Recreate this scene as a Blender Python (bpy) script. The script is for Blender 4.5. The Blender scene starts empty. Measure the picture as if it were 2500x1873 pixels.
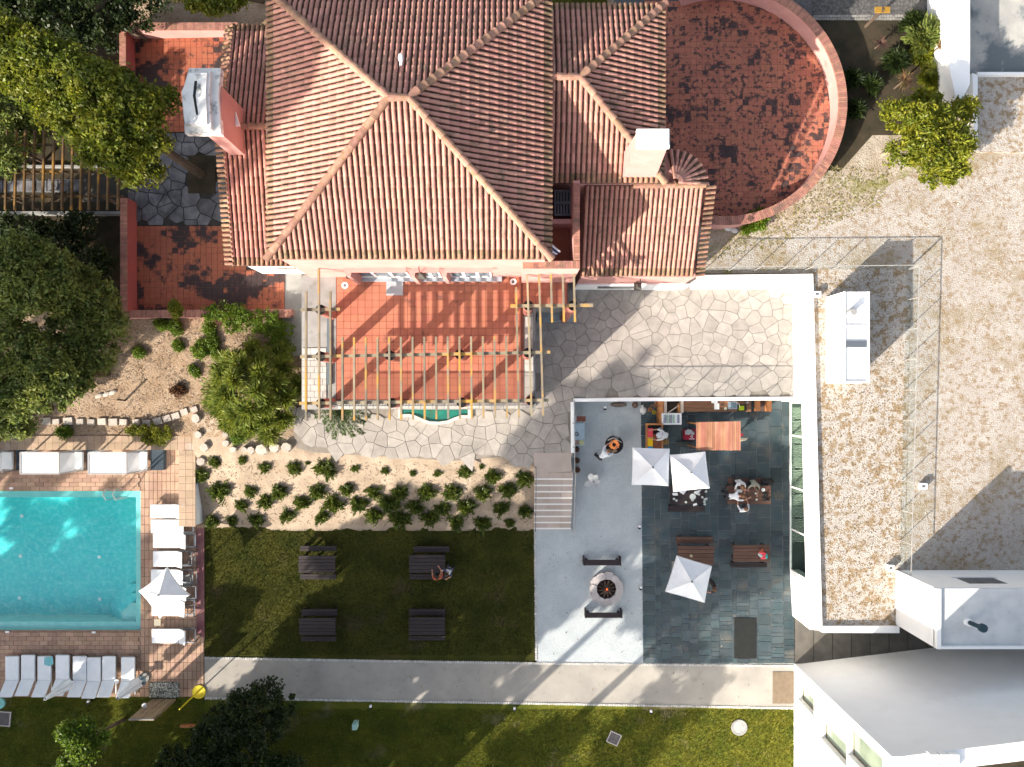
import bpy, bmesh, math, random
import numpy as np
from mathutils import Vector, Matrix
R = math.radians
sc = bpy.context.scene
col = sc.collection
rng = random.Random(7)
nr = np.random.RandomState(11)

# ------------------------------------------------------------ camera, light, exposure
H = 36.0                                    # height of the drone above the lawn
cam_d = bpy.data.cameras.new('camera'); cam = bpy.data.objects.new('camera', cam_d); col.objects.link(cam)
cam.location = (0, 0, H); cam.rotation_euler = (0, 0, 0)
cam_d.sensor_width = 36; cam_d.lens = 25.92; cam_d.shift_y = 0.0114
cam_d.clip_start = 0.5; cam_d.clip_end = 2000
sc.camera = cam
SUN_EL, SUN_AZ = 25.0, 43.0                 # light comes from the lower left, shadows run to the upper right
world = bpy.data.worlds.new('World'); sc.world = world; world.use_nodes = True
wn = world.node_tree.nodes; wl = world.node_tree.links
sky = wn.new('ShaderNodeTexSky'); sky.sky_type = 'NISHITA'; sky.sun_disc = False
sky.sun_elevation = R(SUN_EL); sky.sun_rotation = R(270 - SUN_AZ)
wn['Background'].inputs['Strength'].default_value = 0.135
sky.dust_density = 3.0; sky.ozone_density = 0.6
hz = wn.new('ShaderNodeHueSaturation'); hz.inputs['Saturation'].default_value = 0.62      # slightly hazy sky
wl.new(sky.outputs['Color'], hz.inputs['Color']); wl.new(hz.outputs['Color'], wn['Background'].inputs['Color'])
sun_d = bpy.data.lights.new('sun', 'SUN'); sun_d.energy = 5.0; sun_d.angle = R(0.6); sun_d.color = (1.0, 0.905, 0.785)
sun = bpy.data.objects.new('sun', sun_d); col.objects.link(sun)
sdir = Vector((math.cos(R(SUN_EL)) * math.cos(R(SUN_AZ)), math.cos(R(SUN_EL)) * math.sin(R(SUN_AZ)), -math.sin(R(SUN_EL))))
sun.rotation_euler = sdir.to_track_quat('-Z', 'Y').to_euler(); sun.location = (-40, -40, 40)
sc.view_settings.view_transform = 'Standard'; sc.view_settings.look = 'None'
sc.view_settings.exposure = 1.22; sc.view_settings.gamma = 1.0; sc.view_settings.use_curve_mapping = False
sc.cycles.transparent_max_bounces = 12; sc.cycles.max_bounces = 6

# ------------------------------------------------------------ measuring: photo position + height -> place
def K(z): return H / (H - z)
def P(px, py, z=0.0):
    k = 50 * K(z)
    return ((px - 1250) / k, (965 - py) / k)
def PL(pts, z): return [P(x, y, z) for x, y in pts]

# ------------------------------------------------------------ materials
MATS = {}
def mat(name, c, c2=None, sc1=3.0, rough=0.85, bump=0.0, bsc=30.0, rnd=0.0, stain=None, stain2=None, metallic=0.0,
        lo=0.35, hi=0.65, detail=6, trans=None, emit=None, spec=0.3, stretch=None, bdist=0.02, fleck=None):
    if name in MATS: return MATS[name]
    m = bpy.data.materials.new(name); m.use_nodes = True; MATS[name] = m
    n = m.node_tree.nodes; l = m.node_tree.links
    b = n['Principled BSDF']; out = n['Material Output']
    geo = n.new('ShaderNodeNewGeometry'); pos = geo.outputs['Position']
    if stretch:
        mp = n.new('ShaderNodeMapping'); mp.inputs['Scale'].default_value = stretch
        l.new(pos, mp.inputs['Vector']); pos = mp.outputs['Vector']
    def noise(s, d=detail, ro=0.55):
        t = n.new('ShaderNodeTexNoise'); t.inputs['Scale'].default_value = s; t.inputs['Detail'].default_value = d
        t.inputs['Roughness'].default_value = ro; l.new(pos, t.inputs['Vector']); return t.outputs['Fac']
    def ramp(fac, a, z):
        r = n.new('ShaderNodeMapRange'); r.inputs['From Min'].default_value = a; r.inputs['From Max'].default_value = z
        l.new(fac, r.inputs['Value']); return r.outputs['Result']
    def mix(fac, A, B, mode='MIX'):
        x = n.new('ShaderNodeMix'); x.data_type = 'RGBA'; x.blend_type = mode
        if hasattr(fac, 'links'): l.new(fac, x.inputs['Factor'])
        else: x.inputs['Factor'].default_value = fac
        for i, v in ((6, A), (7, B)):
            if hasattr(v, 'links'): l.new(v, x.inputs[i])
            else: x.inputs[i].default_value = (*v, 1)
        return x.outputs[2]
    cur = c
    if c2 is not None: cur = mix(ramp(noise(sc1), lo, hi), c, c2)
    if fleck:
        fc, fs, a, z = fleck; cur = mix(ramp(noise(fs, 3, 0.7), a, z), cur, fc)
    if rnd:
        oi = n.new('ShaderNodeObjectInfo')
        ad = n.new('ShaderNodeMath'); ad.operation = 'ADD'
        l.new(oi.outputs['Random'], ad.inputs[0]); l.new(geo.outputs['Random Per Island'], ad.inputs[1])
        fr = n.new('ShaderNodeMath'); fr.operation = 'FRACT'; l.new(ad.outputs[0], fr.inputs[0])
        mr = n.new('ShaderNodeMapRange'); mr.inputs['To Min'].default_value = 1 - rnd; mr.inputs['To Max'].default_value = 1 + rnd
        l.new(fr.outputs[0], mr.inputs['Value'])
        hs = n.new('ShaderNodeHueSaturation'); l.new(mr.outputs['Result'], hs.inputs['Value'])
        hr = n.new('ShaderNodeMapRange'); hr.inputs['To Min'].default_value = 0.5 - rnd * 0.05; hr.inputs['To Max'].default_value = 0.5 + rnd * 0.05
        wnz = n.new('ShaderNodeTexWhiteNoise'); wnz.noise_dimensions = '1D'; l.new(fr.outputs[0], wnz.inputs['W'])
        l.new(wnz.outputs['Value'], hr.inputs['Value']); l.new(hr.outputs['Result'], hs.inputs['Hue'])
        if hasattr(cur, 'links'): l.new(cur, hs.inputs['Color'])
        else: hs.inputs['Color'].default_value = (*cur, 1)
        cur = hs.outputs['Color']
    for st in (stain, stain2):
        if st:
            stc, ss, a, z = st[:4]
            f = noise(ss, 5, 0.6)
            if rnd and len(st) > 4:            # stains that keep to single tiles
                m2 = n.new('ShaderNodeMath'); m2.operation = 'MULTIPLY_ADD'; l.new(fr.outputs[0], m2.inputs[0])
                m2.inputs[1].default_value = st[4]; l.new(f, m2.inputs[2]); f = m2.outputs[0]
            f = ramp(f, a, z); cur = mix(f, cur, stc)
    if hasattr(cur, 'links'): l.new(cur, b.inputs['Base Color'])
    else: b.inputs['Base Color'].default_value = (*cur, 1)
    b.inputs['Roughness'].default_value = rough; b.inputs['Metallic'].default_value = metallic
    b.inputs['Specular IOR Level'].default_value = spec
    if bump:
        bn = n.new('ShaderNodeBump'); bn.inputs['Strength'].default_value = bump; bn.inputs['Distance'].default_value = bdist
        l.new(noise(bsc, 4, 0.65), bn.inputs['Height']); l.new(bn.outputs['Normal'], b.inputs['Normal'])
    if trans:
        tr = n.new('ShaderNodeBsdfTranslucent'); ms = n.new('ShaderNodeMixShader'); ms.inputs[0].default_value = trans
        if hasattr(cur, 'links'): l.new(cur, tr.inputs['Color'])
        else: tr.inputs['Color'].default_value = (*cur, 1)
        l.new(b.outputs[0], ms.inputs[1]); l.new(tr.outputs[0], ms.inputs[2]); l.new(ms.outputs[0], out.inputs['Surface'])
    if emit:
        b.inputs['Emission Color'].default_value = (*emit[0], 1); b.inputs['Emission Strength'].default_value = emit[1]
    return m

def thin_glass(name, tint, refl=0.04, edge=0.3, bump=0.0, bs=3.0, power=4.0):
    m = bpy.data.materials.new(name); m.use_nodes = True
    n = m.node_tree.nodes; l = m.node_tree.links; n.remove(n['Principled BSDF']); out = n['Material Output']
    t = n.new('ShaderNodeBsdfTransparent'); t.inputs['Color'].default_value = (*tint, 1)
    g = n.new('ShaderNodeBsdfGlossy'); g.inputs['Roughness'].default_value = 0.04
    lw = n.new('ShaderNodeLayerWeight'); lw.inputs['Blend'].default_value = 0.5
    pw = n.new('ShaderNodeMath'); pw.operation = 'POWER'; pw.inputs[1].default_value = power; l.new(lw.outputs['Facing'], pw.inputs[0])
    ad = n.new('ShaderNodeMath'); ad.operation = 'MULTIPLY_ADD'; ad.inputs[1].default_value = edge; ad.inputs[2].default_value = refl; l.new(pw.outputs[0], ad.inputs[0])
    ms = n.new('ShaderNodeMixShader'); l.new(ad.outputs[0], ms.inputs[0]); l.new(t.outputs[0], ms.inputs[1]); l.new(g.outputs[0], ms.inputs[2])
    l.new(ms.outputs[0], out.inputs['Surface'])
    if bump:
        geo = n.new('ShaderNodeNewGeometry'); tx = n.new('ShaderNodeTexNoise'); tx.inputs['Scale'].default_value = bs; tx.inputs['Detail'].default_value = 4
        l.new(geo.outputs['Position'], tx.inputs['Vector'])
        bn = n.new('ShaderNodeBump'); bn.inputs['Strength'].default_value = bump; bn.inputs['Distance'].default_value = 0.05
        l.new(tx.outputs['Fac'], bn.inputs['Height']); l.new(bn.outputs[0], g.inputs['Normal'])
    MATS[name] = m; return m

M_white = mat('white_render', (0.84, 0.84, 0.83), (0.80, 0.80, 0.79), 0.8, 0.9, bump=0.15, bsc=25, stain=((0.76, 0.76, 0.74), 0.9, 0.56, 0.8))
M_whiteroof = mat('white_membrane', (0.55, 0.57, 0.57), (0.45, 0.47, 0.48), 1.6, 0.8, stain=((0.33, 0.35, 0.36), 2.2, 0.6, 0.78))
M_cloth = mat('white_canvas', (0.80, 0.81, 0.82), (0.73, 0.75, 0.77), 2.0, 0.95, bump=0.25, bsc=5, bdist=0.05, trans=0.12)
M_cushion = mat('white_cushion', (0.78, 0.80, 0.81), (0.72, 0.75, 0.77), 3.0, 0.95, bump=0.2, bsc=6, bdist=0.04)
M_pink = mat('pink_render', (0.53, 0.285, 0.255), (0.47, 0.24, 0.215), 1.2, 0.9, bump=0.2, bsc=20, stain=((0.32, 0.16, 0.14), 0.9, 0.6, 0.78))
M_redwall = mat('red_render', (0.36, 0.085, 0.07), (0.30, 0.07, 0.06), 1.2, 0.9, bump=0.2, bsc=20)
M_tile = mat('roof_tile', (0.46, 0.235, 0.185), (0.38, 0.18, 0.14), 2.5, 0.85, rnd=0.16, bump=0.3, bsc=28,
             stain=((0.17, 0.12, 0.085), 2.2, 0.55, 0.72), stain2=((0.30, 0.17, 0.05), 7.0, 0.64, 0.74), fleck=((0.50, 0.34, 0.27), 14, 0.60, 0.75))
M_eave = mat('eave_tile_lichen', (0.36, 0.185, 0.125), (0.22, 0.13, 0.085), 4.0, 0.9, rnd=0.25, bump=0.4, bsc=28,
             stain=((0.12, 0.11, 0.06), 5.0, 0.5, 0.66), stain2=((0.40, 0.27, 0.05), 9.0, 0.63, 0.72))
M_chan = mat('tile_channel', (0.13, 0.065, 0.045), (0.07, 0.042, 0.03), 6.0, 0.95, bump=0.4, bsc=25)
M_ridge = mat('ridge_tile', (0.37, 0.20, 0.145), (0.25, 0.145, 0.10), 6.0, 0.9, rnd=0.2, bump=0.4, bsc=25, stain=((0.22, 0.15, 0.05), 7.0, 0.58, 0.7))
dark = (0.045, 0.03, 0.03)
M_floor = mat('terracotta_floor', (0.43, 0.16, 0.10), (0.37, 0.13, 0.08), 1.0, 0.8, rnd=0.07, bump=0.1,
              stain=((0.17, 0.07, 0.05), 1.1, 0.78, 0.92, 0.25))
M_floor_st = mat('terracotta_floor_stained', (0.40, 0.145, 0.09), (0.31, 0.115, 0.075), 1.0, 0.85, rnd=0.09, bump=0.2, bsc=15,
                 stain=((0.05, 0.032, 0.032), 1.3, 0.65, 0.71, 0.18), stain2=((0.075, 0.045, 0.04), 5.5, 0.555, 0.63, 0.05))
M_floor_l = mat('terracotta_floor_blotched', (0.36, 0.115, 0.062), (0.30, 0.095, 0.055), 1.4, 0.85, rnd=0.06, bump=0.2, bsc=15,
                 stain=(dark, 0.5, 0.55, 0.60, 0.08), stain2=((0.12, 0.055, 0.04), 3.0, 0.6, 0.7))
M_grout = mat('dark_grout', (0.20, 0.08, 0.055), (0.14, 0.06, 0.045), 5, 0.95)
M_brickcop = mat('brick_coping', (0.36, 0.17, 0.12), (0.27, 0.13, 0.10), 6, 0.9, rnd=0.2, bump=0.3, stain=((0.16, 0.10, 0.08), 1.5, 0.55, 0.7))
M_stone = mat('paving_stone', (0.355, 0.322, 0.288), (0.285, 0.26, 0.235), 2.6, 0.9, rnd=0.10, bump=0.35, bsc=9,
              stain=((0.20, 0.185, 0.165), 0.7, 0.56, 0.78), stain2=((0.16, 0.15, 0.14), 8, 0.66, 0.8))
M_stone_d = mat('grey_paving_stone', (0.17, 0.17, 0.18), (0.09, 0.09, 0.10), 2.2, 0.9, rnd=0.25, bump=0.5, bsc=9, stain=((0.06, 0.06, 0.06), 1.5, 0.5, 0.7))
M_joint = mat('paving_joint', (0.25, 0.22, 0.185), (0.19, 0.165, 0.14), 4, 0.95, stain=((0.10, 0.13, 0.03), 0.8, 0.66, 0.74))
M_joint_d = mat('dark_paving_joint', (0.05, 0.045, 0.04), (0.03, 0.03, 0.025), 4, 0.95)
M_slate = mat('slate_slab', (0.058, 0.076, 0.082), (0.030, 0.055, 0.066), 1.5, 0.6, rnd=0.25, bump=0.25, bsc=7,
              stain=((0.13, 0.12, 0.10), 0.9, 0.58, 0.75), stain2=((0.18, 0.12, 0.07), 2.3, 0.72, 0.8), spec=0.4)
M_slatej = mat('slate_joint', (0.30, 0.31, 0.29), (0.14, 0.15, 0.15), 3, 0.9)
M_gravel = mat('pale_gravel', (0.43, 0.465, 0.475), (0.36, 0.395, 0.41), 1.0, 0.95, bump=0.6, bsc=22, fleck=((0.22, 0.24, 0.25), 26, 0.55, 0.72), bdist=0.04)
M_path = mat('path_concrete', (0.35, 0.325, 0.285), (0.27, 0.255, 0.23), 0.7, 0.95, bump=0.3, bsc=30, stain=((0.20, 0.185, 0.165), 1.7, 0.58, 0.82), fleck=((0.22, 0.21, 0.19), 24, 0.6, 0.8))
M_cobble = mat('white_cobble', (0.50, 0.49, 0.46), (0.38, 0.37, 0.35), 8, 0.9, rnd=0.15, bump=0.3)
M_darkcobble = mat('grey_cobble', (0.12, 0.115, 0.11), (0.07, 0.07, 0.07), 9, 0.9, rnd=0.3, bump=0.4)
M_lawn = mat('lawn_turf', (0.080, 0.082, 0.014), (0.040, 0.055, 0.009), 0.8, 1.0, bump=0.8, bsc=26, stain=((0.20, 0.155, 0.075), 0.5, 0.57, 0.70), stain2=((0.15, 0.14, 0.022), 1.3, 0.56, 0.72),
             fleck=((0.12, 0.105, 0.028), 20, 0.50, 0.7), bdist=0.06, spec=0.1)
M_lawn_shade = mat('shade_toned_table_turf', (0.068, 0.066, 0.012), (0.030, 0.038, 0.007), 0.8, 1.0, bump=0.8, bsc=26, stain=((0.075, 0.058, 0.03), 0.6, 0.56, 0.72),
             fleck=((0.055, 0.05, 0.016), 20, 0.50, 0.7), bdist=0.06, spec=0.1)  # turf colour darkened for the shade lying on the table lawn
M_lawn_sun = mat('sun_toned_yellow_turf', (0.20, 0.19, 0.024), (0.085, 0.115, 0.014), 0.9, 1.0, bump=0.8, bsc=26, stain=((0.30, 0.24, 0.13), 0.42, 0.585, 0.68), stain2=((0.20, 0.175, 0.03), 1.6, 0.54, 0.72),
             fleck=((0.18, 0.155, 0.04), 20, 0.50, 0.7), bdist=0.06, spec=0.1)  # drier yellow turf, also brightened for the sunlit lower lawn
def _shade_west(m, x0, x1, k):  # paints shade into the turf: darker towards the west, with a ragged edge
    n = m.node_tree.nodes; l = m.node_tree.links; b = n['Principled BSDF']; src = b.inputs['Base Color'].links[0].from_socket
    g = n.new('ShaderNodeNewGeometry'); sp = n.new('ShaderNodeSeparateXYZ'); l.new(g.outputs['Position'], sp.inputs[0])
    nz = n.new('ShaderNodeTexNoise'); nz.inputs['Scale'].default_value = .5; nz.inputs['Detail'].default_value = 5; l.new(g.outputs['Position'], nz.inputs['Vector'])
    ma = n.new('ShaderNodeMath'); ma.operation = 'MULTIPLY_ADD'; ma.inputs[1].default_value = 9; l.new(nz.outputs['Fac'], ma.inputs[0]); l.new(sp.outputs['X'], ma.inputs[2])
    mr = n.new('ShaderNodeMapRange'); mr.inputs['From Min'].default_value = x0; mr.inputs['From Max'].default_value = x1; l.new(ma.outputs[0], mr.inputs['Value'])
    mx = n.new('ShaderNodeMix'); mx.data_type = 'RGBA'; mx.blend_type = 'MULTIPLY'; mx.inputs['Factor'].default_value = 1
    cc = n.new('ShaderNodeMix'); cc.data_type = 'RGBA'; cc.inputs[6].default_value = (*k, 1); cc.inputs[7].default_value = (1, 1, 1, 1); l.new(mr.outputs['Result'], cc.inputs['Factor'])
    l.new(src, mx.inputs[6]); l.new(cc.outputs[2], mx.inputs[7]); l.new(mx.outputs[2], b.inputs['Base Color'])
_shade_west(M_lawn_sun, 3.0, 10.0, (.50, .56, .52))
M_sand = mat('sandy_soil', (0.355, 0.285, 0.215), (0.26, 0.205, 0.15), 1.3, 1.0, bump=0.6, bsc=8, fleck=((0.29, 0.205, 0.13), 14, 0.55, 0.72), bdist=0.05, spec=0.1)
M_dry = mat('dry_ground', (0.36, 0.27, 0.19), (0.26, 0.18, 0.115), 1.1, 1.0, bump=0.9, bsc=13, fleck=((0.15, 0.095, 0.06), 10, 0.54, 0.68), bdist=0.06, spec=0.1, stretch=(1, 1.6, 1))
M_dryp = mat('pale_dry_ground', (0.42, 0.37, 0.305), (0.30, 0.245, 0.18), 1.6, 1.0, bump=0.9, bsc=13, stain=((0.20, 0.19, 0.07), 1.1, 0.54, 0.68), fleck=((0.20, 0.15, 0.10), 12, 0.54, 0.68), bdist=0.06, spec=0.1)
M_soil = mat('dark_soil', (0.055, 0.042, 0.028), (0.03, 0.028, 0.018), 1.5, 1.0, bump=0.8, bsc=12, stain=((0.10, 0.07, 0.04), 1.0, 0.6, 0.75), spec=0.1)
M_moss = mat('moss_gravel', (0.45, 0.42, 0.385), (0.38, 0.35, 0.32), 3.0, 1.0, bump=0.8, bsc=14, stain=((0.265, 0.195, 0.12), 3.8, 0.48, 0.60), stain2=((0.18, 0.135, 0.085), 9.0, 0.58, 0.70),
             fleck=((0.30, 0.25, 0.19), 22, 0.52, 0.66), bdist=0.06, spec=0.1)
M_moss2 = mat('fine_moss_gravel', (0.44, 0.41, 0.375), (0.38, 0.345, 0.31), 0.7, 1.0, bump=0.8, bsc=16, stain=((0.27, 0.20, 0.13), 5.0, 0.48, 0.64),
              stain2=((0.24, 0.18, 0.09), 0.6, 0.52, 0.78), fleck=((0.31, 0.25, 0.19), 20, 0.50, 0.68), bdist=0.06, spec=0.1)
M_paver = mat('clay_paver', (0.40, 0.265, 0.19), (0.33, 0.21, 0.145), 2.0, 0.85, rnd=0.15, bump=0.15, stain=((0.24, 0.15, 0.12), 0.8, 0.56, 0.72), stain2=((0.16, 0.08, 0.06), 3, 0.66, 0.76))
M_coping = mat('sandstone_coping', (0.40, 0.285, 0.20), (0.34, 0.25, 0.17), 2.0, 0.85, rnd=0.12, bump=0.15, stain=((0.45, 0.42, 0.38), 0.9, 0.62, 0.75))
M_conc = mat('grey_concrete', (0.30, 0.295, 0.28), (0.21, 0.21, 0.20), 1.2, 0.95, bump=0.3, stain=((0.13, 0.125, 0.12), 1.1, 0.55, 0.72))
M_court = mat('weathered_court', (0.40, 0.385, 0.35), (0.27, 0.27, 0.26), 1.0, 0.9, stain=((0.12, 0.14, 0.15), 0.5, 0.52, 0.62), stain2=((0.2, 0.21, 0.21), 3, 0.6, 0.7))
M_step = mat('pink_limestone', (0.46, 0.385, 0.34), (0.40, 0.33, 0.285), 1.4, 0.85, rnd=0.06, stain=((0.38, 0.28, 0.20), 1.2, 0.6, 0.75))
M_pool = mat('pool_mosaic', (0.07, 0.60, 0.61), (0.05, 0.54, 0.57), 1.2, 0.7, fleck=((0.20, 0.70, 0.68), 5, 0.46, 0.72))
M_pooledge = mat('pool_ledge_mosaic', (0.30, 0.60, 0.58), (0.25, 0.55, 0.54), 3, 0.6)
M_green = mat('green_glazed_tile', (0.02, 0.20, 0.15), (0.03, 0.14, 0.10), 3, 0.35, rnd=0.1, stain=((0.12, 0.10, 0.03), 2.2, 0.55, 0.68))
M_darkwood = mat('dark_stained_wood', (0.030, 0.020, 0.020), (0.018, 0.013, 0.015), 3, 0.6, rnd=0.15, stretch=(0.6, 6, 1))
M_brownwood = mat('brown_stained_wood', (0.125, 0.065, 0.045), (0.08, 0.042, 0.03), 3, 0.6, rnd=0.15, stretch=(0.6, 8, 1))
M_orange = mat('orange_wood', (0.42, 0.185, 0.065), (0.30, 0.125, 0.045), 3, 0.6, rnd=0.12, stretch=(6, 1, 1))
M_beam = mat('weathered_timber', (0.27, 0.225, 0.15), (0.17, 0.155, 0.12), 1.2, 0.8, rnd=0.15, stain=((0.42, 0.24, 0.055), 0.9, 0.50, 0.62), spec=0.2)
M_beam2 = mat('orange_weathered_timber', (0.12, 0.068, 0.024), (0.075, 0.055, 0.032), 1.4, 0.8, rnd=0.15, stain=((0.24, 0.125, 0.022), 1.1, 0.52, 0.64))
M_pillar = mat('terracotta_pillar', (0.40, 0.16, 0.12), (0.34, 0.13, 0.10), 2, 0.9, bump=0.2)
M_black = mat('black_paint', (0.012, 0.012, 0.013), None, rough=0.5)
M_metal = mat('brushed_steel', (0.55, 0.57, 0.58), None, rough=0.3, metallic=0.9)
M_lead = mat('grey_zinc', (0.16, 0.17, 0.18), (0.11, 0.12, 0.13), 4, 0.6, metallic=0.3)
M_bamboo = mat('bamboo_slats', (0.46, 0.225, 0.14), (0.31, 0.135, 0.08), 2.6, 0.7, rnd=0.32, stretch=(1, 0.3, 1))
M_bark = mat('bark', (0.12, 0.085, 0.06), (0.07, 0.05, 0.035), 8, 0.95, bump=0.6)
M_palebark = mat('pale_bark', (0.34, 0.27, 0.20), (0.24, 0.18, 0.13), 8, 0.95, bump=0.5)
def leafmat(name, a, b, s=1.2): return mat(name, a, b, s, 0.5, rnd=0.4, trans=0.45, spec=0.35)
L_pine = leafmat('bright_foliage', (0.20, 0.215, 0.018), (0.10, 0.13, 0.015))
L_olive = leafmat('olive_foliage', (0.22, 0.25, 0.055), (0.11, 0.15, 0.035))
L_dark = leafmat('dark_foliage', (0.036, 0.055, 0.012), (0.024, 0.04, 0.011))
L_con = leafmat('conifer_foliage', (0.25, 0.285, 0.04), (0.10, 0.14, 0.026), 2.0)
L_yel = leafmat('yellow_green_foliage', (0.26, 0.26, 0.02), (0.13, 0.16, 0.016), 1.5)
L_vine = leafmat('vine_foliage', (0.15, 0.22, 0.018), (0.09, 0.15, 0.016), 3.0)
L_shrub = leafmat('shrub_foliage', (0.12, 0.15, 0.02), (0.06, 0.095, 0.016), 3.0)
L_red = leafmat('bronze_blades', (0.30, 0.15, 0.09), (0.26, 0.19, 0.06), 3.0)
L_grass_shade = leafmat('shade_toned_grass_blades', (0.082, 0.085, 0.014), (0.036, 0.048, 0.009), 1.0)  # blades darkened to go with the shade in the table lawn turf
L_grass = leafmat('grass_blades', (0.16, 0.165, 0.022), (0.075, 0.10, 0.014), 1.0)
M_glass = thin_glass('clear_glass', (0.96, 0.98, 0.98), 0.03, 0.12)
M_glassd = thin_glass('facade_glass', (0.84, 0.92, 0.89), 0.06, 0.25)
M_glassr = mat('window_glass', (0.26, 0.31, 0.245), (0.17, 0.215, 0.17), 0.9, 0.12, spec=0.8)
M_water = thin_glass('pool_water', (0.80, 0.98, 0.98), 0.045, 0.12, 0.9, 2.6)

# ------------------------------------------------------------ mesh helpers
class MB:
    def __init__(s): s.v = []; s.f = []; s.mi = []
    def add(s, vs, fs, m=0):
        o = len(s.v); s.v.extend(vs); s.f.extend([tuple(i + o for i in f) for f in fs]); s.mi.extend([m] * len(fs)); return s
    def prism(s, pts, z0, z1, m=0, top=None):
        n = len(pts); a = sum(pts[i][0] * pts[(i + 1) % n][1] - pts[(i + 1) % n][0] * pts[i][1] for i in range(n))
        if a < 0: pts = pts[::-1]; top = top[::-1] if top else None
        tp = top or pts
        zt = z1 if hasattr(z1, '__len__') else [z1] * n
        vs = [(x, y, z0) for x, y in pts] + [(x, y, zt[i]) for i, (x, y) in enumerate(tp)]
        fs = [tuple(range(n))[::-1], tuple(range(n, 2 * n))] + [(i, (i + 1) % n, n + (i + 1) % n, n + i) for i in range(n)]
        return s.add(vs, fs, m)
    def box(s, x0, y0, z0, x1, y1, z1, m=0):
        if x0 > x1: x0, x1 = x1, x0
        if y0 > y1: y0, y1 = y1, y0
        return s.prism([(x0, y0), (x1, y0), (x1, y1), (x0, y1)], z0, z1, m)
    def pbox(s, px0, py0, px1, py1, z0, z1, m=0):       # seen outline of the top, dropped to z0
        a = P(px0, py0, z1); b = P(px1, py1, z1); return s.box(a[0], a[1], z0, b[0], b[1], z1, m)
    def bar(s, p, q, w, h, m=0):                        # straight square timber from p to q, w wide, h high
        p = Vector(p); q = Vector(q); d = (q - p).normalized(); up = Vector((0, 0, 1))
        if abs(d.z) > 0.95: up = Vector((1, 0, 0))
        sd = d.cross(up).normalized() * (w / 2); u = sd.cross(d).normalized() * (h / 2)
        vs = [tuple(a + x + y) for a in (p, q) for x, y in ((-sd, -u), (sd, -u), (sd, u), (-sd, u))]
        return s.add(vs, [(0, 1, 2, 3), (7, 6, 5, 4), (0, 4, 5, 1), (1, 5, 6, 2), (2, 6, 7, 3), (3, 7, 4, 0)], m)
    def tube(s, p, q, r0, r1=None, n=8, m=0, cap=True):
        r1 = r0 if r1 is None else r1
        p = Vector(p); q = Vector(q); d = (q - p).normalized(); up = Vector((0, 0, 1)) if abs(d.z) < 0.9 else Vector((1, 0, 0))
        a = d.cross(up).normalized(); b = d.cross(a).normalized()
        vs = []
        for c, r in ((p, r0), (q, r1)):
            for i in range(n):
                t = 2 * math.pi * i / n; vs.append(tuple(c + a * math.cos(t) * r + b * math.sin(t) * r))
        fs = [(i, n + i, n + (i + 1) % n, (i + 1) % n) for i in range(n)]
        if cap: fs += [tuple(range(n)), tuple(range(n, 2 * n))[::-1]]
        return s.add(vs, fs, m)
    def path(s, pts, rs, n=7, m=0):
        for i in range(len(pts) - 1):
            s.tube(pts[i], pts[i + 1], rs[i] if hasattr(rs, '__len__') else rs, rs[i + 1] if hasattr(rs, '__len__') else rs, n, m)
        return s
    def disc(s, x, y, r, z0, z1, n=20, m=0, r1=None):
        r1 = r if r1 is None else r1
        pts = [(x + r * math.cos(2 * math.pi * i / n), y + r * math.sin(2 * math.pi * i / n)) for i in range(n)]
        top = [(x + r1 * math.cos(2 * math.pi * i / n), y + r1 * math.sin(2 * math.pi * i / n)) for i in range(n)]
        return s.prism(pts, z0, z1, m, top)
    def ring(s, x, y, r0, r1, z0, z1, n=24, m=0, a0=0, a1=2 * math.pi):
        for i in range(n):
            t = a0 + (a1 - a0) * i / n; u = a0 + (a1 - a0) * (i + 1) / n
            s.prism([(x + r * math.cos(w), y + r * math.sin(w)) for r, w in ((r0, t), (r1, t), (r1, u), (r0, u))], z0, z1, m)
        return s
    def ball(s, c, r, m=0, sx=1, sy=1, sz=1, n=8, k=5, rot=0):
        vs = []; fs = []
        for j in range(k + 1):
            ph = math.pi * j / k
            for i in range(n):
                t = 2 * math.pi * i / n
                x = math.sin(ph) * math.cos(t) * r * sx; y = math.sin(ph) * math.sin(t) * r * sy; z = math.cos(ph) * r * sz
                vs.append((c[0] + x * math.cos(rot) - y * math.sin(rot), c[1] + x * math.sin(rot) + y * math.cos(rot), c[2] + z))
        for j in range(k):
            for i in range(n):
                fs.append((j * n + i, (j + 1) * n + i, (j + 1) * n + (i + 1) % n, j * n + (i + 1) % n))
        return s.add(vs, fs, m)
    def mesh(s, name, mats, smooth=False):
        me = bpy.data.meshes.new(name); me.from_pydata(s.v, [], s.f)
        for m in (mats if isinstance(mats, (list, tuple)) else [mats]): me.materials.append(m)
        if any(s.mi): me.polygons.foreach_set('material_index', s.mi)
        if smooth: me.polygons.foreach_set('use_smooth', [True] * len(s.f))
        me.update(); return me
    def build(s, name, mats, parent=None, smooth=False, **kw):
        return obj(name, s.mesh(name, mats, smooth), parent, **kw)

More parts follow.
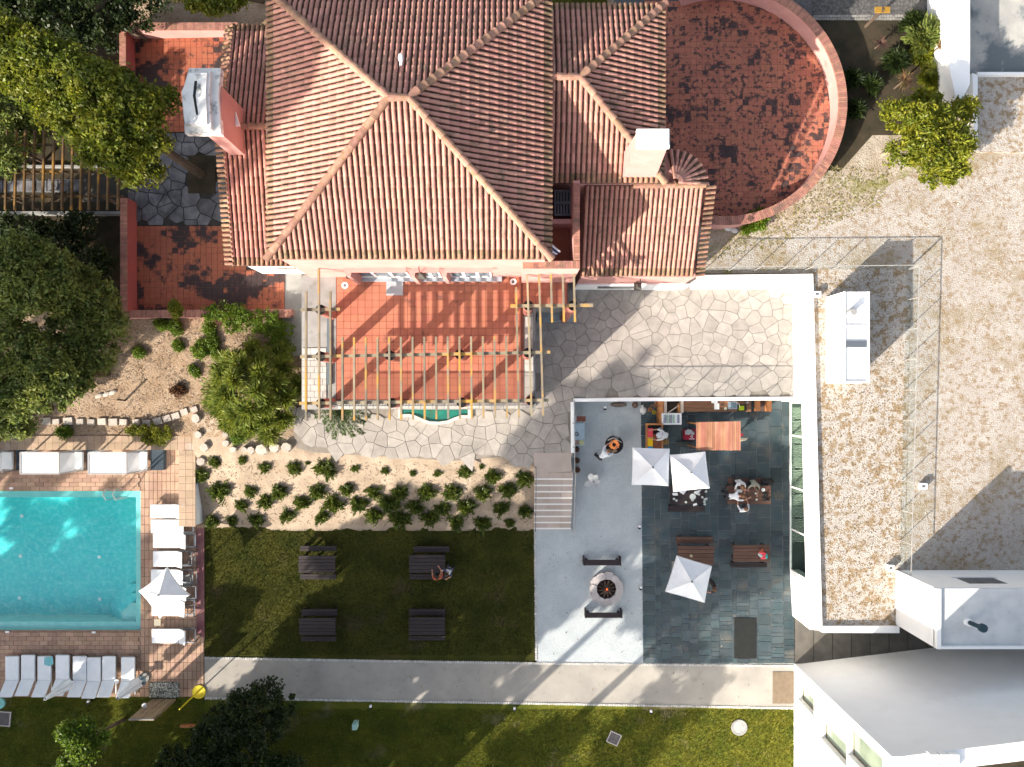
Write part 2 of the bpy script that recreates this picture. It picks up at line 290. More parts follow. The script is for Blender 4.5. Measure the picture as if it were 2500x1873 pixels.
def obj(name, me, parent=None, loc=None, label=None, cat=None, group=None, kind=None, rotz=0):
    o = bpy.data.objects.new(name, me); col.objects.link(o)
    if loc is not None: o.location = loc
    if rotz: o.rotation_euler.z = rotz
    if parent is not None:
        o.parent = parent
        if parent.location.length > 0: o.matrix_parent_inverse = Matrix.Translation(-parent.location)
    tag(o, label, cat, group, kind); return o
def tag(o, label=None, cat=None, group=None, kind=None):
    for k, v in (('label', label), ('category', cat), ('group', group), ('kind', kind)):
        if v: o[k] = v
    return o
def thing(name, label, cat, loc=(0, 0, 0), group=None):
    o = bpy.data.objects.new(name, None); o.empty_display_size = 0.2; col.objects.link(o); o.location = loc
    return tag(o, label, cat, group)
def struct(name, mb, m, parent=None): return mb.build(name, m, parent, kind='structure' if parent is None else None)
def copy_tree(o, loc=None, rotz=None, label=None, scale=None, parent=None):
    c = o.copy(); col.objects.link(c)
    if parent is not None: c.parent = parent
    if loc is not None: c.location = loc
    if rotz is not None: c.rotation_euler.z = rotz
    if scale is not None: c.scale = scale if hasattr(scale, '__len__') else (scale,) * 3
    if label: c['label'] = label
    for ch in list(o.children): copy_tree(ch, parent=c)
    return c

def inside(p, poly):
    x, y = p; r = False; n = len(poly)
    for i in range(n):
        a = poly[i]; b = poly[(i + 1) % n]
        if (a[1] > y) != (b[1] > y) and x < (b[0] - a[0]) * (y - a[1]) / (b[1] - a[1]) + a[0]: r = not r
    return r
def clip(poly, a, b, c):                                  # keep the side a*x + b*y <= c
    out = []; n = len(poly)
    for i in range(n):
        p = poly[i]; q = poly[(i + 1) % n]; dp = a * p[0] + b * p[1] - c; dq = a * q[0] + b * q[1] - c
        if dp <= 0: out.append(p)
        if (dp < 0 < dq) or (dq < 0 < dp):
            t = dp / (dp - dq); out.append((p[0] + (q[0] - p[0]) * t, p[1] + (q[1] - p[1]) * t))
    return out
def area(p): return abs(sum(p[i][0] * p[(i + 1) % len(p)][1] - p[(i + 1) % len(p)][0] * p[i][1] for i in range(len(p)))) / 2
def cent(p): return (sum(a[0] for a in p) / len(p), sum(a[1] for a in p) / len(p))
def inset(poly, d):
    n = len(poly)
    a = sum(poly[i][0] * poly[(i + 1) % n][1] - poly[(i + 1) % n][0] * poly[i][1] for i in range(n))
    if a < 0: poly = poly[::-1]
    res = poly
    for i in range(n):
        p = poly[i]; q = poly[(i + 1) % n]; ex, ey = q[0] - p[0], q[1] - p[1]; L = math.hypot(ex, ey)
        if L < 1e-6: continue
        nx, ny = ey / L, -ex / L                          # outward
        res = clip(res, nx, ny, nx * p[0] + ny * p[1] - d)
        if len(res) < 3: return None
    return res
def crazy(poly, size, seed, aniso=1.0):
    r = random.Random(seed); xs = [p[0] for p in poly]; ys = [p[1] for p in poly]; pts = []
    x = min(xs) - size
    while x < max(xs) + size:
        y = min(ys) - size
        while y < max(ys) + size:
            pts.append((x + r.uniform(-.48, .48) * size, y + r.uniform(-.48, .48) * size * aniso)); y += size * aniso
        x += size
    pts = [p for p in pts if r.random() > 0.12]
    arr = np.array(pts); cells = []
    for i, p in enumerate(pts):
        if not inside(p, poly): continue
        d = np.hypot(arr[:, 0] - p[0], arr[:, 1] - p[1]); idx = np.argsort(d)[1:16]
        s2 = size * 1.6; c = [(p[0] - s2, p[1] - s2), (p[0] + s2, p[1] - s2), (p[0] + s2, p[1] + s2), (p[0] - s2, p[1] + s2)]
        for j in idx:
            q = pts[j]; a, b = q[0] - p[0], q[1] - p[1]; c = clip(c, a, b, a * (p[0] + q[0]) / 2 + b * (p[1] + q[1]) / 2)
            if len(c) < 3: break
        if len(c) >= 3: cells.append(c)
    return cells
_cache = {}
def pieces(parent, name, polys, ztop, thick, m, cap=300, joint=0.0, zj=0.004, seed=3, pick=None):
    """each polygon becomes one separate slab lying in its bed; beyond the cap they are joined"""
    r = random.Random(seed); out = []
    for p in polys:
        q = inset(p, joint / 2) if joint else p
        if q and area(q) > 1e-4: out.append(q)
    out.sort(key=(pick or (lambda q: -area(q))))
    for q in out[:cap]:
        c = cent(q); key = (name, m.name, tuple((round(a - c[0], 3), round(b - c[1], 3)) for a, b in q))
        me = _cache.get(key)
        if me is None:
            w = [(a - c[0], b - c[1]) for a, b in q]; mb = MB().prism(w, -thick, 0, 0, [(a * 0.985, b * 0.985) for a, b in w]); me = mb.mesh(name, m); _cache[key] = me
        obj(name, me, parent, loc=(c[0], c[1], ztop + r.uniform(-zj, zj)))
    if len(out) > cap:
        mb = MB()
        for q in out[cap:]:
            z = ztop + r.uniform(-zj, zj); mb.prism(q, z - thick, z)
        mb.build(name, m, parent, kind='stuff')
def gridrects(x0, y0, x1, y1, w, h, bond=0.0, poly=None, holes=()):
    out = []; j = 0; y = y0
    while y + h * 0.5 < y1:
        x = x0 - (w * bond if j % 2 else 0)
        while x + w * .3 < x1:
            a0, a1, b1 = max(x, x0), min(x + w, x1), min(y + h, y1)
            c = ((a0 + a1) / 2, (y + b1) / 2)
            if a1 - a0 > w * 0.25 and (poly is None or inside(c, poly)) and not any(hx0 < c[0] < hx1 and hy0 < c[1] < hy1 for hx0, hy0, hx1, hy1 in holes):
                out.append([(a0, y), (a1, y), (a1, b1), (a0, b1)])
            x += w
        y += h; j += 1
    return out

# ============================================================ THE SETTING
def sheet(name, pts, z, m, thick=0.3):
    return struct(name, MB().prism(pts, z - thick, z), m)
def clamp(t): return max(0.0, min(1.0, t))
def gz(X, Y):                                              # height of the planted slopes
    a = 1.5 * clamp((Y + 6.5) / 3.8) + 0.2 * clamp(Y / 3)
    b = 0.95 * clamp((Y + 6.5) / 4.55) + 0.75 * clamp((Y + 1.95) / 5.5)
    w = clamp((X + 16) / 3)
    return b * (1 - w) + a * w
from mathutils import noise as mnoise
def field(name, x0, y0, x1, y1, step, m, f=gz, amp=0.05, off=0.0):
    nx = int((x1 - x0) / step) + 1; ny = int((y1 - y0) / step) + 1; v = []; fc = []
    for j in range(ny):
        for i in range(nx):
            x = x0 + (x1 - x0) * i / (nx - 1); y = y0 + (y1 - y0) * j / (ny - 1)
            v.append((x, y, f(x, y) + off + amp * mnoise.noise((x * 1.3, y * 1.3, 0)) + amp * .5 * mnoise.noise((x * 4, y * 4, 3))))
    for j in range(ny - 1):
        for i in range(nx - 1):
            a = j * nx + i; fc.append((a, a + 1, a + nx + 1, a + nx))
    mb = MB(); mb.v = v; mb.f = fc; mb.mi = [0] * len(fc)
    return mb.build(name, m, None, True, kind='structure')

PX0, PX1, PY0, PY1 = -34.0, P(343, 0)[0], P(0, 1538)[1], P(0, 1199)[1]      # pool basin
g = MB()
for x0, y0, x1, y1 in ((-400, -400, 400, PY0 - .2), (-400, PY1 + .2, 400, 400), (-400, PY0 - .2, PX0 - .2, PY1 + .2), (PX1 + .2, PY0 - .2, 400, PY1 + .2)):
    g.box(x0, y0, -0.4, x1, y1, -0.05)
struct('ground', g, M_lawn)
lawn = sheet('lawn', PL([(500, 1285), (1304, 1285), (1304, 1622), (500, 1606)], 0), 0.0, M_lawn_shade, 0.2)
lawn2 = sheet('lawn', PL([(-900, 1700), (430, 1700), (500, 1706), (1300, 1716), (1945, 1728), (1960, 2600), (-900, 2600)], 0), 0.0, M_lawn_sun, 0.2)
field('planting_bed', -15.1, -6.62, 1.1, -1.0, 0.16, M_sand)
field('garden_slope', -34, -1.97, -8.6, 26, 0.25, M_dry)
field('shade_toned_ground', -34, 4.3, -17.72, 26, 0.25, M_soil, off=0.06)  # dark sheet over the dry slope, standing in for tree shade
# footpath with its two rows of white setts
pth = [(500, 1606), (900, 1613), (1300, 1619), (1940, 1626)]; pts_ = [(1942, 1729), (1300, 1717), (640, 1706), (500, 1704)]
sheet('footpath', PL(pth + pts_, 0), 0.02, M_path, 0.1)
def sett_row(line, w=0.11, gap=0.012, z=0.045, name='kerb_setts', m=M_cobble, rows=1):
    mb = MB(); r = random.Random(5)
    for a, b in zip(line[:-1], line[1:]):
        A = Vector(a); B = Vector(b); L = (B - A).length; d = (B - A) / L; nn = Vector((-d.y, d.x)); n = int(L / (w + gap))
        for k in range(rows):
            for i in range(n):
                c = A + d * (i + .5) * L / n + nn * (k * (w + gap) + r.uniform(-.008, .008)); s = (w / 2) * r.uniform(.85, 1.0)
                q = [c + d * s + nn * s, c - d * s + nn * s, c - d * s - nn * s, c + d * s - nn * s]
                mb.prism([(p.x, p.y) for p in q], 0, z + r.uniform(-.006, .006))
    o = mb.build(name, m); o['kind'] = 'stuff'; o['label'] = 'row of small white setts edging the concrete footpath'; return o
sett_row(PL(pth, 0)); sett_row(PL(pts_[::-1], 0))
sett_row(PL([(1306, 1292), (1309, 1612)], 0), rows=1)
# gravel patio, slate patio, dark passage
sheet('gravel_patio', PL([(1304, 1284), (1310, 1619), (1573, 1621), (1566, 960), (1390, 960), (1390, 1284)], 0), 0.02, M_gravel, 0.15)
slate = sheet('slate_patio', PL([(1566, 960), (1950, 960), (1950, 1625), (1573, 1621)], 0), 0.015, M_slatej, 0.15)
cols = [1568, 1600, 1614, 1636, 1664, 1683, 1703, 1735, 1755, 1786, 1797, 1829, 1850, 1882, 1912, 1938]
ps = []
for i in range(len(cols) - 1):
    y = 962 - rng.uniform(0, 14)
    while y < 1620:
        big = y < 1290
        h = rng.choice([26, 34, 40, 20]) if big else rng.choice([9, 12, 15, 20, 26, 18])
        sk = (y - 1000) * 0.009
        if i + 1 < len(cols) and big and i % 2 == 0: pass
        ps.append(PL([(cols[i] + sk - 4, y), (cols[i + 1] + sk - 4, y), (cols[i + 1] + sk - 4, min(y + h, 1619)), (cols[i] + sk - 4, min(y + h, 1619))], 0)); y += h
pieces(slate, 'slab', ps, 0.035, 0.02, M_slate, 300, joint=0.022, zj=0.002, seed=4)
pas = sheet('passage', PL([(1938, 1480), (2600, 1480), (2600, 1660), (1940, 1660)], 0), 0.018, M_joint_d, 0.15)
pieces(pas, 'slab', [PL([(x, 1490), (x + 46, 1490), (x + 46, 1650), (x, 1650)], 0) for x in range(1940, 2400, 46)], 0.03, 0.02,
       mat('dark_concrete_slab', (0.115, 0.105, 0.09), (0.08, 0.075, 0.065), 2, .8, rnd=0.12, bump=.2), 50, joint=0.03)
# upper stone terrace
S16 = PL([(700, 998), (1306, 998), (1306, 676), (1975, 676), (1975, 972), (1398, 972), (1398, 1106), (1302, 1110), (1302, 1128), (1200, 1122),
          (1100, 1131), (1000, 1122), (880, 1116), (760, 1110), (722, 1098), (716, 1010)], 1.6)
terr = struct('stone_terrace', MB().prism(PL([(706, 1000), (1300, 1000), (1300, 670), (1990, 670), (1990, 973), (1399, 973), (1399, 1107), (1302, 1107),
          (1200, 1118), (1100, 1126), (1000, 1118), (880, 1112), (760, 1104), (724, 1094)], 1.55), 0.0, 1.56), M_joint)
cells = crazy(S16, 0.53, 21)
xe = P(1398, 0, 1.6)[0]; ye = P(0, 972, 1.6)[1]
cells = [clip(c, 0, -1, -ye) if cent(c)[0] > xe + .1 else clip(c, 1, 0, xe) if cent(c)[1] < ye - .2 else c for c in cells]
cells = [c for c in cells if len(c) >= 3]
pieces(terr, 'paving_stone', cells, 1.6, 0.03, M_stone, 300, joint=0.011, zj=0.008, seed=9)
# small grey stone terrace on the left, round the tree pit
zL = 1.85
gt = struct('grey_stone_terrace', MB().prism(PL([(200, 322), (596, 322), (596, 552), (310, 552), (310, 492), (200, 492)], zL), 1.2, zL - .04), M_joint_d)
LS = PL([(312, 324), (594, 324), (594, 550), (312, 550)], zL); pit = PL([(460, 378), (526, 378), (526, 474), (460, 474)], zL)
lx0, ly0, lx1, ly1 = LS[3][0], LS[2][1], LS[1][0], LS[0][1]
cl = [clip(clip(clip(c, 0, -1, -ly0), 0, 1, ly1), -1, 0, -lx0) for c in crazy(LS, 0.60, 31) if not inside(cent(c), pit)]
cl = [c for c in cl if len(c) > 2]
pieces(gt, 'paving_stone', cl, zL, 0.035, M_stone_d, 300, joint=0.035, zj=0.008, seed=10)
struct('tree_pit', MB().prism(PL([(459, 380), (526, 380), (526, 472), (459, 472)], zL + .02), 1.2, zL + .03), M_soil)

def tiled(name, poly_px, z, m, tile=0.250, pitch=0.262, base=M_grout, polyw=None, slabz=1.2, seed=5, rot=0):
    w = polyw or PL(poly_px, z); o = struct(name, MB().prism(w, slabz, z - 0.012), base)
    xs = [p[0] for p in w]; ys = [p[1] for p in w]
    rects = gridrects(min(xs), min(ys), max(xs), max(ys), pitch, pitch, 0, w)
    pieces(o, 'floor_tile', rects, z, 0.012, m, 300, joint=pitch - tile, zj=0.0015, seed=seed)
    return o
tiled('left_terrace', [(310, 552), (694, 552), (694, 757), (310, 757)], zL, M_floor_l, seed=2)
tiled('upper_left_terrace', [(300, 70), (600, 70), (600, 322), (300, 322)], zL, M_floor_l, seed=3)
struct('concrete_path', MB().prism(PL([(691, 640), (738, 640), (738, 870), (691, 870)], 1.7), 0.5, 1.8), M_conc)
# half round terrace on the right
RC = (9.39, 12.9); RR = 5.0
pw = [(RC[0] + RR * math.cos(R(a)), RC[1] + RR * math.sin(R(a))) for a in range(-100, 101, 5)] + [(6.0, 17.9), (6.0, 7.98)]
tiled('half_round_terrace', None, 2.6, M_floor_st, polyw=pw, slabz=0, seed=8)
# the upper garden, its dry and gravelled parts
struct('upper_garden', MB().prism(PL([(1500, -500), (2900, -500), (2900, 1460), (2700, 1460), (2188, 1420), (1985, 668), (1500, 668)], 2.5), 0.0, 2.49), M_dryp)
struct('shaded_bed', MB().prism(PL([(1900, 50), (2345, 50), (2345, 260), (2250, 330), (2130, 330), (2050, 420), (1900, 400)], 2.5), 2.4, 2.498), M_soil)
struct('cobbled_lane', MB().prism(PL([(1500, -300), (2330, -300), (2330, 50), (1500, 50)], 2.5), 2.4, 2.506), M_darkcobble)
mb = MB(); rr = random.Random(3)
for j in range(26):
    for i in range(90):
        c = P(1985 + i * 3.6 + (j % 2) * 1.8, -30 + j * 3.0, 2.51); mb.box(c[0] - .027, c[1] - .024, 2.49, c[0] + .027, c[1] + .024, 2.52 + rr.uniform(0, .008))
o = mb.build('lane_setts', M_darkcobble); tag(o, 'small grey setts paving the lane behind the round terrace', kind='stuff')
sett_row(PL([(1985, 47), (2290, 46)], 2.5), z=2.53, name='lane_kerb_setts', m=mat('lane_kerb', (0.22, 0.21, 0.19), None, rnd=.2), rows=2)
struct('gravel_roof', MB().prism(PL([(1960, 655), (2224, 655), (2208, 1380), (2190, 1420), (2190, 1532), (1985, 1535)], 2.5), 1.9, 2.502), M_moss)
struct('gravel_field', MB().prism(PL([(1740, 660), (1752, 628), (1900, 560), (2100, 500), (2190, 440), (2380, 370), (2900, 380), (2900, 1430), (2212, 1430), (2224, 655)], 2.5), 2.3, 2.500), M_moss2)
struct('small_gravel_bed', MB().prism(PL([(2386, 182), (2900, 182), (2900, 372), (2386, 372)], 2.6), 2.3, 2.62), M_moss)
struct('court', MB().prism(PL([(2366, -300), (2900, -300), (2900, 178), (2366, 178)], 2.6), 2.3, 2.6), M_court)

# ============================================================ POOL
pool = MB()
led = 0.33; zl = -0.22; zb = -1.4
pool.box(PX0, PY0, zb - .2, PX1, PY1, zb)                                   # floor
for x0, y0, x1, y1 in ((PX1 - led, PY0, PX1, PY1), (PX0, PY1 - led, PX1 - led, PY1), (PX0, PY0, PX1 - led, PY0 + led)):
    pool.box(x0, y0, zb, x1, y1, zl, 1)
for x0, y0, x1, y1 in ((PX1, PY0 - .2, PX1 + .2, PY1 + .2), (PX0, PY1, PX1, PY1 + .2), (PX0, PY0 - .2, PX1, PY0)):
    pool.box(x0, y0, zb, x1, y1, -0.02, 1)
pool.box(PX0 - .2, PY0, zb, PX0, PY1, -0.02, 1)
basin = pool.build('pool_basin', [M_pool, M_pooledge], kind='structure')
cx, cy = PX1 - led, PY0 + led
for k, (r_, z_) in enumerate(((1.65, -1.05), (1.25, -0.75), (0.85, -0.45))):
    c = r_ * 0.45
    MB().prism([(cx, cy), (cx - r_, cy), (cx - r_, cy + c), (cx - c, cy + r_), (cx, cy + r_)], zb, z_).build('pool_step', M_pool if k < 2 else M_pooledge, basin)
for x, y in ((53, 1260), (50, 1358), (242, 1360), (47, 1460), (243, 1463)):
    q = P(x, y, -1.38); MB().disc(q[0], q[1], .09, -1.4, -1.37, 12).build('pool_light', M_white, basin)
w = MB().box(PX0, PY0, -0.081, PX1, PY1, -0.08); w.v = [(PX0, PY0, -.08), (PX1, PY0, -.08), (PX1, PY1, -.08), (PX0, PY1, -.08)]; w.f = [(0, 1, 2, 3)]; w.mi = [0]
struct('pool_water', w, M_water)
DX1 = P(499, 0)[0]; DYT = P(0, 1098)[1]; DYB = P(0, 1701)[1]
dk = MB()
for x0, y0, x1, y1 in ((PX0, PY1 + .2, DX1, DYT), (PX0, DYB, DX1, PY0 - .2), (PX1 + .2, PY0 - .2, DX1, PY1 + .2)): dk.box(x0, y0, -.35, x1, y1, 0.0)
for x0, y0, x1, y1 in ((PX1, PY0 - .2, PX1 + .2, PY1 + .2), (PX0, PY1, PX1, PY1 + .2), (PX0, PY0 - .2, PX1, PY0)): dk.box(x0, y0, -.02, x1, y1, -.002)
deck = struct('pool_deck', dk, mat('deck_joint', (0.29, 0.20, 0.15), (0.22, 0.15, 0.11), 4, .95))
rects = gridrects(-26, PY1 + .01, PX1, DYT, .42, .21, .5) + gridrects(-26, DYB, PX1, PY0 - .01, .42, .21, .5) + gridrects(PX1 + .01, DYB, DX1 - .03, DYT, .21, .42, .0)
pieces(deck, 'paver', rects, 0.03, 0.03, M_paver, 300, joint=0.014, zj=0.002, seed=12, pick=lambda q: abs(cent(q)[0] + 17))
MB().prism(PL([(481, 1290), (499, 1290), (500, 1560), (481, 1545)], 0), 0.02, 0.045).build('painted_strip', mat('shade_toned_red_paint', (0.20, 0.075, 0.085), (0.26, 0.13, 0.12), 2, .8), deck)  # red paint, with the shade on it mixed into the plum colour

def wallthing(name, label, cat, polys, z0, m, z1, cop=None, copm=None, coph=0.04, ctile=None, copname='coping', ref=None):
    """wall: body + coping; polys in photo outline at z1"""
    ref = ref or cent(PL(polys[0], z1)); t = thing(name, label, cat, (ref[0], ref[1], z0 if z0 > 0 else 0))
    mb = MB()
    for p in polys: mb.prism(inset(PL(p, z1), 0.01) if copm else PL(p, z1), z0, z1 - (coph if copm else 0))
    mb.build('wall_body', m, t)
    if copm:
        for p in polys:
            w = PL(p, z1); xs = [a[0] for a in w]; ys = [a[1] for a in w]
            if ctile: pieces(t, copname, gridrects(min(xs), min(ys), max(xs), max(ys), ctile[0], ctile[1], 0, w), z1, coph, copm, 300, joint=0.006, zj=0.001)
            else: MB().prism(w, z1 - coph, z1).build(copname, copm, t)
    return t
wallthing('pool_wall', 'low white wall with sandstone tile coping along the top of the pool deck', 'wall', [[(-500, 1064), (474, 1064), (474, 1099), (-500, 1099)]], 0, M_white, 1.0, copm=M_coping, ctile=(.33, .34), copname='coping_tile')
wallthing('pool_wall', 'white wall arm with sandstone coping ending beside the stacked loungers at the pool', 'wall', [[(436, 1099.5), (474, 1099.5), (477, 1284), (440, 1286)]], 0, M_white, 1.0, copm=M_coping, ctile=(.34, .34), copname='coping_tile')

# ============================================================ WALLS OF THE RED TERRACES
bc = (0.09, 0.34)
wallthing('parapet_wall', 'red rendered parapet with brick top along the left edge of the lower left terrace', 'wall', [[(293, 482), (309, 482), (311, 757), (294, 757)]], 0.9, M_redwall, 2.75, copm=M_brickcop, ctile=(.32, .09), copname='coping_brick')
wallthing('parapet_wall', 'low pink wall with brick top and creeper along the bottom of the left terrace', 'wall', [[(296, 757), (711, 754), (711, 770), (296, 776)]], 0.9, M_pink, 2.35, copm=M_brickcop, ctile=(.09, .36), copname='coping_brick')
wallthing('parapet_wall', 'pink parapet with brick top across the upper edge of the left terrace', 'wall', [[(291, 58), (580, 52), (580, 68), (291, 74)]], 0.9, M_pink, 2.7, copm=M_brickcop, ctile=(.09, .36), copname='coping_brick')
wallthing('parapet_wall', 'red parapet partly under the big leaning tree at the upper left', 'wall', [[(291, 75), (307, 75), (309, 330), (293, 330)]], 0.9, M_redwall, 2.7, copm=M_brickcop, ctile=(.30, .09), copname='coping_brick')
# curved wall
t = thing('curved_wall', 'curved pink parapet with brick top round the half round stained terrace', 'wall', (RC[0] + 5.2, RC[1], 2.4))
MB().ring(RC[0], RC[1], 5.02, 5.36, 0.0, 3.44, 44, 0, R(-98), R(110)).build('wall_body', M_pink, t)
br = []
a = -98.0
while a < 110:
    t0, t1 = R(a), R(a + 1.0)
    br.append([(RC[0] + r_ * math.cos(u), RC[1] + r_ * math.sin(u)) for r_, u in ((5.0, t0), (5.4, t0), (5.4, t1), (5.0, t1))]); a += 1.02
pieces(t, 'coping_brick', br, 3.5, 0.06, M_brickcop, 300, joint=0.008, zj=0.002)

# ============================================================ WHITE PAVILION under the gravel roof
pav = thing('pavilion', 'low white pavilion with gravel roof and glazed front beside the slate patio', 'building', (13.6, -5, 0))
zp = 2.68
MB().prism(PL([(1957, 697), (1985, 670), (2008, 1545), (1978, 1528)], zp), 2.3, zp).build('parapet', M_white, pav)
MB().prism([P(1330, 697, zp), P(1985, 670, zp), P(1957, 697, zp), P(1720, 697, zp)][:0] or PL([(1700, 672), (1985, 669), (1957, 697), (1700, 699)], zp), 1.5, zp + .002).build('parapet', M_white, pav)
MB().prism(PL([(2008, 1545), (2196, 1546), (2196, 1530), (1990, 1530)], zp), 0.0, zp - .002).build('parapet', M_white, pav)
xw = [P(1935, 680, 1.6), P(1957, 697, zp)]
MB().prism([(13.1, 4.97), (13.6, 5.4), (13.7, -.3), (13.14, -.3)], 0, 2.29).build('wall', M_white, pav)
MB().prism([(13.56, -.35), (14.02, -.35), (14.04, -10.75), (13.62, -10.72)], 1.9, 2.29).build('fascia', M_white, pav)
MB().prism([(13.56, -8.5), (14.0, -8.5), (14.03, -10.76), (13.68, -10.76)], 0, 1.9).build('wall', M_white, pav)
MB().prism([(13.70, -10.4), (17.6, -10.4), (17.6, -10.74), (13.70, -10.74)], 0, 1.9).build('wall', M_white, pav)
MB().prism([(13.66, -.1), (18, -.1), (18, -.3), (13.66, -.3)], 0, 1.89).build('wall', M_white, pav)
MB().box(16.4, -10.4, 0.03, 16.6, -.4, 1.89).build('wall', mat('inner_wall', (0.7, 0.7, 0.66), None), pav)
MB().box(13.52, -8.5, 0.0, 16.4, -.35, 0.04).build('inner_floor', mat('inner_floor', (0.12, 0.125, 0.11), (0.09, .1, .09), 2, .5), pav)
# patterned tile floor inside: black ornament on cream
pm = mat('patterned_tile', (0.50, 0.50, 0.44), None); nn = pm.node_tree.nodes; ll = pm.node_tree.links
g_ = nn.new('ShaderNodeNewGeometry'); w1 = nn.new('ShaderNodeTexWave'); w1.wave_type = 'RINGS'; w1.inputs['Scale'].default_value = 5; w1.inputs['Distortion'].default_value = 5; w1.inputs['Detail Scale'].default_value = 1.5
mp = nn.new('ShaderNodeVectorMath'); mp.operation = 'WRAP'; mp.inputs[1].default_value = (.6, .6, 5); mp.inputs[2].default_value = (-.6, -.6, -5)
ll.new(g_.outputs['Position'], mp.inputs[0]); ll.new(mp.outputs[0], w1.inputs['Vector'])
cr = nn.new('ShaderNodeValToRGB'); cr.color_ramp.elements[0].position = .40; cr.color_ramp.elements[0].color = (.035, .04, .03, 1); cr.color_ramp.elements[1].position = .5; cr.color_ramp.elements[1].color = (.72, .72, .62, 1)
ll.new(w1.outputs['Fac'], cr.inputs[0]); ll.new(cr.outputs[0], nn['Principled BSDF'].inputs['Base Color'])
tl = gridrects(13.62, -7.2, 14.82, -.36, .6, .6)
for q in tl:
    MB().prism(inset(q, .004), .04, .05).build('patterned_tile', pm, pav)
ys = [-.35, -1.95, -4.45, -6.5, -8.5]
for y0, y1 in zip(ys[:-1], ys[1:]):
    MB().box(13.585, y1 + .04, .06, 13.600, y0 - .04, 1.88).build('glass_pane', M_glassd, pav)
for y in ys: MB().box(13.56, y - .035, 0.04, 13.625, y + .035, 1.9).build('mullion', M_white, pav)
MB().box(13.55, -8.5, 0.04, 13.64, -.35, 0.09).build('sill', M_white, pav)
# white edge of the terrace above the patios
wallthing('terrace_edge', 'white stone edge of the upper terrace above the outdoor kitchen', 'wall', [[(1399, 972), (1962, 968), (1962, 977), (1399, 981)]], 0.0, M_white, 1.63, copm=M_white)
wallthing('terrace_edge', 'white stone edge running down beside the steps above the gravel patio', 'wall', [[(1393, 981.5), (1401, 981.5), (1402, 1106), (1394, 1106)]], 0.0, M_white, 1.63, copm=M_white)

# rooftop box, upper white wall, white block, large white building
t = thing('roof_box', 'white rectangular stair box with vent cap standing on the gravel roof', 'roof box', (14.8, 2.5, 2.5))
MB().box(14.26, .53, 2.3, 15.37, 4.45, 4.26).build('box_body', M_white, t)
for x0, y0, x1, y1 in ((14.26, .53, 14.34, 4.45), (15.29, .53, 15.37, 4.45), (14.34, .53, 15.29, .61), (14.34, 2.95, 15.29, 3.02)):
    MB().box(x0, y0, 4.26, x1, y1, 4.32).build('rim', M_white, t)
gg = MB()
for i in range(9): gg.box(14.36, 2.05 + i * .034, 4.27, 15.27, 2.068 + i * .034, 4.32)
gg.build('grille', M_metal, t)
MB().disc(14.52, 3.55, .13, 4.26, 4.62, 18).disc(14.52, 3.55, .17, 4.62, 4.66, 18, r1=.13).build('vent_pipe', mat('dull_steel', (.42, .41, .39), None, rough=.5, metallic=.5), t)
MB().bar((15.12, 3.1, 4.34), (15.18, 3.75, 4.34), .05, .05).build('rod', M_white, t)
wallthing('garden_wall', 'thick white wall at the upper right between the planted bed and the court', 'wall', [[(2310, -200), (2368, -200), (2368, 205), (2350, 242), (2335, 242), (2310, 130)]], 2.3, M_white, 4.0)
wallthing('garden_wall', 'thin white kerb wall beside the small mossy gravel bed at the upper right', 'wall', [[(2374, 178), (2387, 184), (2387, 366), (2380, 366)]], 2.3, M_white, 3.0)
wallthing('garden_wall', 'thin pale edging between the upper court and the mossy gravel bed', 'wall', [[(2387, 176), (2900, 176), (2900, 183), (2387, 183)]], 2.3, M_white, 2.85)

t = thing('white_block', 'white flat roofed block with a round black vent behind the gravel roof', 'building', (17.5, -9, 0))
bx0, by0, by1 = 17.44, -10.42, -7.95
MB().box(bx0, by0, 0, 34, by1, 5.55).build('wall', M_white, t)
MB().box(bx0 + .2, by0 + .1, 5.55, 34, by1 - .02, 5.60).build('roof', M_whiteroof, t)
for x0, y0, x1, y1 in ((bx0, by0, bx0 + .17, by1), (bx0 + .17, by0, 34, by0 + .1)): MB().box(x0, y0, 5.5, x1, y1, 5.75).build('parapet', M_white, t)
MB().box(19.3, by1 - .04, 4.0, 20.9, by1 + .012, 4.9).build('window', M_lead, t)
MB().box(19.1, by1 + .02, 3.9, 21.1, by1 + .06, 3.98).build('sill', M_white, t)
q = P(2362, 1518, 5.6)
MB().disc(q[0], q[1], .16, 5.6, 5.75, 16).build('vent_base', M_white, t)
MB().tube((q[0], q[1], 5.7), (q[0] + .1, q[1], 6.4), .09, .09, 12).disc(q[0] + .1, q[1], .17, 6.35, 6.5, 16).build('vent_pipe', mat('vent_blue_black', (.02, .045, .06), None, rough=.5), t)

t = thing('white_building', 'large plain white building with deep square windows at the lower right', 'building', (13.9, -13.3, 0))
zt = 9.27; sl = 0.12
def nby(X): return -13.1 + sl * (X - 13.76)
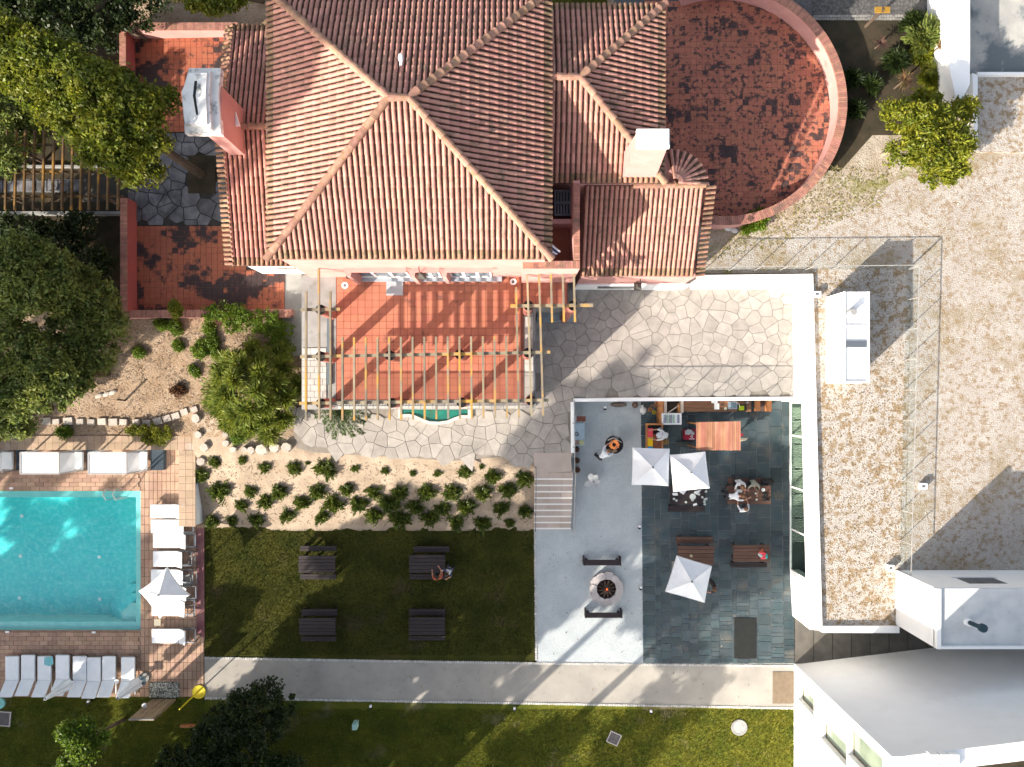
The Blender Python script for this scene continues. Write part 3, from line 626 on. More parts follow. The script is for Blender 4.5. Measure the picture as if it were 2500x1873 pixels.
# west wall built round its three openings
def west(y0, z0, y1, z1, m=M_white): MB().box(13.76, y0, z0, 14.11, y1, z1).build('wall', m, t)
wins = [(-14.64, .5, -13.86, 2.4), (-15.3, 3.1, -14.39, 5.65), (-14.74, 5.75, -13.5, 8.6), (-17.2, 5.75, -15.4, 8.6)]
ycut = sorted({-40.0, -13.1} | {w_[0] for w_ in wins} | {w_[2] for w_ in wins})
for y0, y1 in zip(ycut[:-1], ycut[1:]):
    zs = 0.0
    for w_ in sorted([w_ for w_ in wins if w_[0] <= y0 + 1e-6 and w_[2] >= y1 - 1e-6], key=lambda k: k[1]):
        west(y0, zs, y1, w_[1]); zs = w_[3]
    west(y0, zs, y1, zt)
for y0, z0, y1, z1 in wins:
    f = MB().box(14.00, y0, z0, 14.05, y0 + .05, z1).box(14.00, y1 - .05, z0, 14.05, y1, z1).box(14.00, y0 + .05, z0, 14.05, y1 - .05, z0 + .05).box(14.00, y0 + .05, z1 - .05, 14.05, y1 - .05, z1)
    wf = f.build('window', mat('window_frame_bronze', (.16, .13, .07), None, rough=.5), t)
    MB().box(14.02, y0 + .05, z0 + .05, 14.03, y1 - .05, z1 - .05).build('pane', M_glassr, wf)
    MB().box(14.11, y0 - .1, z0 - .1, 15.4, y1 + .1, z0 - .05).build('inner_floor', mat('room_floor', (.45, .5, .36), None), t)
    MB().box(15.4, y0 - .2, z0 - .1, 15.5, y1 + .2, z1 + .3).build('inner_wall', mat('room_wall', (.5, .56, .42), None), t)
MB().prism([(14.112, -13.10), (34, nby(34)), (34, nby(34) - .35), (14.112, -13.41)], 0, zt).build('wall', M_white, t)
MB().prism([(13.9, -13.3), (34, nby(34) - .3), (34, -40), (13.9, -40)], 8.7, 8.95).build('roof', M_conc, t)
# roof garden strip behind the coping
MB().prism([(14.5, nby(14.5) - .75), (26, nby(26) - .75), (26, nby(26) - 1.6), (14.5, nby(14.5) - 1.6)], 8.96, 9.2).build('roof_bed', M_soil, t)
MB().prism([(14.115, nby(14.1) - .35), (26, nby(26) - .35), (26, nby(26) - .72), (14.115, nby(14.1) - .72)], 8.9, zt + .004).build('coping', M_white, t)
for i, px in enumerate((2282, 2307, 2331)):
    q = P(px, 1858, 9.5); MB().box(q[0] - .15, q[1] - .4, 9.1, q[0] + .16, q[1] + .22, 9.5).build('planter', M_white, t)
MB().prism([(16.3, nby(16.3) - 1.5), (26, nby(26) - 1.05), (26, nby(26) - 1.6), (16.3, nby(16.3) - 2.1)], 8.96, 9.4).build('roof_slab', M_conc, t)

# ============================================================ THE PINK HOUSE
house = thing('pink_house', 'large pink house with hipped clay tile roofs, low wings and two chimneys', 'house', (-3.6, 9, 0))
HX0, HX1, HY0, HY1 = -8.77, 1.42, 4.88, 14.5; ZE, ZA = 9.6, 12.05
def part(mb, name, m, parent=house, **kw): return mb.build(name, m, parent, **kw)
part(MB().box(HX0 + .25, HY0 + .12, 0, HX1 - .2, HY1 - .3, ZE - .15), 'wall', M_pink)
part(MB().box(-11.55, 5.63, 0, HX0 + .25, 15.5, 4.85), 'wall', M_white)
part(MB().box(HX1 - .2, 8.35, 0, 5.62, 14.7, 7.85), 'wall', M_pink)
part(MB().box(2.92, 5.0, 0, 7.75, 8.35, 4.85), 'wall', M_pink)

# one barrel tile, laid along +Y, one unit long, r wide
def tile_mesh(name, m, r0=.073, r1=.060, n=6, lift=0.012):
    v = []; f = []
    for y, r, z in ((0, r0, lift), (1, r1, 0.0)):
        for i in range(n + 1):
            a = math.pi * i / n; v.append((r * math.cos(a), y, z + r * math.sin(a) * .9))
    for i in range(n): f.append((i, i + 1, n + 2 + i, n + 1 + i))
    f.append(tuple(range(n + 1))[::-1])
    mb = MB(); mb.add(v, f); me = mb.mesh(name, m, False)
    return me, np.array(v), f
TM, TV, TF = tile_mesh('tile', M_tile)
TE, _, _ = tile_mesh('eave_tile', M_eave)
budget = {'tile': 300}
def tile_face(poly, up, collect, spacing=0.198, L=0.36, eave=True, eavecol=None, jitter=.006):
    """poly: 3D points of a planar roof face; up: horizontal direction that climbs the slope"""
    pts = [Vector(p) for p in poly]
    nrm = None
    for i in range(1, len(pts) - 1):
        c = (pts[i] - pts[0]).cross(pts[i + 1] - pts[0])
        if c.length > 1e-6: nrm = c.normalized(); break
    if nrm.z < 0: nrm = -nrm
    upv = Vector((up[0], up[1], 0)); v = (upv - nrm * upv.dot(nrm)).normalized(); u = v.cross(nrm).normalized()
    o = pts[0]; q = [((p - o).dot(u), (p - o).dot(v)) for p in pts]
    umin = min(a for a, b in q); umax = max(a for a, b in q)
    n = max(1, int(round((umax - umin) / spacing))); sp = (umax - umin) / n
    for i in range(n):
        uc = umin + (i + .5) * sp; vs = []
        for a, b in zip(q, q[1:] + q[:1]):
            if (a[0] - uc) * (b[0] - uc) < 0: vs.append(a[1] + (b[1] - a[1]) * (uc - a[0]) / (b[0] - a[0]))
        if len(vs) < 2: continue
        lo, hi = min(vs), max(vs); y = lo
        first = True
        while y < hi - 0.04:
            l = min(L, hi - y)
            j = uc + rng.uniform(-jitter, jitter); p = o + u * j + v * y + nrm * rng.uniform(0, .006)
            vv = (v + u * rng.uniform(-.012, .012)).normalized(); uu = vv.cross(nrm).normalized()
            M = Matrix(((uu.x, vv.x * l * 1.06, nrm.x, p.x), (uu.y, vv.y * l * 1.06, nrm.y, p.y), (uu.z, vv.z * l * 1.06, nrm.z, p.z), (0, 0, 0, 1)))
            (eavecol if (first and eavecol is not None) else collect).append(M); first = False
            y += L
    # bed under the tiles
    return MB().add([tuple(p - Vector((0, 0, .025))) for p in pts], [tuple(range(len(pts)))]).add([tuple(p - Vector((0, 0, .14))) for p in pts], [tuple(range(len(pts)))[::-1]])
def lay(mats_, me, name, parent, m, V, F, keep=0):
    for M in mats_[:keep]:
        o = bpy.data.objects.new(name, me); col.objects.link(o); o.parent = parent; o.matrix_parent_inverse = (parent.matrix_world if parent.matrix_world != Matrix() else Matrix()).inverted()
        o.parent = parent; PI_ = Matrix.Translation(-house.location) if parent.parent is None else Matrix(); o.matrix_parent_inverse = PI_
        o.matrix_basis = M
    rest = mats_[keep:]
    if not rest: return
    Vh = np.hstack([V, np.ones((len(V), 1))]); arr = np.array([np.array(M) for M in rest])
    W = np.einsum('nij,kj->nki', arr, Vh)[:, :, :3].reshape(-1, 3)
    mesh = bpy.data.meshes.new(name); nv = len(V); faces = []
    for k in range(len(rest)): faces.extend([tuple(i + k * nv for i in f) for f in F])
    mesh.from_pydata(W.tolist(), [], faces); mesh.materials.append(m); mesh.update()
    o = obj(name, mesh, parent, kind='stuff'); o.matrix_parent_inverse = Matrix.Translation(-house.location) if parent.parent is None else Matrix()
def ridge(a, b, parent, r=.125, L=.38, n=6):
    a = Vector(a); b = Vector(b); d = b - a; k = max(1, int(d.length / L)); st = d / k
    for i in range(k):
        p = a + st * i; mb = MB(); v = []; dd = st.normalized(); sd = dd.cross(Vector((0, 0, 1))).normalized(); up = sd.cross(dd).normalized()
        for t_, rr_ in ((0, r * 1.22), (1.08, r * .84)):
            for j in range(n + 1):
                an = math.pi * j / n; v.append(tuple(p + st * t_ + sd * rr_ * math.cos(an) + up * (rr_ * math.sin(an) + (.05 if t_ == 0 else 0.0) + .02)))
        mb.add(v, [(j, j + 1, n + 2 + j, n + 1 + j) for j in range(n)] + [tuple(range(n + 1))[::-1]])
        o = mb.build('ridge_tile', M_ridge, parent)
def roof_part(name, faces, ridges, keep=0, m=M_tile):
    body = MB(); tiles = []; eaves = []
    for poly, up, ev in faces:
        b = tile_face(poly, up, tiles, eavecol=eaves if ev else None); body.add(b.v, b.f)
    ro = body.build(name, M_chan, house)
    lay(tiles, TM, 'tile', ro, M_tile, TV, TF, keep); lay(eaves, TE, 'eave_tile', ro, M_eave, TV, TF, 0)
    for a, b in ridges: ridge(a, b, ro)
    return ro
A1, A2 = (-4.0, 9.66, ZA), (-3.35, 9.66, ZA)
c00, c10, c11, c01 = (HX0, HY0, ZE), (HX1, HY0, ZE), (HX1, HY1, ZE), (HX0, HY1, ZE)
roof_part('main_roof', [([c00, c10, A2, A1], (0, 1), True), ([c10, c11, A2], (-1, 0), True), ([c11, c01, A1, A2], (0, -1), True), ([c01, c00, A1], (1, 0), True)],
          [(c00, A1), (c10, A2), (c11, A2), (c01, A1), (A1, A2)], keep=300)
# soffit line and fascia under the main eaves
part(MB().box(HX0 + .1, HY0 + .05, ZE - .3, HX1 - .08, HY1 - .1, ZE - .13), 'eaves_board', M_pink)
# west wing, ridge running left to right
wx0, wx1, wy0, wy1, ze, zr = -11.8, -8.6, 5.45, 15.6, 4.95, 6.15; ym = 10.85
roof_part('west_roof', [([(wx0, wy0, ze), (wx1, wy0, ze), (wx1, ym, zr), (wx0, ym, zr)], (0, 1), True),
                        ([(wx0, wy1, ze), (wx1, wy1, ze), (wx1, ym, zr), (wx0, ym, zr)], (0, -1), True)], [((wx0, ym, zr + .04), (wx1, ym, zr + .04))])
vt = []
tile_face([(wx0 - .28, wy0, ze - .08), (wx0 - .28, ym, zr - .12), (wx0 + .12, ym, zr + .06), (wx0 + .12, wy0, ze + .06)], (1, 0), vt, L=.42)
tile_face([(wx0 - .28, wy1, ze - .08), (wx0 - .28, ym, zr - .12), (wx0 + .12, ym, zr + .06), (wx0 + .12, wy1, ze + .06)], (1, 0), vt, L=.42)
vp = part(MB().prism([(wx0 - .2, wy0), (wx0, wy0), (wx0, wy1), (wx0 - .2, wy1)], ze - .3, ze - .12), 'west_verge', M_chan); lay(vt, TE, 'verge_tile', vp, M_eave, TV, TF, 0)
# east wing
ex0, ex1, ey0, ey1, ez, er = 1.2, 5.82, 8.1, 14.9, 7.9, 9.45; eyr = 11.45; ea = (2.45, eyr, er)
roof_part('east_roof', [([(ex0, ey0, ez), (ex1, ey0, ez), ea, (ex0, eyr, er)], (0, 1), True), ([(ex1, ey0, ez), (ex1, ey1, ez), ea], (-1, 0), True),
                        ([(ex1, ey1, ez), (ex0, ey1, ez), (ex0, eyr, er), ea], (0, -1), True)], [((ex0, eyr, er), ea), ((ex1, ey0, ez), ea), ((ex1, ey1, ez), ea)])
# south-east wing: single slope towards the terrace, with its verge and the little rounded end
sx0, sx1, sy0, sy1, sz0, sz1 = 2.9, 7.95, 5.02, 8.32, 4.95, 6.72
roof_part('south_east_roof', [([(sx0, sy0, sz0), (sx1 - .3, sy0, sz0), (sx1 - .3, sy1, sz1), (sx0, sy1, sz1)], (0, 1), True)], [((sx0 + 1.9, sy1, sz1 + .05), (sx1 - .3, sy1, sz1 + .05))])
vt = []
tile_face([(sx1 + .16, sy0, sz0 - .14), (sx1 + .16, sy1, sz1 - .14), (sx1 - .26, sy1, sz1 + .06), (sx1 - .26, sy0, sz0 + .06)], (-1, 0), vt, L=.44)
vp = part(MB().box(sx1 - .3, sy0 + .1, sz0 - .4, sx1 - .1, sy1, sz0 - .2), 'east_verge', M_chan); lay(vt, TE, 'verge_tile', vp, M_eave, TV, TF, 0)
tc = Vector((6.35, 8.3, 7.35)); ct = []; cone = MB()
for i in range(9):
    a0, a1 = R(-2 + i * 11), R(9 + i * 11)
    p = [(tc.x + .12 * math.cos(a0), tc.y + .12 * math.sin(a0), 7.3), (tc.x + 1.45 * math.cos(a0), tc.y + 1.45 * math.sin(a0), 6.7), (tc.x + 1.45 * math.cos(a1), tc.y + 1.45 * math.sin(a1), 6.7), (tc.x + .12 * math.cos(a1), tc.y + .12 * math.sin(a1), 7.3)]
    am = (a0 + a1) / 2; b = tile_face([p[1], p[2], p[3], p[0]], (-math.cos(am), -math.sin(am)), ct, spacing=.26, L=.42); cone.add(b.v, b.f)
ro = part(cone, 'turret_roof', M_chan); lay(ct, TM, 'tile', ro, M_tile, TV, TF, 0)
part(MB().prism([(5.0, 8.4)] + [(6.35 + 1.3 * math.cos(R(a)), 8.4 + 1.3 * math.sin(R(a))) for a in range(0, 181, 12)], 0, 6.6), 'turret_wall', M_pink)

# red upper balcony between the main roof and the wings
bz = 8.3
bf = part(MB().prism(PL([(1330, 450), (1400, 450), (1400, 640), (1330, 640)], bz), 4.8, 6.4), 'balcony_floor', M_floor)
bw = part(MB().prism(PL([(1276, 637), (1416, 636), (1416, 655), (1276, 656)], bz), 4.8, bz - .05).prism(PL([(1400, 440), (1416, 440), (1416, 636), (1400, 636)], bz), 4.8, bz - .05), 'balcony_wall', M_pink)
pieces(bw, 'coping_brick', gridrects(*P(1276, 656, bz), *P(1416, 637, bz), .1, .3), bz, .05, M_brickcop, 300, joint=.006)
pieces(bw, 'coping_brick', gridrects(*P(1400, 636, bz), *P(1416, 445, bz), .25, .1), bz, .05, M_brickcop, 300, joint=.006)
for o in bw.children: o.matrix_parent_inverse = Matrix()
part(MB().prism(PL([(1345, 535), (1400, 535), (1400, 546), (1345, 546)], 7.4), 6.4, 7.4), 'balcony_divider', M_pink)
gm = MB().pbox(1351, 462, 1398, 528, 6.8, 6.95, 1)
for i in range(6):
    gm.pbox(1354 + i * 7.2, 465, 1358 + i * 7.2, 526, 6.95, 7.1)
for y in (463, 492, 522): gm.pbox(1353, y, 1397, y + 5, 6.98, 7.13)
part(gm, 'skylight_grille', [M_lead, M_black])
aw = MB()
q = [P(1345, 590, 8.0), P(1368, 615, 8.0), P(1352, 622, 8.0), P(1345, 628, 8.0)]
for i in range(5):
    t0, t1 = i / 5, (i + 1) / 5
    a = Vector(P(1343, 588, 8.2)).lerp(Vector(P(1343, 632, 7.9)), t0); b = Vector(P(1369, 616, 7.9)).lerp(Vector(P(1350, 630, 7.8)), t0)
    c = Vector(P(1369, 616, 7.9)).lerp(Vector(P(1350, 630, 7.8)), t1); d = Vector(P(1343, 588, 8.2)).lerp(Vector(P(1343, 632, 7.9)), t1)
    aw.prism([tuple(a), tuple(b), tuple(c), tuple(d)], 7.98, 8.0, i % 2)
o = aw.build('towel', [M_cloth, mat('navy_cloth', (.03, .04, .12), None)]); tag(o, 'navy and white striped cloth hanging in the small red balcony', 'towel')

# chimneys
ch = part(MB().prism([(-11.5, 9.8), (-10.9, 9.8), (-10.9, 11.6), (-11.5, 11.6)], 4.8, 8.35), 'chimney', M_pink)
cap = MB()
cx0, cx1, cy0, cy1 = -12.2, -10.86, 9.76, 12.2; cym = 11.2
cap.prism([(cx0 + .0, cy0), (cx1, cy0), (cx1 - .1, cym), (cx1, cy1), (cx0 + .15, cy1), (cx0 - .12, cym)], 8.2, 8.5)
cap.prism([(cx0 + .12, cy0 + .25), (cx1 - .4, cy0 + .25), (cx1 - .45, cym), (cx1 - .4, cy1 - .3), (cx0 + .3, cy1 - .3), (cx0 + .0, cym)], 8.5, 8.78)
cap.prism([(cx1 - .38, cy0 + .1), (cx1 - .28, cy0 + .1), (cx1 - .36, cym), (cx1 - .3, cy1 - .2), (cx1 - .4, cy1 - .2), (cx1 - .46, cym)], 8.5, 8.7)
cp = cap.build('chimney_cap', mat('lichened_white', (.80, .79, .75), (.68, .68, .65), 2.5, .9, bump=.3, stain=((.20, .22, .21), 1.8, .56, .68), stain2=((.36, .24, .06), 4, .66, .74)), ch)
cap2 = MB().prism([(-11.66, 10.35), (-11.58, 10.35), (-11.68, 11.05), (-11.62, 11.6), (-11.72, 11.6), (-11.78, 11.05)], 8.6, 8.787).build('smoke_slot', M_black, ch)
MB().prism([(-10.88, 10.6), (-10.72, 10.6), (-10.88, 11.15)], 6.9, 7.0).build('ledge', M_white, ch)
ch = part(MB().prism([(4.2, 8.28), (5.5, 8.28), (5.5, 9.2), (4.2, 9.2)], 7.5, 11.3, 0, [(4.22, 8.28), (5.2, 8.28), (5.2, 8.85), (4.22, 8.85)]), 'chimney', M_pink)
cp = MB().prism([(4.16, 8.25), (5.26, 8.25), (5.26, 8.88), (4.16, 8.88)], 11.25, 11.42).prism([(4.22, 8.3), (5.2, 8.3), (5.2, 8.83), (4.22, 8.83)], 11.42, 11.56)
cp.build('chimney_cap', MATS['lichened_white'], ch)
# a vent with white flue on the north slope
q = P(977, 180, 11.3); vv = part(MB().box(q[0] - .17, q[1] - .09, 10.9, q[0] + .17, q[1] + .09, 11.32), 'roof_vent', M_lead)
MB().tube((q[0] + .02, q[1] + .1, 11.3), (q[0] + .1, q[1] + .45, 11.7), .05, .05, 8).ball((q[0] + .08, q[1] + .35, 11.7), .09, sy=1.8).build('flue', M_white, vv)

# terrace facade: step, framed doors, piers, lantern
def facade(px0, px1, z0, z1, y=HY0 + .12, d=.03):
    pass
FY = HY0 + .12
part(MB().box(-6.67, FY - .2, 4.8, -.42, FY, 4.96), 'door_step', mat('blue_grey_stone', (.33, .36, .40), (.28, .31, .35), 2, .7))
for x0, x1 in ((-6.4, -4.25), (-3.75, -2.95), (-2.55, -.85)):
    f = MB(); n = max(2, int((x1 - x0) / .55)); w = (x1 - x0) / n
    for i in range(n):
        a = x0 + i * w
        f.box(a, FY - .05, 4.97, a + .06, FY + .001, 7.0).box(a + w - .06, FY - .05, 4.97, a + w, FY + .001, 7.0).box(a + .06, FY - .05, 6.92, a + w - .06, FY, 7.0).box(a + .06, FY - .05, 4.97, a + w - .06, FY, 5.07)
    fr = f.build('french_door', M_white, house)
    for i in range(n):
        a = x0 + i * w; MB().box(a + .06, FY - .02, 5.07, a + w - .06, FY - .012, 6.92).build('pane', mat('window_dark_glass', (.10, .13, .15), None, rough=.08, spec=.8), fr)
    MB().box(x0 - .1, FY - .18, 7.02, x1 + .1, FY, 7.12).build('lintel', M_pink, fr)
for x in (-6.62, -4.1, -2.85): part(MB().prism([(x - .05, FY), (x + .32, FY), (x + .25, FY - .32), (x + .1, FY - .32)], 4.97, 6.9), 'pier', M_pink)
for x, y in ((-9.05, 0),): pass
lamps = []
def lantern(px, py, zz, wy, label):
    q = P(px, py, zz); t = thing('wall_lantern', label, 'lantern', (q[0], q[1], zz), 'wall lanterns on scrolled brackets')
    MB().path([(q[0] - .02, wy, zz + .75), (q[0] - .02, q[1] + .1, zz + .8), (q[0], q[1], zz + .62), (q[0], q[1], zz + .42)], .018, 6).build('bracket', M_black, t)
    b = MB(); r = .17
    b.add([(q[0] - r, q[1] - r, zz), (q[0] + r, q[1] - r, zz), (q[0] + r, q[1] + r, zz), (q[0] - r, q[1] + r, zz), (q[0], q[1], zz + .42)], [(0, 1, 4), (1, 2, 4), (2, 3, 4), (3, 0, 4), (3, 2, 1, 0)])
    b.build('lantern_roof', mat('lantern_metal', (.10, .095, .085), (.05, .045, .04), 4, .6), t)
    MB().prism([(q[0] - .12, q[1] - .12), (q[0] + .12, q[1] - .12), (q[0] + .12, q[1] + .12), (q[0] - .12, q[1] + .12)], zz - .3, zz - .002).build('lantern_glass', mat('lantern_glass', (.4, .38, .32), None, rough=.3), t)
    for dx, dy in ((-1, -1), (1, -1), (1, 1), (-1, 1)): MB().bar((q[0] + dx * .13, q[1] + dy * .13, zz - .3), (q[0] + dx * .13, q[1] + dy * .13, zz), .02, .02).build('corner_bar', M_black, t)
lantern(1030, 672, 6.6, FY, 'dark metal lantern hanging in front of the french doors')
lantern(1557, 700, 3.6, 5.0, 'dark metal lantern on the wall under the south east wing eaves')
part(MB().box(-9.05, 5.60, 4.95, -8.5, 5.62, 5.0), 'trim', M_white)
part(MB().box(-10.4, 5.60, 3.2, -9.6, 5.64, 3.5).box(-10.35, 5.57, 3.25, -10.0, 5.6, 3.45), 'vent_grille', mat('vent_grey', (.25, .26, .22), None))
part(MB().box(2.9, 4.92, 1.6, 8.0, 5.0, 2.9), 'plinth', M_white)
part(MB().box(3.9, 4.90, 2.1, 5.6, 4.93, 2.7), 'window', M_lead)
part(MB().box(6.0, 4.90, 1.62, 7.6, 4.93, 2.7), 'shutter', M_cloth)

# ============================================================ THE PERGOLA TERRACE
zT = 4.8
X0, X1 = P(736, 0, zT)[0], P(1308, 0, zT)[0]; YS = P(0, 1000, zT)[1]
tb = struct('pergola_terrace', MB().box(X0, YS, 0, X1, HY0 + .1, zT - .03).box(X1, P(0, 748, zT)[1], 0, P(1386, 0, zT)[0], HY0 + .1, zT - .03), M_conc)
fl = gridrects(*P(822, 975, zT), *P(1277, 672, zT), .30, .30) + gridrects(*P(1308, 742, zT), *P(1384, 690, zT), .30, .30) + gridrects(*P(1277, 742, zT), *P(1308, 690, zT), .27, .30)
MB().prism(PL([(820, 977), (1279, 977), (1279, 668), (820, 668)], zT), zT - .03, zT - .012).prism(PL([(1279, 746), (1386, 746), (1386, 668), (1279, 668)], zT), zT - .03, zT - .012).build('grout_bed', M_grout, tb)
pieces(tb, 'floor_tile', fl, zT, .012, M_floor, 300, joint=.012, zj=.001, seed=14)
pl = gridrects(*P(738, 985, zT), *P(797, 850, zT), .34, .26, .5) + gridrects(*P(825, 998, zT), *P(1300, 979, zT), .5, .3) + gridrects(*P(1281, 975, zT), *P(1306, 760, zT), .42, .5)
M_pale = mat('pale_paver', (.46, .44, .40), (.38, .36, .33), 2, .9, rnd=.1, stain=((.2, .19, .18), 1.2, .55, .7))
pieces(tb, 'edge_slab', pl, zT + .01, .03, M_pale, 300, joint=.012, zj=.002, seed=15)
MB().prism(PL([(738, 848), (820, 848), (820, 672), (738, 672)], zT), zT - .03, zT - .008).build('concrete_strip', M_conc, tb)
MB().prism(PL([(798, 940), (810, 940), (810, 775), (798, 775)], zT + .05), zT, zT + .05).build('gutter', mat('blue_grey_gutter', (.10, .13, .15), None), tb)
o = MB().pbox(943, 688, 984, 721, zT, zT + .05).build('access_cover', mat('cover_slab', (.42, .43, .45), (.34, .35, .37), 3, .8)); tag(o, 'square pale grey inspection cover on the red tiled terrace', 'cover')
for px, lb in ((842, 'round white drain near the left end of the door step'), (1253, 'round white drain near the right end of the door step')):
    q = P(px, 697 if px < 1000 else 688, zT); t = thing('floor_drain', lb, 'drain', (q[0], q[1], zT), 'drains in the red terrace')
    MB().ring(q[0], q[1], .07, .14, zT, zT + .015, 16).build('rim', M_white, t); MB().disc(q[0], q[1], .07, zT, zT + .01, 12).build('grate', M_lead, t)
q = P(856, 677, zT); o = MB().box(q[0] - .12, q[1] - .08, zT, q[0] + .12, q[1] + .08, zT + .35).build('planter_box', M_black); tag(o, 'small black box standing at the left of the door step', 'box')
# landing and little steps on the right
sp = struct('side_steps', MB().prism(PL([(1308, 750), (1405, 750), (1405, 790), (1308, 790)], 1.6), 0, 1.62), M_conc)
for i in range(3): MB().prism(PL([(1312, 776 - i * 7), (1402, 774 - i * 7), (1402, 782 - i * 7), (1312, 784 - i * 7)], 2.2), 1.0, 1.9 + i * .18).build('step', mat('blue_step', (.30, .34, .36), (.24, .27, .29), 2, .8), sp)
# fountain basin
t = thing('fountain_basin', 'green tiled basin with wavy white rim at the foot of the pergola terrace', 'basin', (P(1065, 1012, 1.6)[0], -.9, 1.6))
rim = [(980, 990), (1142, 990), (1142, 1014), (1125, 1014), (1108, 1020), (1092, 1027), (1070, 1030), (1048, 1029), (1030, 1022), (1012, 1014), (998, 1011), (980, 1012)]
ot = [(972, 985), (1152, 985), (1152, 1022), (1130, 1020), (1110, 1027), (1094, 1034), (1070, 1037), (1046, 1036), (1028, 1029), (1010, 1021), (996, 1018), (972, 1020)]
rm = MB(); a = PL(ot, 1.75); b = PL(rim, 1.75)
for i in range(len(a)): rm.prism([a[i], a[(i + 1) % len(a)], b[(i + 1) % len(b)], b[i]], 1.5, 1.72)
rm.build('rim', mat('rim_plaster', (.52, .49, .44), (.45, .42, .38), 2, .9), t)
MB().prism(PL(rim, 1.7), 1.5, 1.64).build('basin_floor', M_green, t)
gt_ = gridrects(*P(984, 1010, 1.64), *P(1140, 992, 1.64), .15, .15); pieces(t, 'glazed_tile', gt_, 1.655, .015, M_green, 300, joint=.006)
w = MB(); w.add([(x, y, 1.69) for x, y in PL(rim, 1.69)], [tuple(range(len(rim)))]); w.build('basin_water', M_water, t)

# pergola
zP = 7.0
t = thing('pergola', 'weathered timber pergola on round red pillars over the tiled terrace', 'pergola', (-3.5, 1.5, zT))
zl_ = zP
beams = [((733, 871), (1343, 860)), ((731, 985), (1340, 977)), ((733, 756), (830, 755)), ((1246, 747), (1448, 745))]
for a, b in beams:
    p = P(*a, zl_ - .1); q = P(*b, zl_ - .1); MB().bar((p[0], p[1], zl_ - .15), (q[0], q[1], zl_ - .15), .12, .14).build('beam', M_beam, t)
sl_ = [(747, 711, 747, 1026), (778, 650, 779, 1025), (806, 711, 807, 1026)] + [(836 + i * 28.55, 824 - i * .22, 836 + i * 28.7, 1027 - i * .45) for i in range(15)] + \
      [(1260, 702, 1267, 1020), (1287, 668, 1298, 1017), (1316, 668, 1326, 1016), (1345, 668, 1348, 787), (1374, 668, 1377, 785), (1401, 665, 1404, 786)]
for x0, y0, x1, y1 in sl_:
    p = P(x0, y0, zl_); q = P(x1, y1, zl_); MB().bar((p[0], p[1], zl_ - .02), (q[0], q[1], zl_ - .02), .075, .12).build('slat', M_beam, t)
for x, y in ((782, 756), (782, 870), (952, 868), (1122, 865), (1290, 861), (1290, 746), (1399, 746), (783, 985), (956, 984), (1127, 983), (1296, 978)):
    p = P(x, y, 6.75); zb_ = zT if x < 1395 else 1.6
    pl_ = MB().disc(p[0], p[1], .2, zb_, 6.7, 20).build('pillar', M_pillar, t)
    MB().disc(p[0], p[1], .2, 6.7, 6.74, 20).build('pillar_cap', M_black, pl_)

# thin iron railing on the open edges of the terrace
def baluster_rail(label, a, b, z0, h=.95, sp=.125):
    a = Vector((*a, z0)); b = Vector((*b, z0)); d = b - a; n = int(d.length / sp); t = thing('iron_railing', label, 'railing', tuple(a))
    up = Vector((0, 0, h)); MB().bar(tuple(a + up), tuple(b + up), .045, .03).build('handrail', M_lead, t); MB().bar(tuple(a + up * .08), tuple(b + up * .08), .02, .02).build('bottom_rail', M_lead, t)
    me = MB().bar((0, 0, 0), (0, 0, h), .024, .024).mesh('baluster', M_lead)
    for i in range(n + 1):
        p = a + d * (i / n); o = bpy.data.objects.new('baluster', me); col.objects.link(o); o.location = p - a; o.parent = t
baluster_rail('thin iron railing along the front edge of the tiled pergola terrace', P(815, 990, zT), P(1303, 988, zT), zT)
baluster_rail('thin iron railing along the right edge of the tiled pergola terrace', P(1303, 985, zT), P(1301, 752, zT), zT)

# pergola at the far left
t = thing('pergola', 'dark garden pergola of thin brown slats at the left edge under the trees', 'pergola', (-21, 9, 1.7))
z2 = 4.3
for a, b in (((-60, 354), (300, 353)), ((-60, 480), (300, 479)), ((200, 470), (262, 479))[:0] or ((-60, 420), (300, 419))):
    p = P(*a, z2 - .1); q = P(*b, z2 - .1); MB().bar((p[0], p[1], z2 - .12), (q[0], q[1], z2 - .12), .09, .1).build('beam', M_beam2, t)
for x in [-30, -8, 15, 38, 60, 83, 106, 130, 153, 176, 198, 219, 241, 264, 289]:
    p = P(x + 2, 318, z2); q = P(x - 2, 513, z2); MB().bar((p[0], p[1], z2), (q[0], q[1], z2), .075, .1).build('slat', M_beam2, t)
for x, y in ((20, 354), (250, 354), (20, 480), (250, 480)):
    p = P(x, y, z2 - .2); MB().disc(p[0], p[1], .07, 1.5, z2 - .18, 10).build('post', M_bark, t)
pth_ = struct('garden_path', MB().prism(PL([(-60, 438), (300, 438), (300, 470), (-60, 470)], 1.75), 1.5, 1.76), M_stone_d)
pieces(pth_, 'path_slab', [PL([(x, 440), (x + 26, 440), (x + 26, 468), (x, 468)], 1.8) for x in range(-20, 300, 27)], 1.8, .05, M_stone_d, 300, joint=.03)
o = MB().pbox(-60, 516, 293, 523, 1.5, 2.1).build('low_wall', M_conc); tag(o, 'low grey wall below the dark left pergola', 'wall')
o = MB().pbox(-60, 403, 290, 408, 1.5, 1.95).build('low_wall', M_conc); tag(o, 'pale ledge crossing under the slats of the dark left pergola', 'wall')

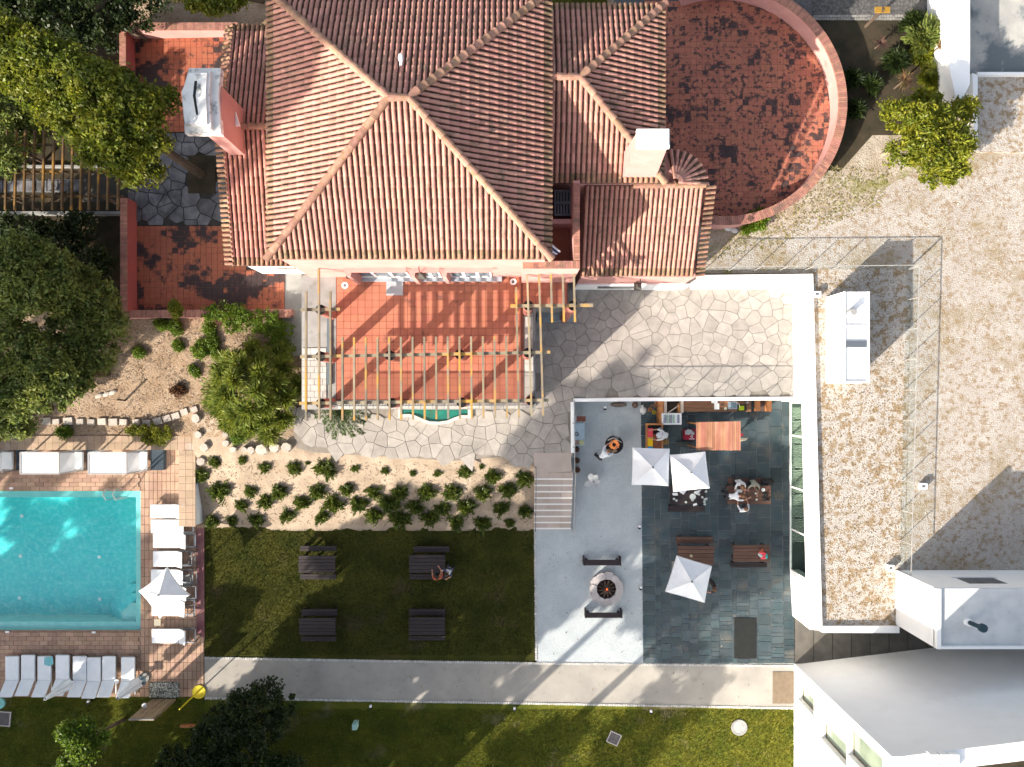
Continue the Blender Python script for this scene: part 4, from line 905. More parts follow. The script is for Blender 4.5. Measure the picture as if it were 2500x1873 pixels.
# ============================================================ STEPS AND RAILINGS
st = struct('stone_steps', MB().prism(PL([(1303, 1106), (1393, 1105), (1396, 1152), (1304, 1154)], 1.6), 0, 1.60), M_step)
n = 9
for i in range(n):
    z1 = 1.6 - (i + 1) * 1.6 / (n + 1); z0 = z1 + 1.6 / (n + 1)
    y0 = 965 - P(0, 1154, 1.6)[1] * 0; Yt = P(0, 1154, 1.6)[1]; Yb = P(0, 1289, 0)[1]
    ya = Yt + (Yb - Yt) * i / n; yb = Yt + (Yb - Yt) * (i + 1) / n
    xs_ = [1.06, 1.75, 2.35, 2.86]
    for a, b in zip(xs_[:-1], xs_[1:]): MB().box(a + .004, yb - .03, 0, b - .004, ya - .004, z1).build('step_slab', M_step, st)
    MB().box(1.06, yb - .035, z1 - .02, 2.86, yb + .035, z1 + .006).build('nosing', mat('pale_nosing', (.74, .71, .67), None), st)
def railing(label, pts, h=1.0, npan=6, post=True, top=True, z2=None, steel=M_metal):
    A = Vector(pts[0]); t = thing('glass_railing', label, 'railing', tuple(A))
    for (a, b, k) in [(pts[i], pts[i + 1], npan[i] if hasattr(npan, '__len__') else npan) for i in range(len(pts) - 1)]:
        a = Vector(a); b = Vector(b); d = (b - a) / k; hh = Vector((0, 0, h))
        for i in range(k):
            p = a + d * (i + .02); q = a + d * (i + .98); s = Vector((-d.y, d.x, 0)).normalized() * .006
            mb = MB(); mb.add([tuple(x) for x in (p - s, q - s, q + s, p + s, p - s + hh, q - s + hh, q + s + hh, p + s + hh)],
                              [(3, 2, 1, 0), (4, 5, 6, 7), (0, 1, 5, 4), (1, 2, 6, 5), (2, 3, 7, 6), (3, 0, 4, 7)])
            mb.build('glass_panel', M_glass, t)
        if top: MB().bar(tuple(a + hh * 1.01), tuple(b + hh * 1.01), .032, .025).build('handrail', steel, t)
        if post:
            for i in range(k + 1):
                p = a + d * i; MB().bar(tuple(p - Vector((0, 0, .05))), tuple(p + hh), .028, .028).build('post', steel, t)
    return t
M_rail = mat('pale_rail', (.34, .33, .31), (.26, .25, .24), 3, .5)
z3 = 1.64
railing('glass railing along the edge of the stone terrace above the outdoor kitchen', [(*P(1403, 972, z3), z3), (*P(1930, 969, z3), z3)], .95, 8, steel=M_rail)
railing('glass railing running from the terrace corner down towards the gravel patio', [(*P(1398, 976, z3), z3), (*P(1399, 1148, z3), z3)], .95, 3, steel=M_rail)
railing('glass guard on the patio side of the pink stone steps', [(2.90, -3.55, 1.5), (2.92, -6.5, .05)], .95, 4, steel=M_rail)
railing('glass guard on the shrub side of the pink stone steps', [(1.10, -3.35, 1.6), (1.12, -6.5, .05)], .95, 4, steel=M_lead)
z3 = 2.5
railing('long glass railing crossing the gravel roof from the house to the corner', [(*P(1716, 662, z3), z3), (*P(2215, 657, z3), z3)], 1.0, 8, steel=M_rail)
railing('long glass railing running down the gravel roof beside the stair box', [(*P(2215, 660, z3), z3), (*P(2195, 1392, z3), z3)], 1.0, 10, steel=M_rail)

# ============================================================ POOL FURNITURE
def lounger(label, px0, py0, px1, py1, head, back=.62, tilt=0, towel=None):
    """mattress seen from px0,py0 to px1,py1; head: which end is raised"""
    q = P((px0 + px1) / 2, (py0 + py1) / 2, .35); t = thing('sun_lounger', label, 'sun lounger', (q[0], q[1], 0.03), 'white loungers round the pool')
    if head == 'S':
        x0, y1 = P(px0, py0, .38); x1, yb = P(px1, py0, .38); yf = P(0, py1, .38)[1]; L = 1.95; y0 = y1 - L; fy = y1 - 1.15
        m = MB(); w = .0
        m.prism([(x0, fy), (x1, fy), (x1, y1), (x0, y1)], .28, .38)
        zt = .38 + back * .75; yk = fy - .80 * math.cos(math.asin(min(.9, back * .75 / .8)))
        m2 = MB(); m2.add([(x0, fy, .28), (x1, fy, .28), (x1, yk, zt - .1), (x0, yk, zt - .1), (x0, fy, .38), (x1, fy, .38), (x1, yk, zt), (x0, yk, zt)],
                          [(0, 1, 2, 3), (7, 6, 5, 4), (0, 4, 5, 1), (1, 5, 6, 2), (2, 6, 7, 3), (3, 7, 4, 0)])
        legs = [(x0 + .05, y1 - .1), (x1 - .05, y1 - .1), (x0 + .05, fy - .6), (x1 - .05, fy - .6)]
        fr = MB().box(x0, fy - .7, .2, x0 + .05, y1, .27).box(x1 - .05, fy - .7, .2, x1, y1, .27).box(x0, y1 - .05, .2, x1, y1, .27)
    else:
        x0, y1 = P(px0, py0, .38); x1 = P(px1, py0, .38)[0]; y0 = P(px0, py1, .38)[1]; fx = x0 + (x1 - x0) * .78; 
        m = MB().box(x0, y0, .28, fx, y1, .38)
        zt = .38 + back; xe_ = fx + .45
        m2 = MB(); m2.add([(fx, y0, .28), (xe_, y0, zt - .1), (xe_, y1, zt - .1), (fx, y1, .28), (fx, y0, .38), (xe_, y0, zt), (xe_, y1, zt), (fx, y1, .38)],
                          [(3, 2, 1, 0), (4, 5, 6, 7), (0, 1, 5, 4), (1, 2, 6, 5), (2, 3, 7, 6), (3, 0, 4, 7)])
        legs = [(x0 + .1, y0 + .05), (x0 + .1, y1 - .05), (xe_, y0 + .05), (xe_, y1 - .05)]
        fr = MB().box(x0, y0, .2, xe_ + .3, y0 + .05, .27).box(x0, y1 - .05, .2, xe_ + .3, y1, .27).box(xe_ + .26, y0, .2, xe_ + .31, y1, .27)
    for nm, k in (('seat_cushion', m), ('back_cushion', m2)):
        o = k.build(nm, M_cushion, t); bv = o.modifiers.new('soft', 'BEVEL'); bv.width = .03; bv.segments = 2
    fr.build('frame', M_metal, t)
    for a, b in legs: MB().box(a - .025, b - .025, .0, a + .025, b + .025, .2).build('leg', M_metal, t)
    if towel:
        o = MB().prism(PL(towel, .41), .385, .40).build('towel', mat('aqua_towel', (.22, .50, .52), (.15, .42, .46), 5, .95)); tag(o, 'aqua towel lying on the third lounger of the bottom row', 'towel')
    return t
lab = ['lounger at the far left end of the row below the pool', 'second lounger from the left below the pool', 'lounger below the pool with an aqua towel on its foot end', 'lounger below the pool partly under the closed parasol with the grey knob',
       'left one of the two touching loungers below the pool', 'right one of the two touching loungers below the pool', 'lounger below the pool beside the small white side table', 'lounger at the right end of the row below the pool']
for (x0, x1, y), lb in zip(((12, 45, 1603), (51, 84, 1600), (91, 124, 1603), (135, 168, 1600), (177, 210, 1603), (212, 245, 1606), (249, 281, 1603), (295, 328, 1605)), lab):
    lounger('white ' + lb, x0, y, x1, y + 95, 'S', back=.66, towel=[(108, 1606), (128, 1603), (130, 1622), (119, 1627), (107, 1623)] if 'aqua' in lb else None)
lab = ['uppermost lounger in the column right of the pool, beside the wall arm', 'second lounger from the top right of the pool', 'third lounger from the top right of the pool', 'lounger right of the pool just above the open parasol',
       'lounger mostly hidden under the open parasol with a towel end showing', 'lounger under the right corner of the open parasol', 'lounger showing below the open parasol', 'lounger standing alone at the bottom of the column right of the pool']
for (x0, x1, y0, y1), lb in zip(((367, 443, 1232, 1265), (368, 450, 1269, 1302), (373, 455, 1303, 1338), (373, 444, 1346, 1384), (368, 448, 1391, 1425), (376, 456, 1432, 1464), (370, 453, 1466, 1512 - 8), (370, 455, 1536, 1571)), lab):
    lounger('white ' + lb, x0, y0, x1, y1, 'E', back=.35)

def parasol(label, corners, apex, zt=2.35, za=2.85, pole=True, sag=.05, ground=.03, group='open white square parasols'):
    c = PL(corners, zt); a = P(*apex, za); t = thing('parasol', label, 'parasol', (a[0], a[1], ground), group)
    n = len(c)
    # canopy: each side is a grid between the corner ribs, its hem curved inwards and the cloth slightly hollow
    v = []; f = []; S = 6; T = 6
    for i in range(n):
        p = Vector((*c[i], zt)); q = Vector((*c[(i + 1) % n], zt)); ap = Vector((*a, za)); o = len(v); mid = (p + q) / 2
        for j in range(T + 1):
            r_ = j / T
            for k in range(S + 1):
                s = k / S; e = p.lerp(q, s); e = e + (ap - mid) * (sag * 4 * s * (1 - s)) * .35
                pt = ap.lerp(e, r_); pt.z -= .10 * math.sin(math.pi * r_) * 4 * s * (1 - s) * .5
                v.append(tuple(pt))
        for j in range(T):
            for k in range(S):
                b = o + j * (S + 1) + k; f.append((b, b + S + 1, b + S + 2, b + 1))
    mb = MB(); mb.add(v, f); cn = mb.build('canopy', M_cloth, t, True)
    vm = MB()
    for i in range(n):
        p = Vector((*c[i], zt)); q = Vector((*c[(i + 1) % n], zt)); ap = Vector((*a, za)); mid = (p + q) / 2; ee = []
        for k in range(7):
            s = k / 6; e = p.lerp(q, s) + (ap - mid) * (sag * 4 * s * (1 - s)) * .35; ee.append(e)
        for k in range(6): vm.add([tuple(ee[k]), tuple(ee[k + 1]), tuple(ee[k + 1] - Vector((0, 0, .12))), tuple(ee[k] - Vector((0, 0, .12)))], [(0, 1, 2, 3)])
    vm.build('valance', M_cloth, t)
    for i in range(n): MB().tube((*c[i], zt - .02), (a[0], a[1], za - .05), .014, n=5).build('rib', M_metal, t)
    MB().tube((a[0], a[1], ground), (a[0], a[1], za + .03), .03, n=10).build('pole', M_metal, t)
    MB().disc(a[0], a[1], .05, za + .0, za + .06, 12).build('finial', M_lead, t)
    MB().box(a[0] - .3, a[1] - .3, ground, a[0] + .3, a[1] + .3, ground + .08).build('base', M_conc, t)
    return t
parasol('open white square parasol at the edge of gravel and slate, left of its twin', [(1545, 1093), (1635, 1096), (1632, 1187), (1543, 1184)], (1594, 1141))
parasol('open white square parasol casting over the laid dark picnic table', [(1636, 1111), (1722, 1103), (1733, 1192), (1645, 1201)], (1687, 1154))
parasol('open white parasol turned askew at the corner of the lower left slate table', [(1653, 1357), (1738, 1383), (1720, 1472), (1625, 1445)], (1689, 1420))
parasol('open white parasol with deeply curved hem over the loungers right of the pool', [(407, 1385), (338, 1443), (390, 1511), (463, 1454)], (387, 1453), sag=.30, zt=2.1, za=2.75)
def closed_parasol(label, base, tip):
    za = 2.5; a = P(*tip, za); b = a; t = thing('closed_parasol', label, 'parasol', (a[0], a[1], .03), 'closed white parasols below the pool')
    MB().tube((a[0], a[1], .03), (a[0], a[1], za + .05), .025, n=8).build('pole', M_metal, t)
    mb = MB(); r = random.Random(len(label)); v = []; n = 14; lv = [(.75, .26), (1.0, .24), (1.5, .17), (2.1, .10), (za, .06)]
    for z, rr_ in lv:
        for i in range(n):
            an = 2 * math.pi * i / n; q = rr_ * (1.18 if i % 2 else .78); v.append((a[0] + q * math.cos(an), a[1] + q * math.sin(an), z))
    f = [(j * n + i, j * n + (i + 1) % n, (j + 1) * n + (i + 1) % n, (j + 1) * n + i) for j in range(len(lv) - 1) for i in range(n)]
    mb.add(v, f + [tuple(range(n))[::-1], tuple(range((len(lv) - 1) * n, len(lv) * n))]); mb.build('folded_canopy', M_cloth, t)
    MB().disc(a[0], a[1], .04, za, za + .07, 10).build('finial', M_lead, t)
    MB().disc(a[0], a[1], .25, .03, .1, 16).build('base', M_conc, t)
closed_parasol('closed white parasol standing over the middle of the bottom row of loungers', (158, 1672), (110, 1707))
closed_parasol('closed white parasol at the right end of the bottom row of loungers', (328, 1678), (287, 1705))

def daybed(label, px0, px1, y0=1105, y1=1157):
    zt = 2.0; a = P(px0, y0, zt); b = P(px1, y1, zt); t = thing('cabana', label, 'daybed', ((a[0] + b[0]) / 2, (a[1] + b[1]) / 2, .03), 'white roofed daybeds above the pool')
    xm = a[0] + (b[0] - a[0]) * .70
    xr = b[0] - .50
    MB().box(a[0], b[1], zt - .02, xm, a[1], zt).build('canopy', M_cloth, t)
    m = MB(); m.add([(xm, b[1], zt), (xr, b[1] + .05, 1.25), (xr, a[1] - .05, 1.25), (xm, a[1], zt)], [(0, 1, 2, 3)]); m.build('back_canopy', M_cloth, t)
    MB().box(a[0] + .1, b[1] + .05, .3, xr - .1, a[1] - .1, .45).build('mattress', M_cushion, t)
    for x in (a[0], xm, xr):
        for y in (a[1], b[1]): MB().box(x - .03, y - .03, .03, x + .03, y + .03, zt if x != xr else 1.25).build('post', M_metal, t)
    for q0, q1 in (((a[0], a[1], zt), (xm, a[1], zt)), ((a[0], b[1], zt), (xm, b[1], zt)), ((a[0], a[1], zt), (a[0], b[1], zt)), ((xm, a[1], zt), (xm, b[1], zt)), ((xm, a[1], zt), (xr, a[1] - .05, 1.25)), ((xm, b[1], zt), (xr, b[1] + .05, 1.25))):
        MB().bar(q0, q1, .05, .05).build('frame_bar', mat('pale_frame', (.42, .40, .39), None), t)
    MB().box(xr + .04, b[1], .03, xr + .66, a[1], .32).build('step_box', mat('dark_blue_box', (.03, .045, .06), None), t)
daybed('white roofed daybed nearest the left edge above the pool', 50, 184)
daybed('white roofed daybed beside the pool wall corner, nearer the ladder', 216, 348)
o = daybed('roofed daybed cut off by the left edge of the photo', -130, 4)
# pool ladder
t = thing('pool_ladder', 'curved steel handrails of the pool ladder at the upper right pool corner', 'ladder', (*P(280, 1195, 0), 0))
for x in (275, 298):
    a = P(x, 1197, 0); MB().path([(a[0], a[1] + .12, 0), (a[0], a[1] + .10, .65), (a[0], a[1] - .1, .85), (a[0], a[1] - .4, .6), (a[0], a[1] - .45, -.6)], .028, 8).build('handrail', M_metal, t)
for k in range(3):
    a = P(275, 1216, 0); b = P(298, 1216, 0); MB().box(a[0], a[1] - .1, -.2 - k * .25, b[0], a[1] - .02, -.17 - k * .25).build('rung', M_metal, t)
for x, y, lb in ((27, 1192, 'tiny white depth plate on the deck above the pool'), (17, 1543, 'tiny white depth plate below the pool near the left edge'), (228, 1544, 'tiny white depth plate below the pool nearer the corner')):
    tag(MB().pbox(x - 4, y - 2, x + 5, y + 2.5, .03, .045).build('depth_plate', M_white), lb, 'plate')
# side tables
def side_table(label, px, py, m, r=.2, sq=False, h=.45):
    q = P(px, py, h); t = thing('side_table', label, 'side table', (q[0], q[1], .03))
    (MB().box(q[0] - r, q[1] - r, h - .03, q[0] + r, q[1] + r, h) if sq else MB().disc(q[0], q[1], r, h - .03, h, 18)).build('table_top', m, t)
    for dx, dy in ((-1, -1), (1, -1), (1, 1), (-1, 1)): MB().tube((q[0] + dx * r * .8, q[1] + dy * r * .8, .03), (q[0] + dx * r * .5, q[1] + dy * r * .5, h - .03), .012, n=6).build('leg', M_metal, t)
side_table('small round white side table between the last two bottom loungers', 284, 1664, M_cloth, .11)
side_table('dark square side table right of the bottom row of loungers', 345, 1662, mat('dark_blue_top', (.04, .07, .09), None), .2, True)
side_table('small pale side table just below the open pool parasol', 384, 1520, mat('straw_top', (.40, .33, .20), (.30, .3, .28), 8), .16, True)
side_table('dark side table between the two touching pairs of bottom loungers', 170, 1666, M_lead, .11, True)
for (x, y), lb in zip(((456, 1322), (458, 1363), (462, 1410), (455, 1492), (457, 1552)), ('beside the third lounger', 'above the open parasol', 'right of the open parasol', 'beside the lounger below the parasol', 'behind the lowest lounger')):
    q = P(x, y, .4); t = thing('folding_rack', 'thin steel folded lounger frame ' + lb + ' right of the pool', 'frame', (q[0], q[1], .03))
    for a, b in (((-.2, -.3), (.35, -.3)), ((-.2, .3), (.35, .3)), ((.05, -.3), (.05, .3)), ((.35, -.3), (.35, .3))):
        MB().bar((q[0] + a[0], q[1] + a[1], .38), (q[0] + b[0], q[1] + b[1], .38), .03, .03).build('bar', M_lead, t)
    for a in ((-.2, -.3), (.35, .3), (.35, -.3), (-.2, .3)): MB().bar((q[0] + a[0], q[1] + a[1], .03), (q[0] + a[0], q[1] + a[1], .38), .025, .025).build('leg', M_lead, t)
# shower
t = thing('shower_wall', 'outdoor shower wall of weathered vertical planks with a round shower head', 'shower', (*P(405, 1706, 0), 0))
for i in range(16):
    x = P(372 + i * 3.6, 0, 0)[0]; MB().box(x + .004, P(0, 1711, 0)[1], 0, x + .068, P(0, 1706, 0)[1], 2.2).build('plank', mat('shower_plank', (.36, .27, .17), (.20, .135, .08), 2.5, .8, rnd=.25, stretch=(6, 6, .7)), t)
MB().box(P(372, 0, 0)[0], P(0, 1706.5, 0)[1], 2.2, P(430, 0, 0)[0], P(0, 1702, 0)[1] - .14, 2.24).build('cap_rail', M_conc, t)
a = P(394, 1700, 0)
MB().path([(a[0], a[1] - .05, 1.6), (a[0], a[1] + .22, 1.75), (a[0], a[1] + .25, 1.7)], .02, 8).build('pipe', M_metal, t); MB().disc(a[0], a[1] + .25, .12, 1.64, 1.69, 18).build('shower_head', M_metal, t)
pb = MB(); rr = random.Random(8)
for i in range(1100):
    q = P(rr.uniform(366, 437), rr.uniform(1666, 1703), .04); s = rr.uniform(.018, .036); pb.ball((q[0], q[1], .045), s, sx=rr.uniform(.8, 1.6), sz=.5, n=5, k=3, rot=rr.uniform(0, 3))
tag(pb.build('pebble_mat', mat('mixed_pebbles', (.33, .33, .28), None, rnd=.9)), 'rectangle of mixed black and white pebbles in front of the shower', kind='stuff')
sheet('pebble_tray', PL([(365, 1665), (438, 1665), (438, 1704), (365, 1704)], .036), .034, M_soil, .03)
t = thing('yellow_shower_post', 'bright yellow post with round yellow foot at the corner of pool deck and path', 'post', (*P(485, 1690, .02), .0))
q = P(485, 1690, .08); Y_ = mat('yellow_paint', (.62, .50, .01), (.55, .43, .01), 3, .5)
MB().disc(q[0], q[1], .33, .0, .08, 32).build('foot', Y_, t); MB().tube((q[0] - .05, q[1] - .0, .08), (q[0] - .05, q[1], 2.05), .035, n=10).build('pole', Y_, t)
q = P(458, 1772, .4); t = thing('wooden_sign', 'small orange wooden board on a stake among the dark bushes', 'sign', (q[0], q[1], 0))
MB().box(q[0] - .33, q[1] - .05, .3, q[0] + .33, q[1] + .05, .5).build('board', M_orange, t); MB().box(q[0] - .03, q[1] - .02, 0, q[0] + .03, q[1] + .02, .3).build('stake', M_bark, t)

# ============================================================ PICNIC TABLES, BENCHES
def ptable(label, x0, y0, x1, y1, m, h=.75, np_=5, cat='picnic table', group=None):
    a = P(x0, y0, h); b = P(x1, y1, h); t = thing('picnic_table', label, cat, ((a[0] + b[0]) / 2, (a[1] + b[1]) / 2, .0), group)
    w = (a[1] - b[1]) / np_
    for i in range(np_): MB().box(a[0], b[1] + i * w + .006, h - .05, b[0], b[1] + (i + 1) * w - .006, h).build('plank', m, t)
    for x in (a[0] + .12, b[0] - .2):
        MB().box(x, b[1] + .06, 0, x + .08, b[1] + .14, h - .05).box(x, a[1] - .14, 0, x + .08, a[1] - .06, h - .05).box(x, b[1] + .14, h - .15, x + .08, a[1] - .14, h - .05).build('trestle', m, t)
    return t
def pbench(label, x0, y0, x1, y1, m, h=.45, np_=2, group=None, ends=False):
    a = P(x0, y0, h); b = P(x1, y1, h); t = thing('bench', label, 'bench', ((a[0] + b[0]) / 2, (a[1] + b[1]) / 2, .0), group)
    w = (a[1] - b[1]) / np_
    for i in range(np_): MB().box(a[0], b[1] + i * w + .005, h - .05, b[0], b[1] + (i + 1) * w - .005, h).build('plank', m, t)
    for x in (a[0] + .1, b[0] - .18): MB().box(x, b[1] + .02, 0, x + .08, a[1] - .02, h - .05).build('leg', m, t)
    if ends:
        for x in (a[0] - .03, b[0] - .03): MB().box(x, b[1], 0, x + .06, a[1] + .12, h + .03).build('end_board', m, t)
    return t
G1, G2 = 'dark picnic tables on the shaded lawn', 'dark benches on the shaded lawn'
for nm, tb_, b1, b2 in (('upper left', (729, 1357, 818, 1399), (733, 1333, 821, 1346), (733, 1402, 820, 1415)), ('upper right', (999, 1355, 1087, 1399), (1010, 1334, 1097, 1349), (1000, 1402, 1088, 1415)),
                        ('lower left', (730, 1509, 819, 1551), (736, 1487, 823, 1504), (735, 1554, 821, 1566)), ('lower right', (998, 1507, 1086, 1551), (999, 1487, 1087, 1503), (998, 1553, 1086, 1564))):
    ptable(f'dark plank picnic table, {nm} one of the four on the lawn', *tb_, M_darkwood, group=G1)
    pbench(f'dark bench above the {nm} lawn picnic table', *b1, M_darkwood, group=G2)
    pbench(f'dark bench below the {nm} lawn picnic table', *b2, M_darkwood, group=G2)
G3, G4 = 'brown picnic tables on the slate patio', 'brown benches on the slate patio'
ptable('laid dark picnic table with plates and cups under the white parasol', 1637, 1186, 1722, 1232, M_darkwood, group=G3)
pbench('dark bench below the laid picnic table', 1631, 1235, 1721, 1250, M_darkwood, group=G4)
ptable('brown picnic table where people in white are sitting', 1776, 1186, 1882, 1231, M_brownwood, group=G3)
pbench('short brown bench behind the people at the occupied table', 1779, 1168, 1868, 1181, M_brownwood, group=G4)
ptable('brown picnic table half covered by the askew parasol', 1655, 1333, 1743, 1379, M_brownwood, group=G3)
pbench('brown bench above the table with the askew parasol', 1651, 1311, 1741, 1327, M_brownwood, group=G4)
ptable('brown picnic table with a red and teal bundle on it', 1790, 1331, 1879, 1372, M_brownwood, group=G3)
pbench('dark bench below the table with the red and teal bundle', 1784, 1374, 1873, 1386, M_darkwood, group=G4)
pbench('long black bench above the stone fire ring', 1426, 1367, 1515, 1381, M_darkwood, np_=1, ends=True)
pbench('long black bench below the stone fire ring', 1430, 1496, 1518, 1509, M_darkwood, np_=1, ends=True)

# fire ring
q = P(1480, 1437, .1); t = thing('fire_ring', 'ring of pale stone blocks round a burnt log fire on the gravel', 'fire pit', (q[0], q[1], 0))
M_ash = mat('ash_soil', (.03, .026, .024), (.05, .045, .04), 6, 1.0)
MB().disc(q[0], q[1], .5, 0, .06, 24).build('ash_bed', M_ash, t)
M_blk = mat('pale_block', (.44, .40, .385), (.36, .33, .32), 4, .9, rnd=.08, bump=.4, bsc=8)
for i in range(11):
    a = 2 * math.pi * (i + .25) / 11 + .12; r = random.Random(i + 50); d0, d1 = .47, .80 + r.uniform(-.03, .05); w = .215
    pts = [(d0, -w * .68), (d0 + .12, -w * .85), (d1 - .06, -w), (d1, -w * .5), (d1, w * .55), (d1 - .05, w), (d0 + .12, w * .85), (d0, w * .68)]
    MB().prism([(q[0] + x * math.cos(a) - y * math.sin(a), q[1] + x * math.sin(a) + y * math.cos(a)) for x, y in pts], 0, .24 + r.uniform(-.02, .02)).build('stone_block', M_blk, t)
M_log = mat('charred_log', (.10, .06, .04), (.025, .02, .018), 6, .9, rnd=.4)
for i in range(12):
    a = 2 * math.pi * i / 12 + .2; r = random.Random(i + 9); MB().tube((q[0] + .43 * math.cos(a), q[1] + .43 * math.sin(a), .12), (q[0] + .08 * math.cos(a + .3), q[1] + .08 * math.sin(a + .3), .22), .05, .045, 7).build('log', M_log, t)
MB().ball((q[0] + .02, q[1] - .02, .2), .045).build('ember', mat('ember', (.5, .06, .02), None, emit=((1, .12, .03), 1.2)), t)

# barbecue bowl
q = P(1500, 1086, .75); t = thing('fire_bowl', 'big black fire bowl with glowing ring and tongs on the gravel', 'barbecue', (q[0], q[1], .02))
v = MB(); v.disc(q[0], q[1], .22, .45, .6, 28, r1=.40); v.ring(q[0], q[1], .37, .43, .6, .76, 28); v.disc(q[0], q[1], .37, .6, .64, 28); v.build('bowl', M_black, t)
for i in range(3):
    a = 2.1 * i; MB().tube((q[0] + .15 * math.cos(a), q[1] + .15 * math.sin(a), .5), (q[0] + .32 * math.cos(a), q[1] + .32 * math.sin(a), .02), .02, n=6).build('leg', M_black, t)
M_glow = mat('orange_glow', (.65, .22, .07), (.4, .12, .05), 12, .7, rnd=.3, emit=((1.0, .30, .08), .18))
for i in range(11):
    a = 2 * math.pi * i / 11; r = random.Random(i); MB().ball((q[0] + .17 * math.cos(a), q[1] + .17 * math.sin(a), .68), .065 * r.uniform(.8, 1.25), sx=1.3, sz=.5, n=7, k=4, rot=a).build('food_piece', M_glow, t)
for i in range(4): MB().ball((q[0] - .12 + i * .07, q[1] - .31, .70), .035, sz=.6, sx=1.4, n=6, k=3).build('small_piece', mat('toast', (.5, .42, .25), None), t)
tg = thing('tongs', 'pale cooking tongs lying across the rim of the fire bowl', 'tongs', (q[0] - .1, q[1] + .3, .78))
MB().path([(q[0] - .32, q[1] + .2, .79), (q[0] - .05, q[1] + .33, .80), (q[0] + .33, q[1] + .12, .79)], .014, 5).build('arm', mat('pale_steel', (.6, .58, .52), None, rough=.4, metallic=.4), tg)
MB().path([(q[0] - .32, q[1] + .24, .79), (q[0] - .05, q[1] + .35, .80)], .014, 5).build('arm', MATS['pale_steel'], tg)
sm = bpy.data.materials.new('thin_smoke'); sm.use_nodes = True; nn = sm.node_tree.nodes; nn.remove(nn['Principled BSDF'])
pv = nn.new('ShaderNodeVolumePrincipled'); pv.inputs['Color'].default_value = (.9, .93, .95, 1); pv.inputs['Density'].default_value = .45; sm.node_tree.links.new(pv.outputs[0], nn['Material Output'].inputs['Volume'])
o = MB().ball((q[0] + .02, q[1] + .55, 1.35), .3, sx=.5, sy=1.2, sz=1.2).build('smoke', sm); tag(o, 'wisp of smoke rising from the fire bowl', 'smoke'); o['kind'] = 'stuff'

# white petal shaped seat
q = P(1446, 1172, .5); t = thing('petal_seat', 'white five petalled sculptural seat standing on the gravel', 'seat', (q[0], q[1], .02))
M_pt = mat('petal_white', (.55, .55, .54), (.47, .46, .46), 4, .8)
c0 = (q[0] + .06, q[1] - .10)
for a, L, w in ((2.02, .45, .15), (1.15, .38, .13), (.12, .30, .10), (-1.15, .24, .09), (3.45, .46, .14)):
    v = []; pts = []
    for s, ww in ((.02, .5), (.3, .9), (.65, 1.0), (.9, .7), (1.0, .25)):
        for sg in (1, -1): pts.append((s * L, sg * ww * w, .40 + .18 * s * s))
    P_ = [(c0[0] + x * math.cos(a) - y * math.sin(a), c0[1] + x * math.sin(a) + y * math.cos(a), z) for x, y, z in pts]
    mb = MB(); mb.add(P_ + [(x, y, z - .05) for x, y, z in P_], [(2 * i, 2 * i + 1, 2 * i + 3, 2 * i + 2) for i in range(4)] + [(10 + 2 * i, 12 + 2 * i, 13 + 2 * i, 11 + 2 * i) for i in range(4)] +
            [(2 * i, 2 * i + 2, 12 + 2 * i, 10 + 2 * i) for i in range(4)] + [(2 * i + 1, 11 + 2 * i, 13 + 2 * i, 2 * i + 3) for i in range(4)] + [(8, 9, 19, 18), (0, 10, 11, 1)]); mb.build('petal', M_pt, t)
MB().tube((*c0, .02), (*c0, .42), .06, .1, 10).build('stem', M_pt, t); MB().disc(*c0, .035, .42, .46, 12).build('knob', M_lead, t)

# ============================================================ OUTDOOR KITCHEN
h = .92
t = thing('kitchen_counter', 'long brown wooden counter with inset sink under the terrace edge', 'counter', (*P(1740, 992, 0), 0))
def cbox(px0, py0, px1, py1, z0, z1, m, name, par=t): a = P(px0, py0, z1); b = P(px1, py1, z1); return MB().box(a[0], a[1], z0, b[0], b[1], z1).build(name, m, par)
for i in range(3): cbox(1669, 978 + i * 9.3, 1834, 986.8 + i * 9.3, h - .05, h, mat('counter_plank', (.19, .095, .05), (.12, .06, .035), 3, .5, rnd=.12, stretch=(.7, 5, 1)), 'plank')
cbox(1670, 979, 1834, 1003, .02, h - .06, M_black, 'cabinet')
cbox(1843, 978, 1856, 1004, h - .05, h + .05, M_orange, 'side_board'); cbox(1872, 978, 1884, 1005, .02, h + .05, M_orange, 'side_board'); cbox(1856, 980, 1872, 1004, .3, h - .2, mat('inner_plank', (.10, .065, .05), (.07, .045, .035), 4, .8), 'shelf')
cbox(1777, 981, 1800, 999, h, h + .012, M_metal, 'sink_rim'); cbox(1779, 983, 1798, 997, h + .012, h + .014, mat('sink_bowl', (.22, .29, .34), (.16, .22, .26), 6, .3), 'sink_bowl')
a = P(1788, 980, h); MB().path([(a[0], a[1], h), (a[0], a[1], h + .3), (a[0] + .2, a[1] - .12, h + .38), (a[0] + .28, a[1] - .28, h + .25)], .018, 6).build('tap', mat('pale_tap', (.6, .55, .48), None, rough=.4), t)
cbox(1801, 988, 1822, 1004, h - .02, h + .03, M_black, 'tray')
def item(name, label, cat, px0, py0, px1, py1, z0, z1, m): a = P(px0, py0, z1); b = P(px1, py1, z1); return tag(MB().box(a[0], a[1], z0, b[0], b[1], z1).build(name, m), label, cat)
item('cutting_board', 'lime green cutting board on the kitchen counter', 'cutting board', 1804, 991, 1817, 1002, h + .03, h + .05, mat('lime', (.36, .46, .01), None, rough=.6))
item('paper_bag', 'white paper square on the counter near the wall', 'paper', 1738, 978, 1752, 985, h, h + .1, M_cloth)
item('white_board', 'white rectangular board lying on the counter left of the sink', 'board', 1744, 985, 1756, 1000, h, h + .03, M_cloth)
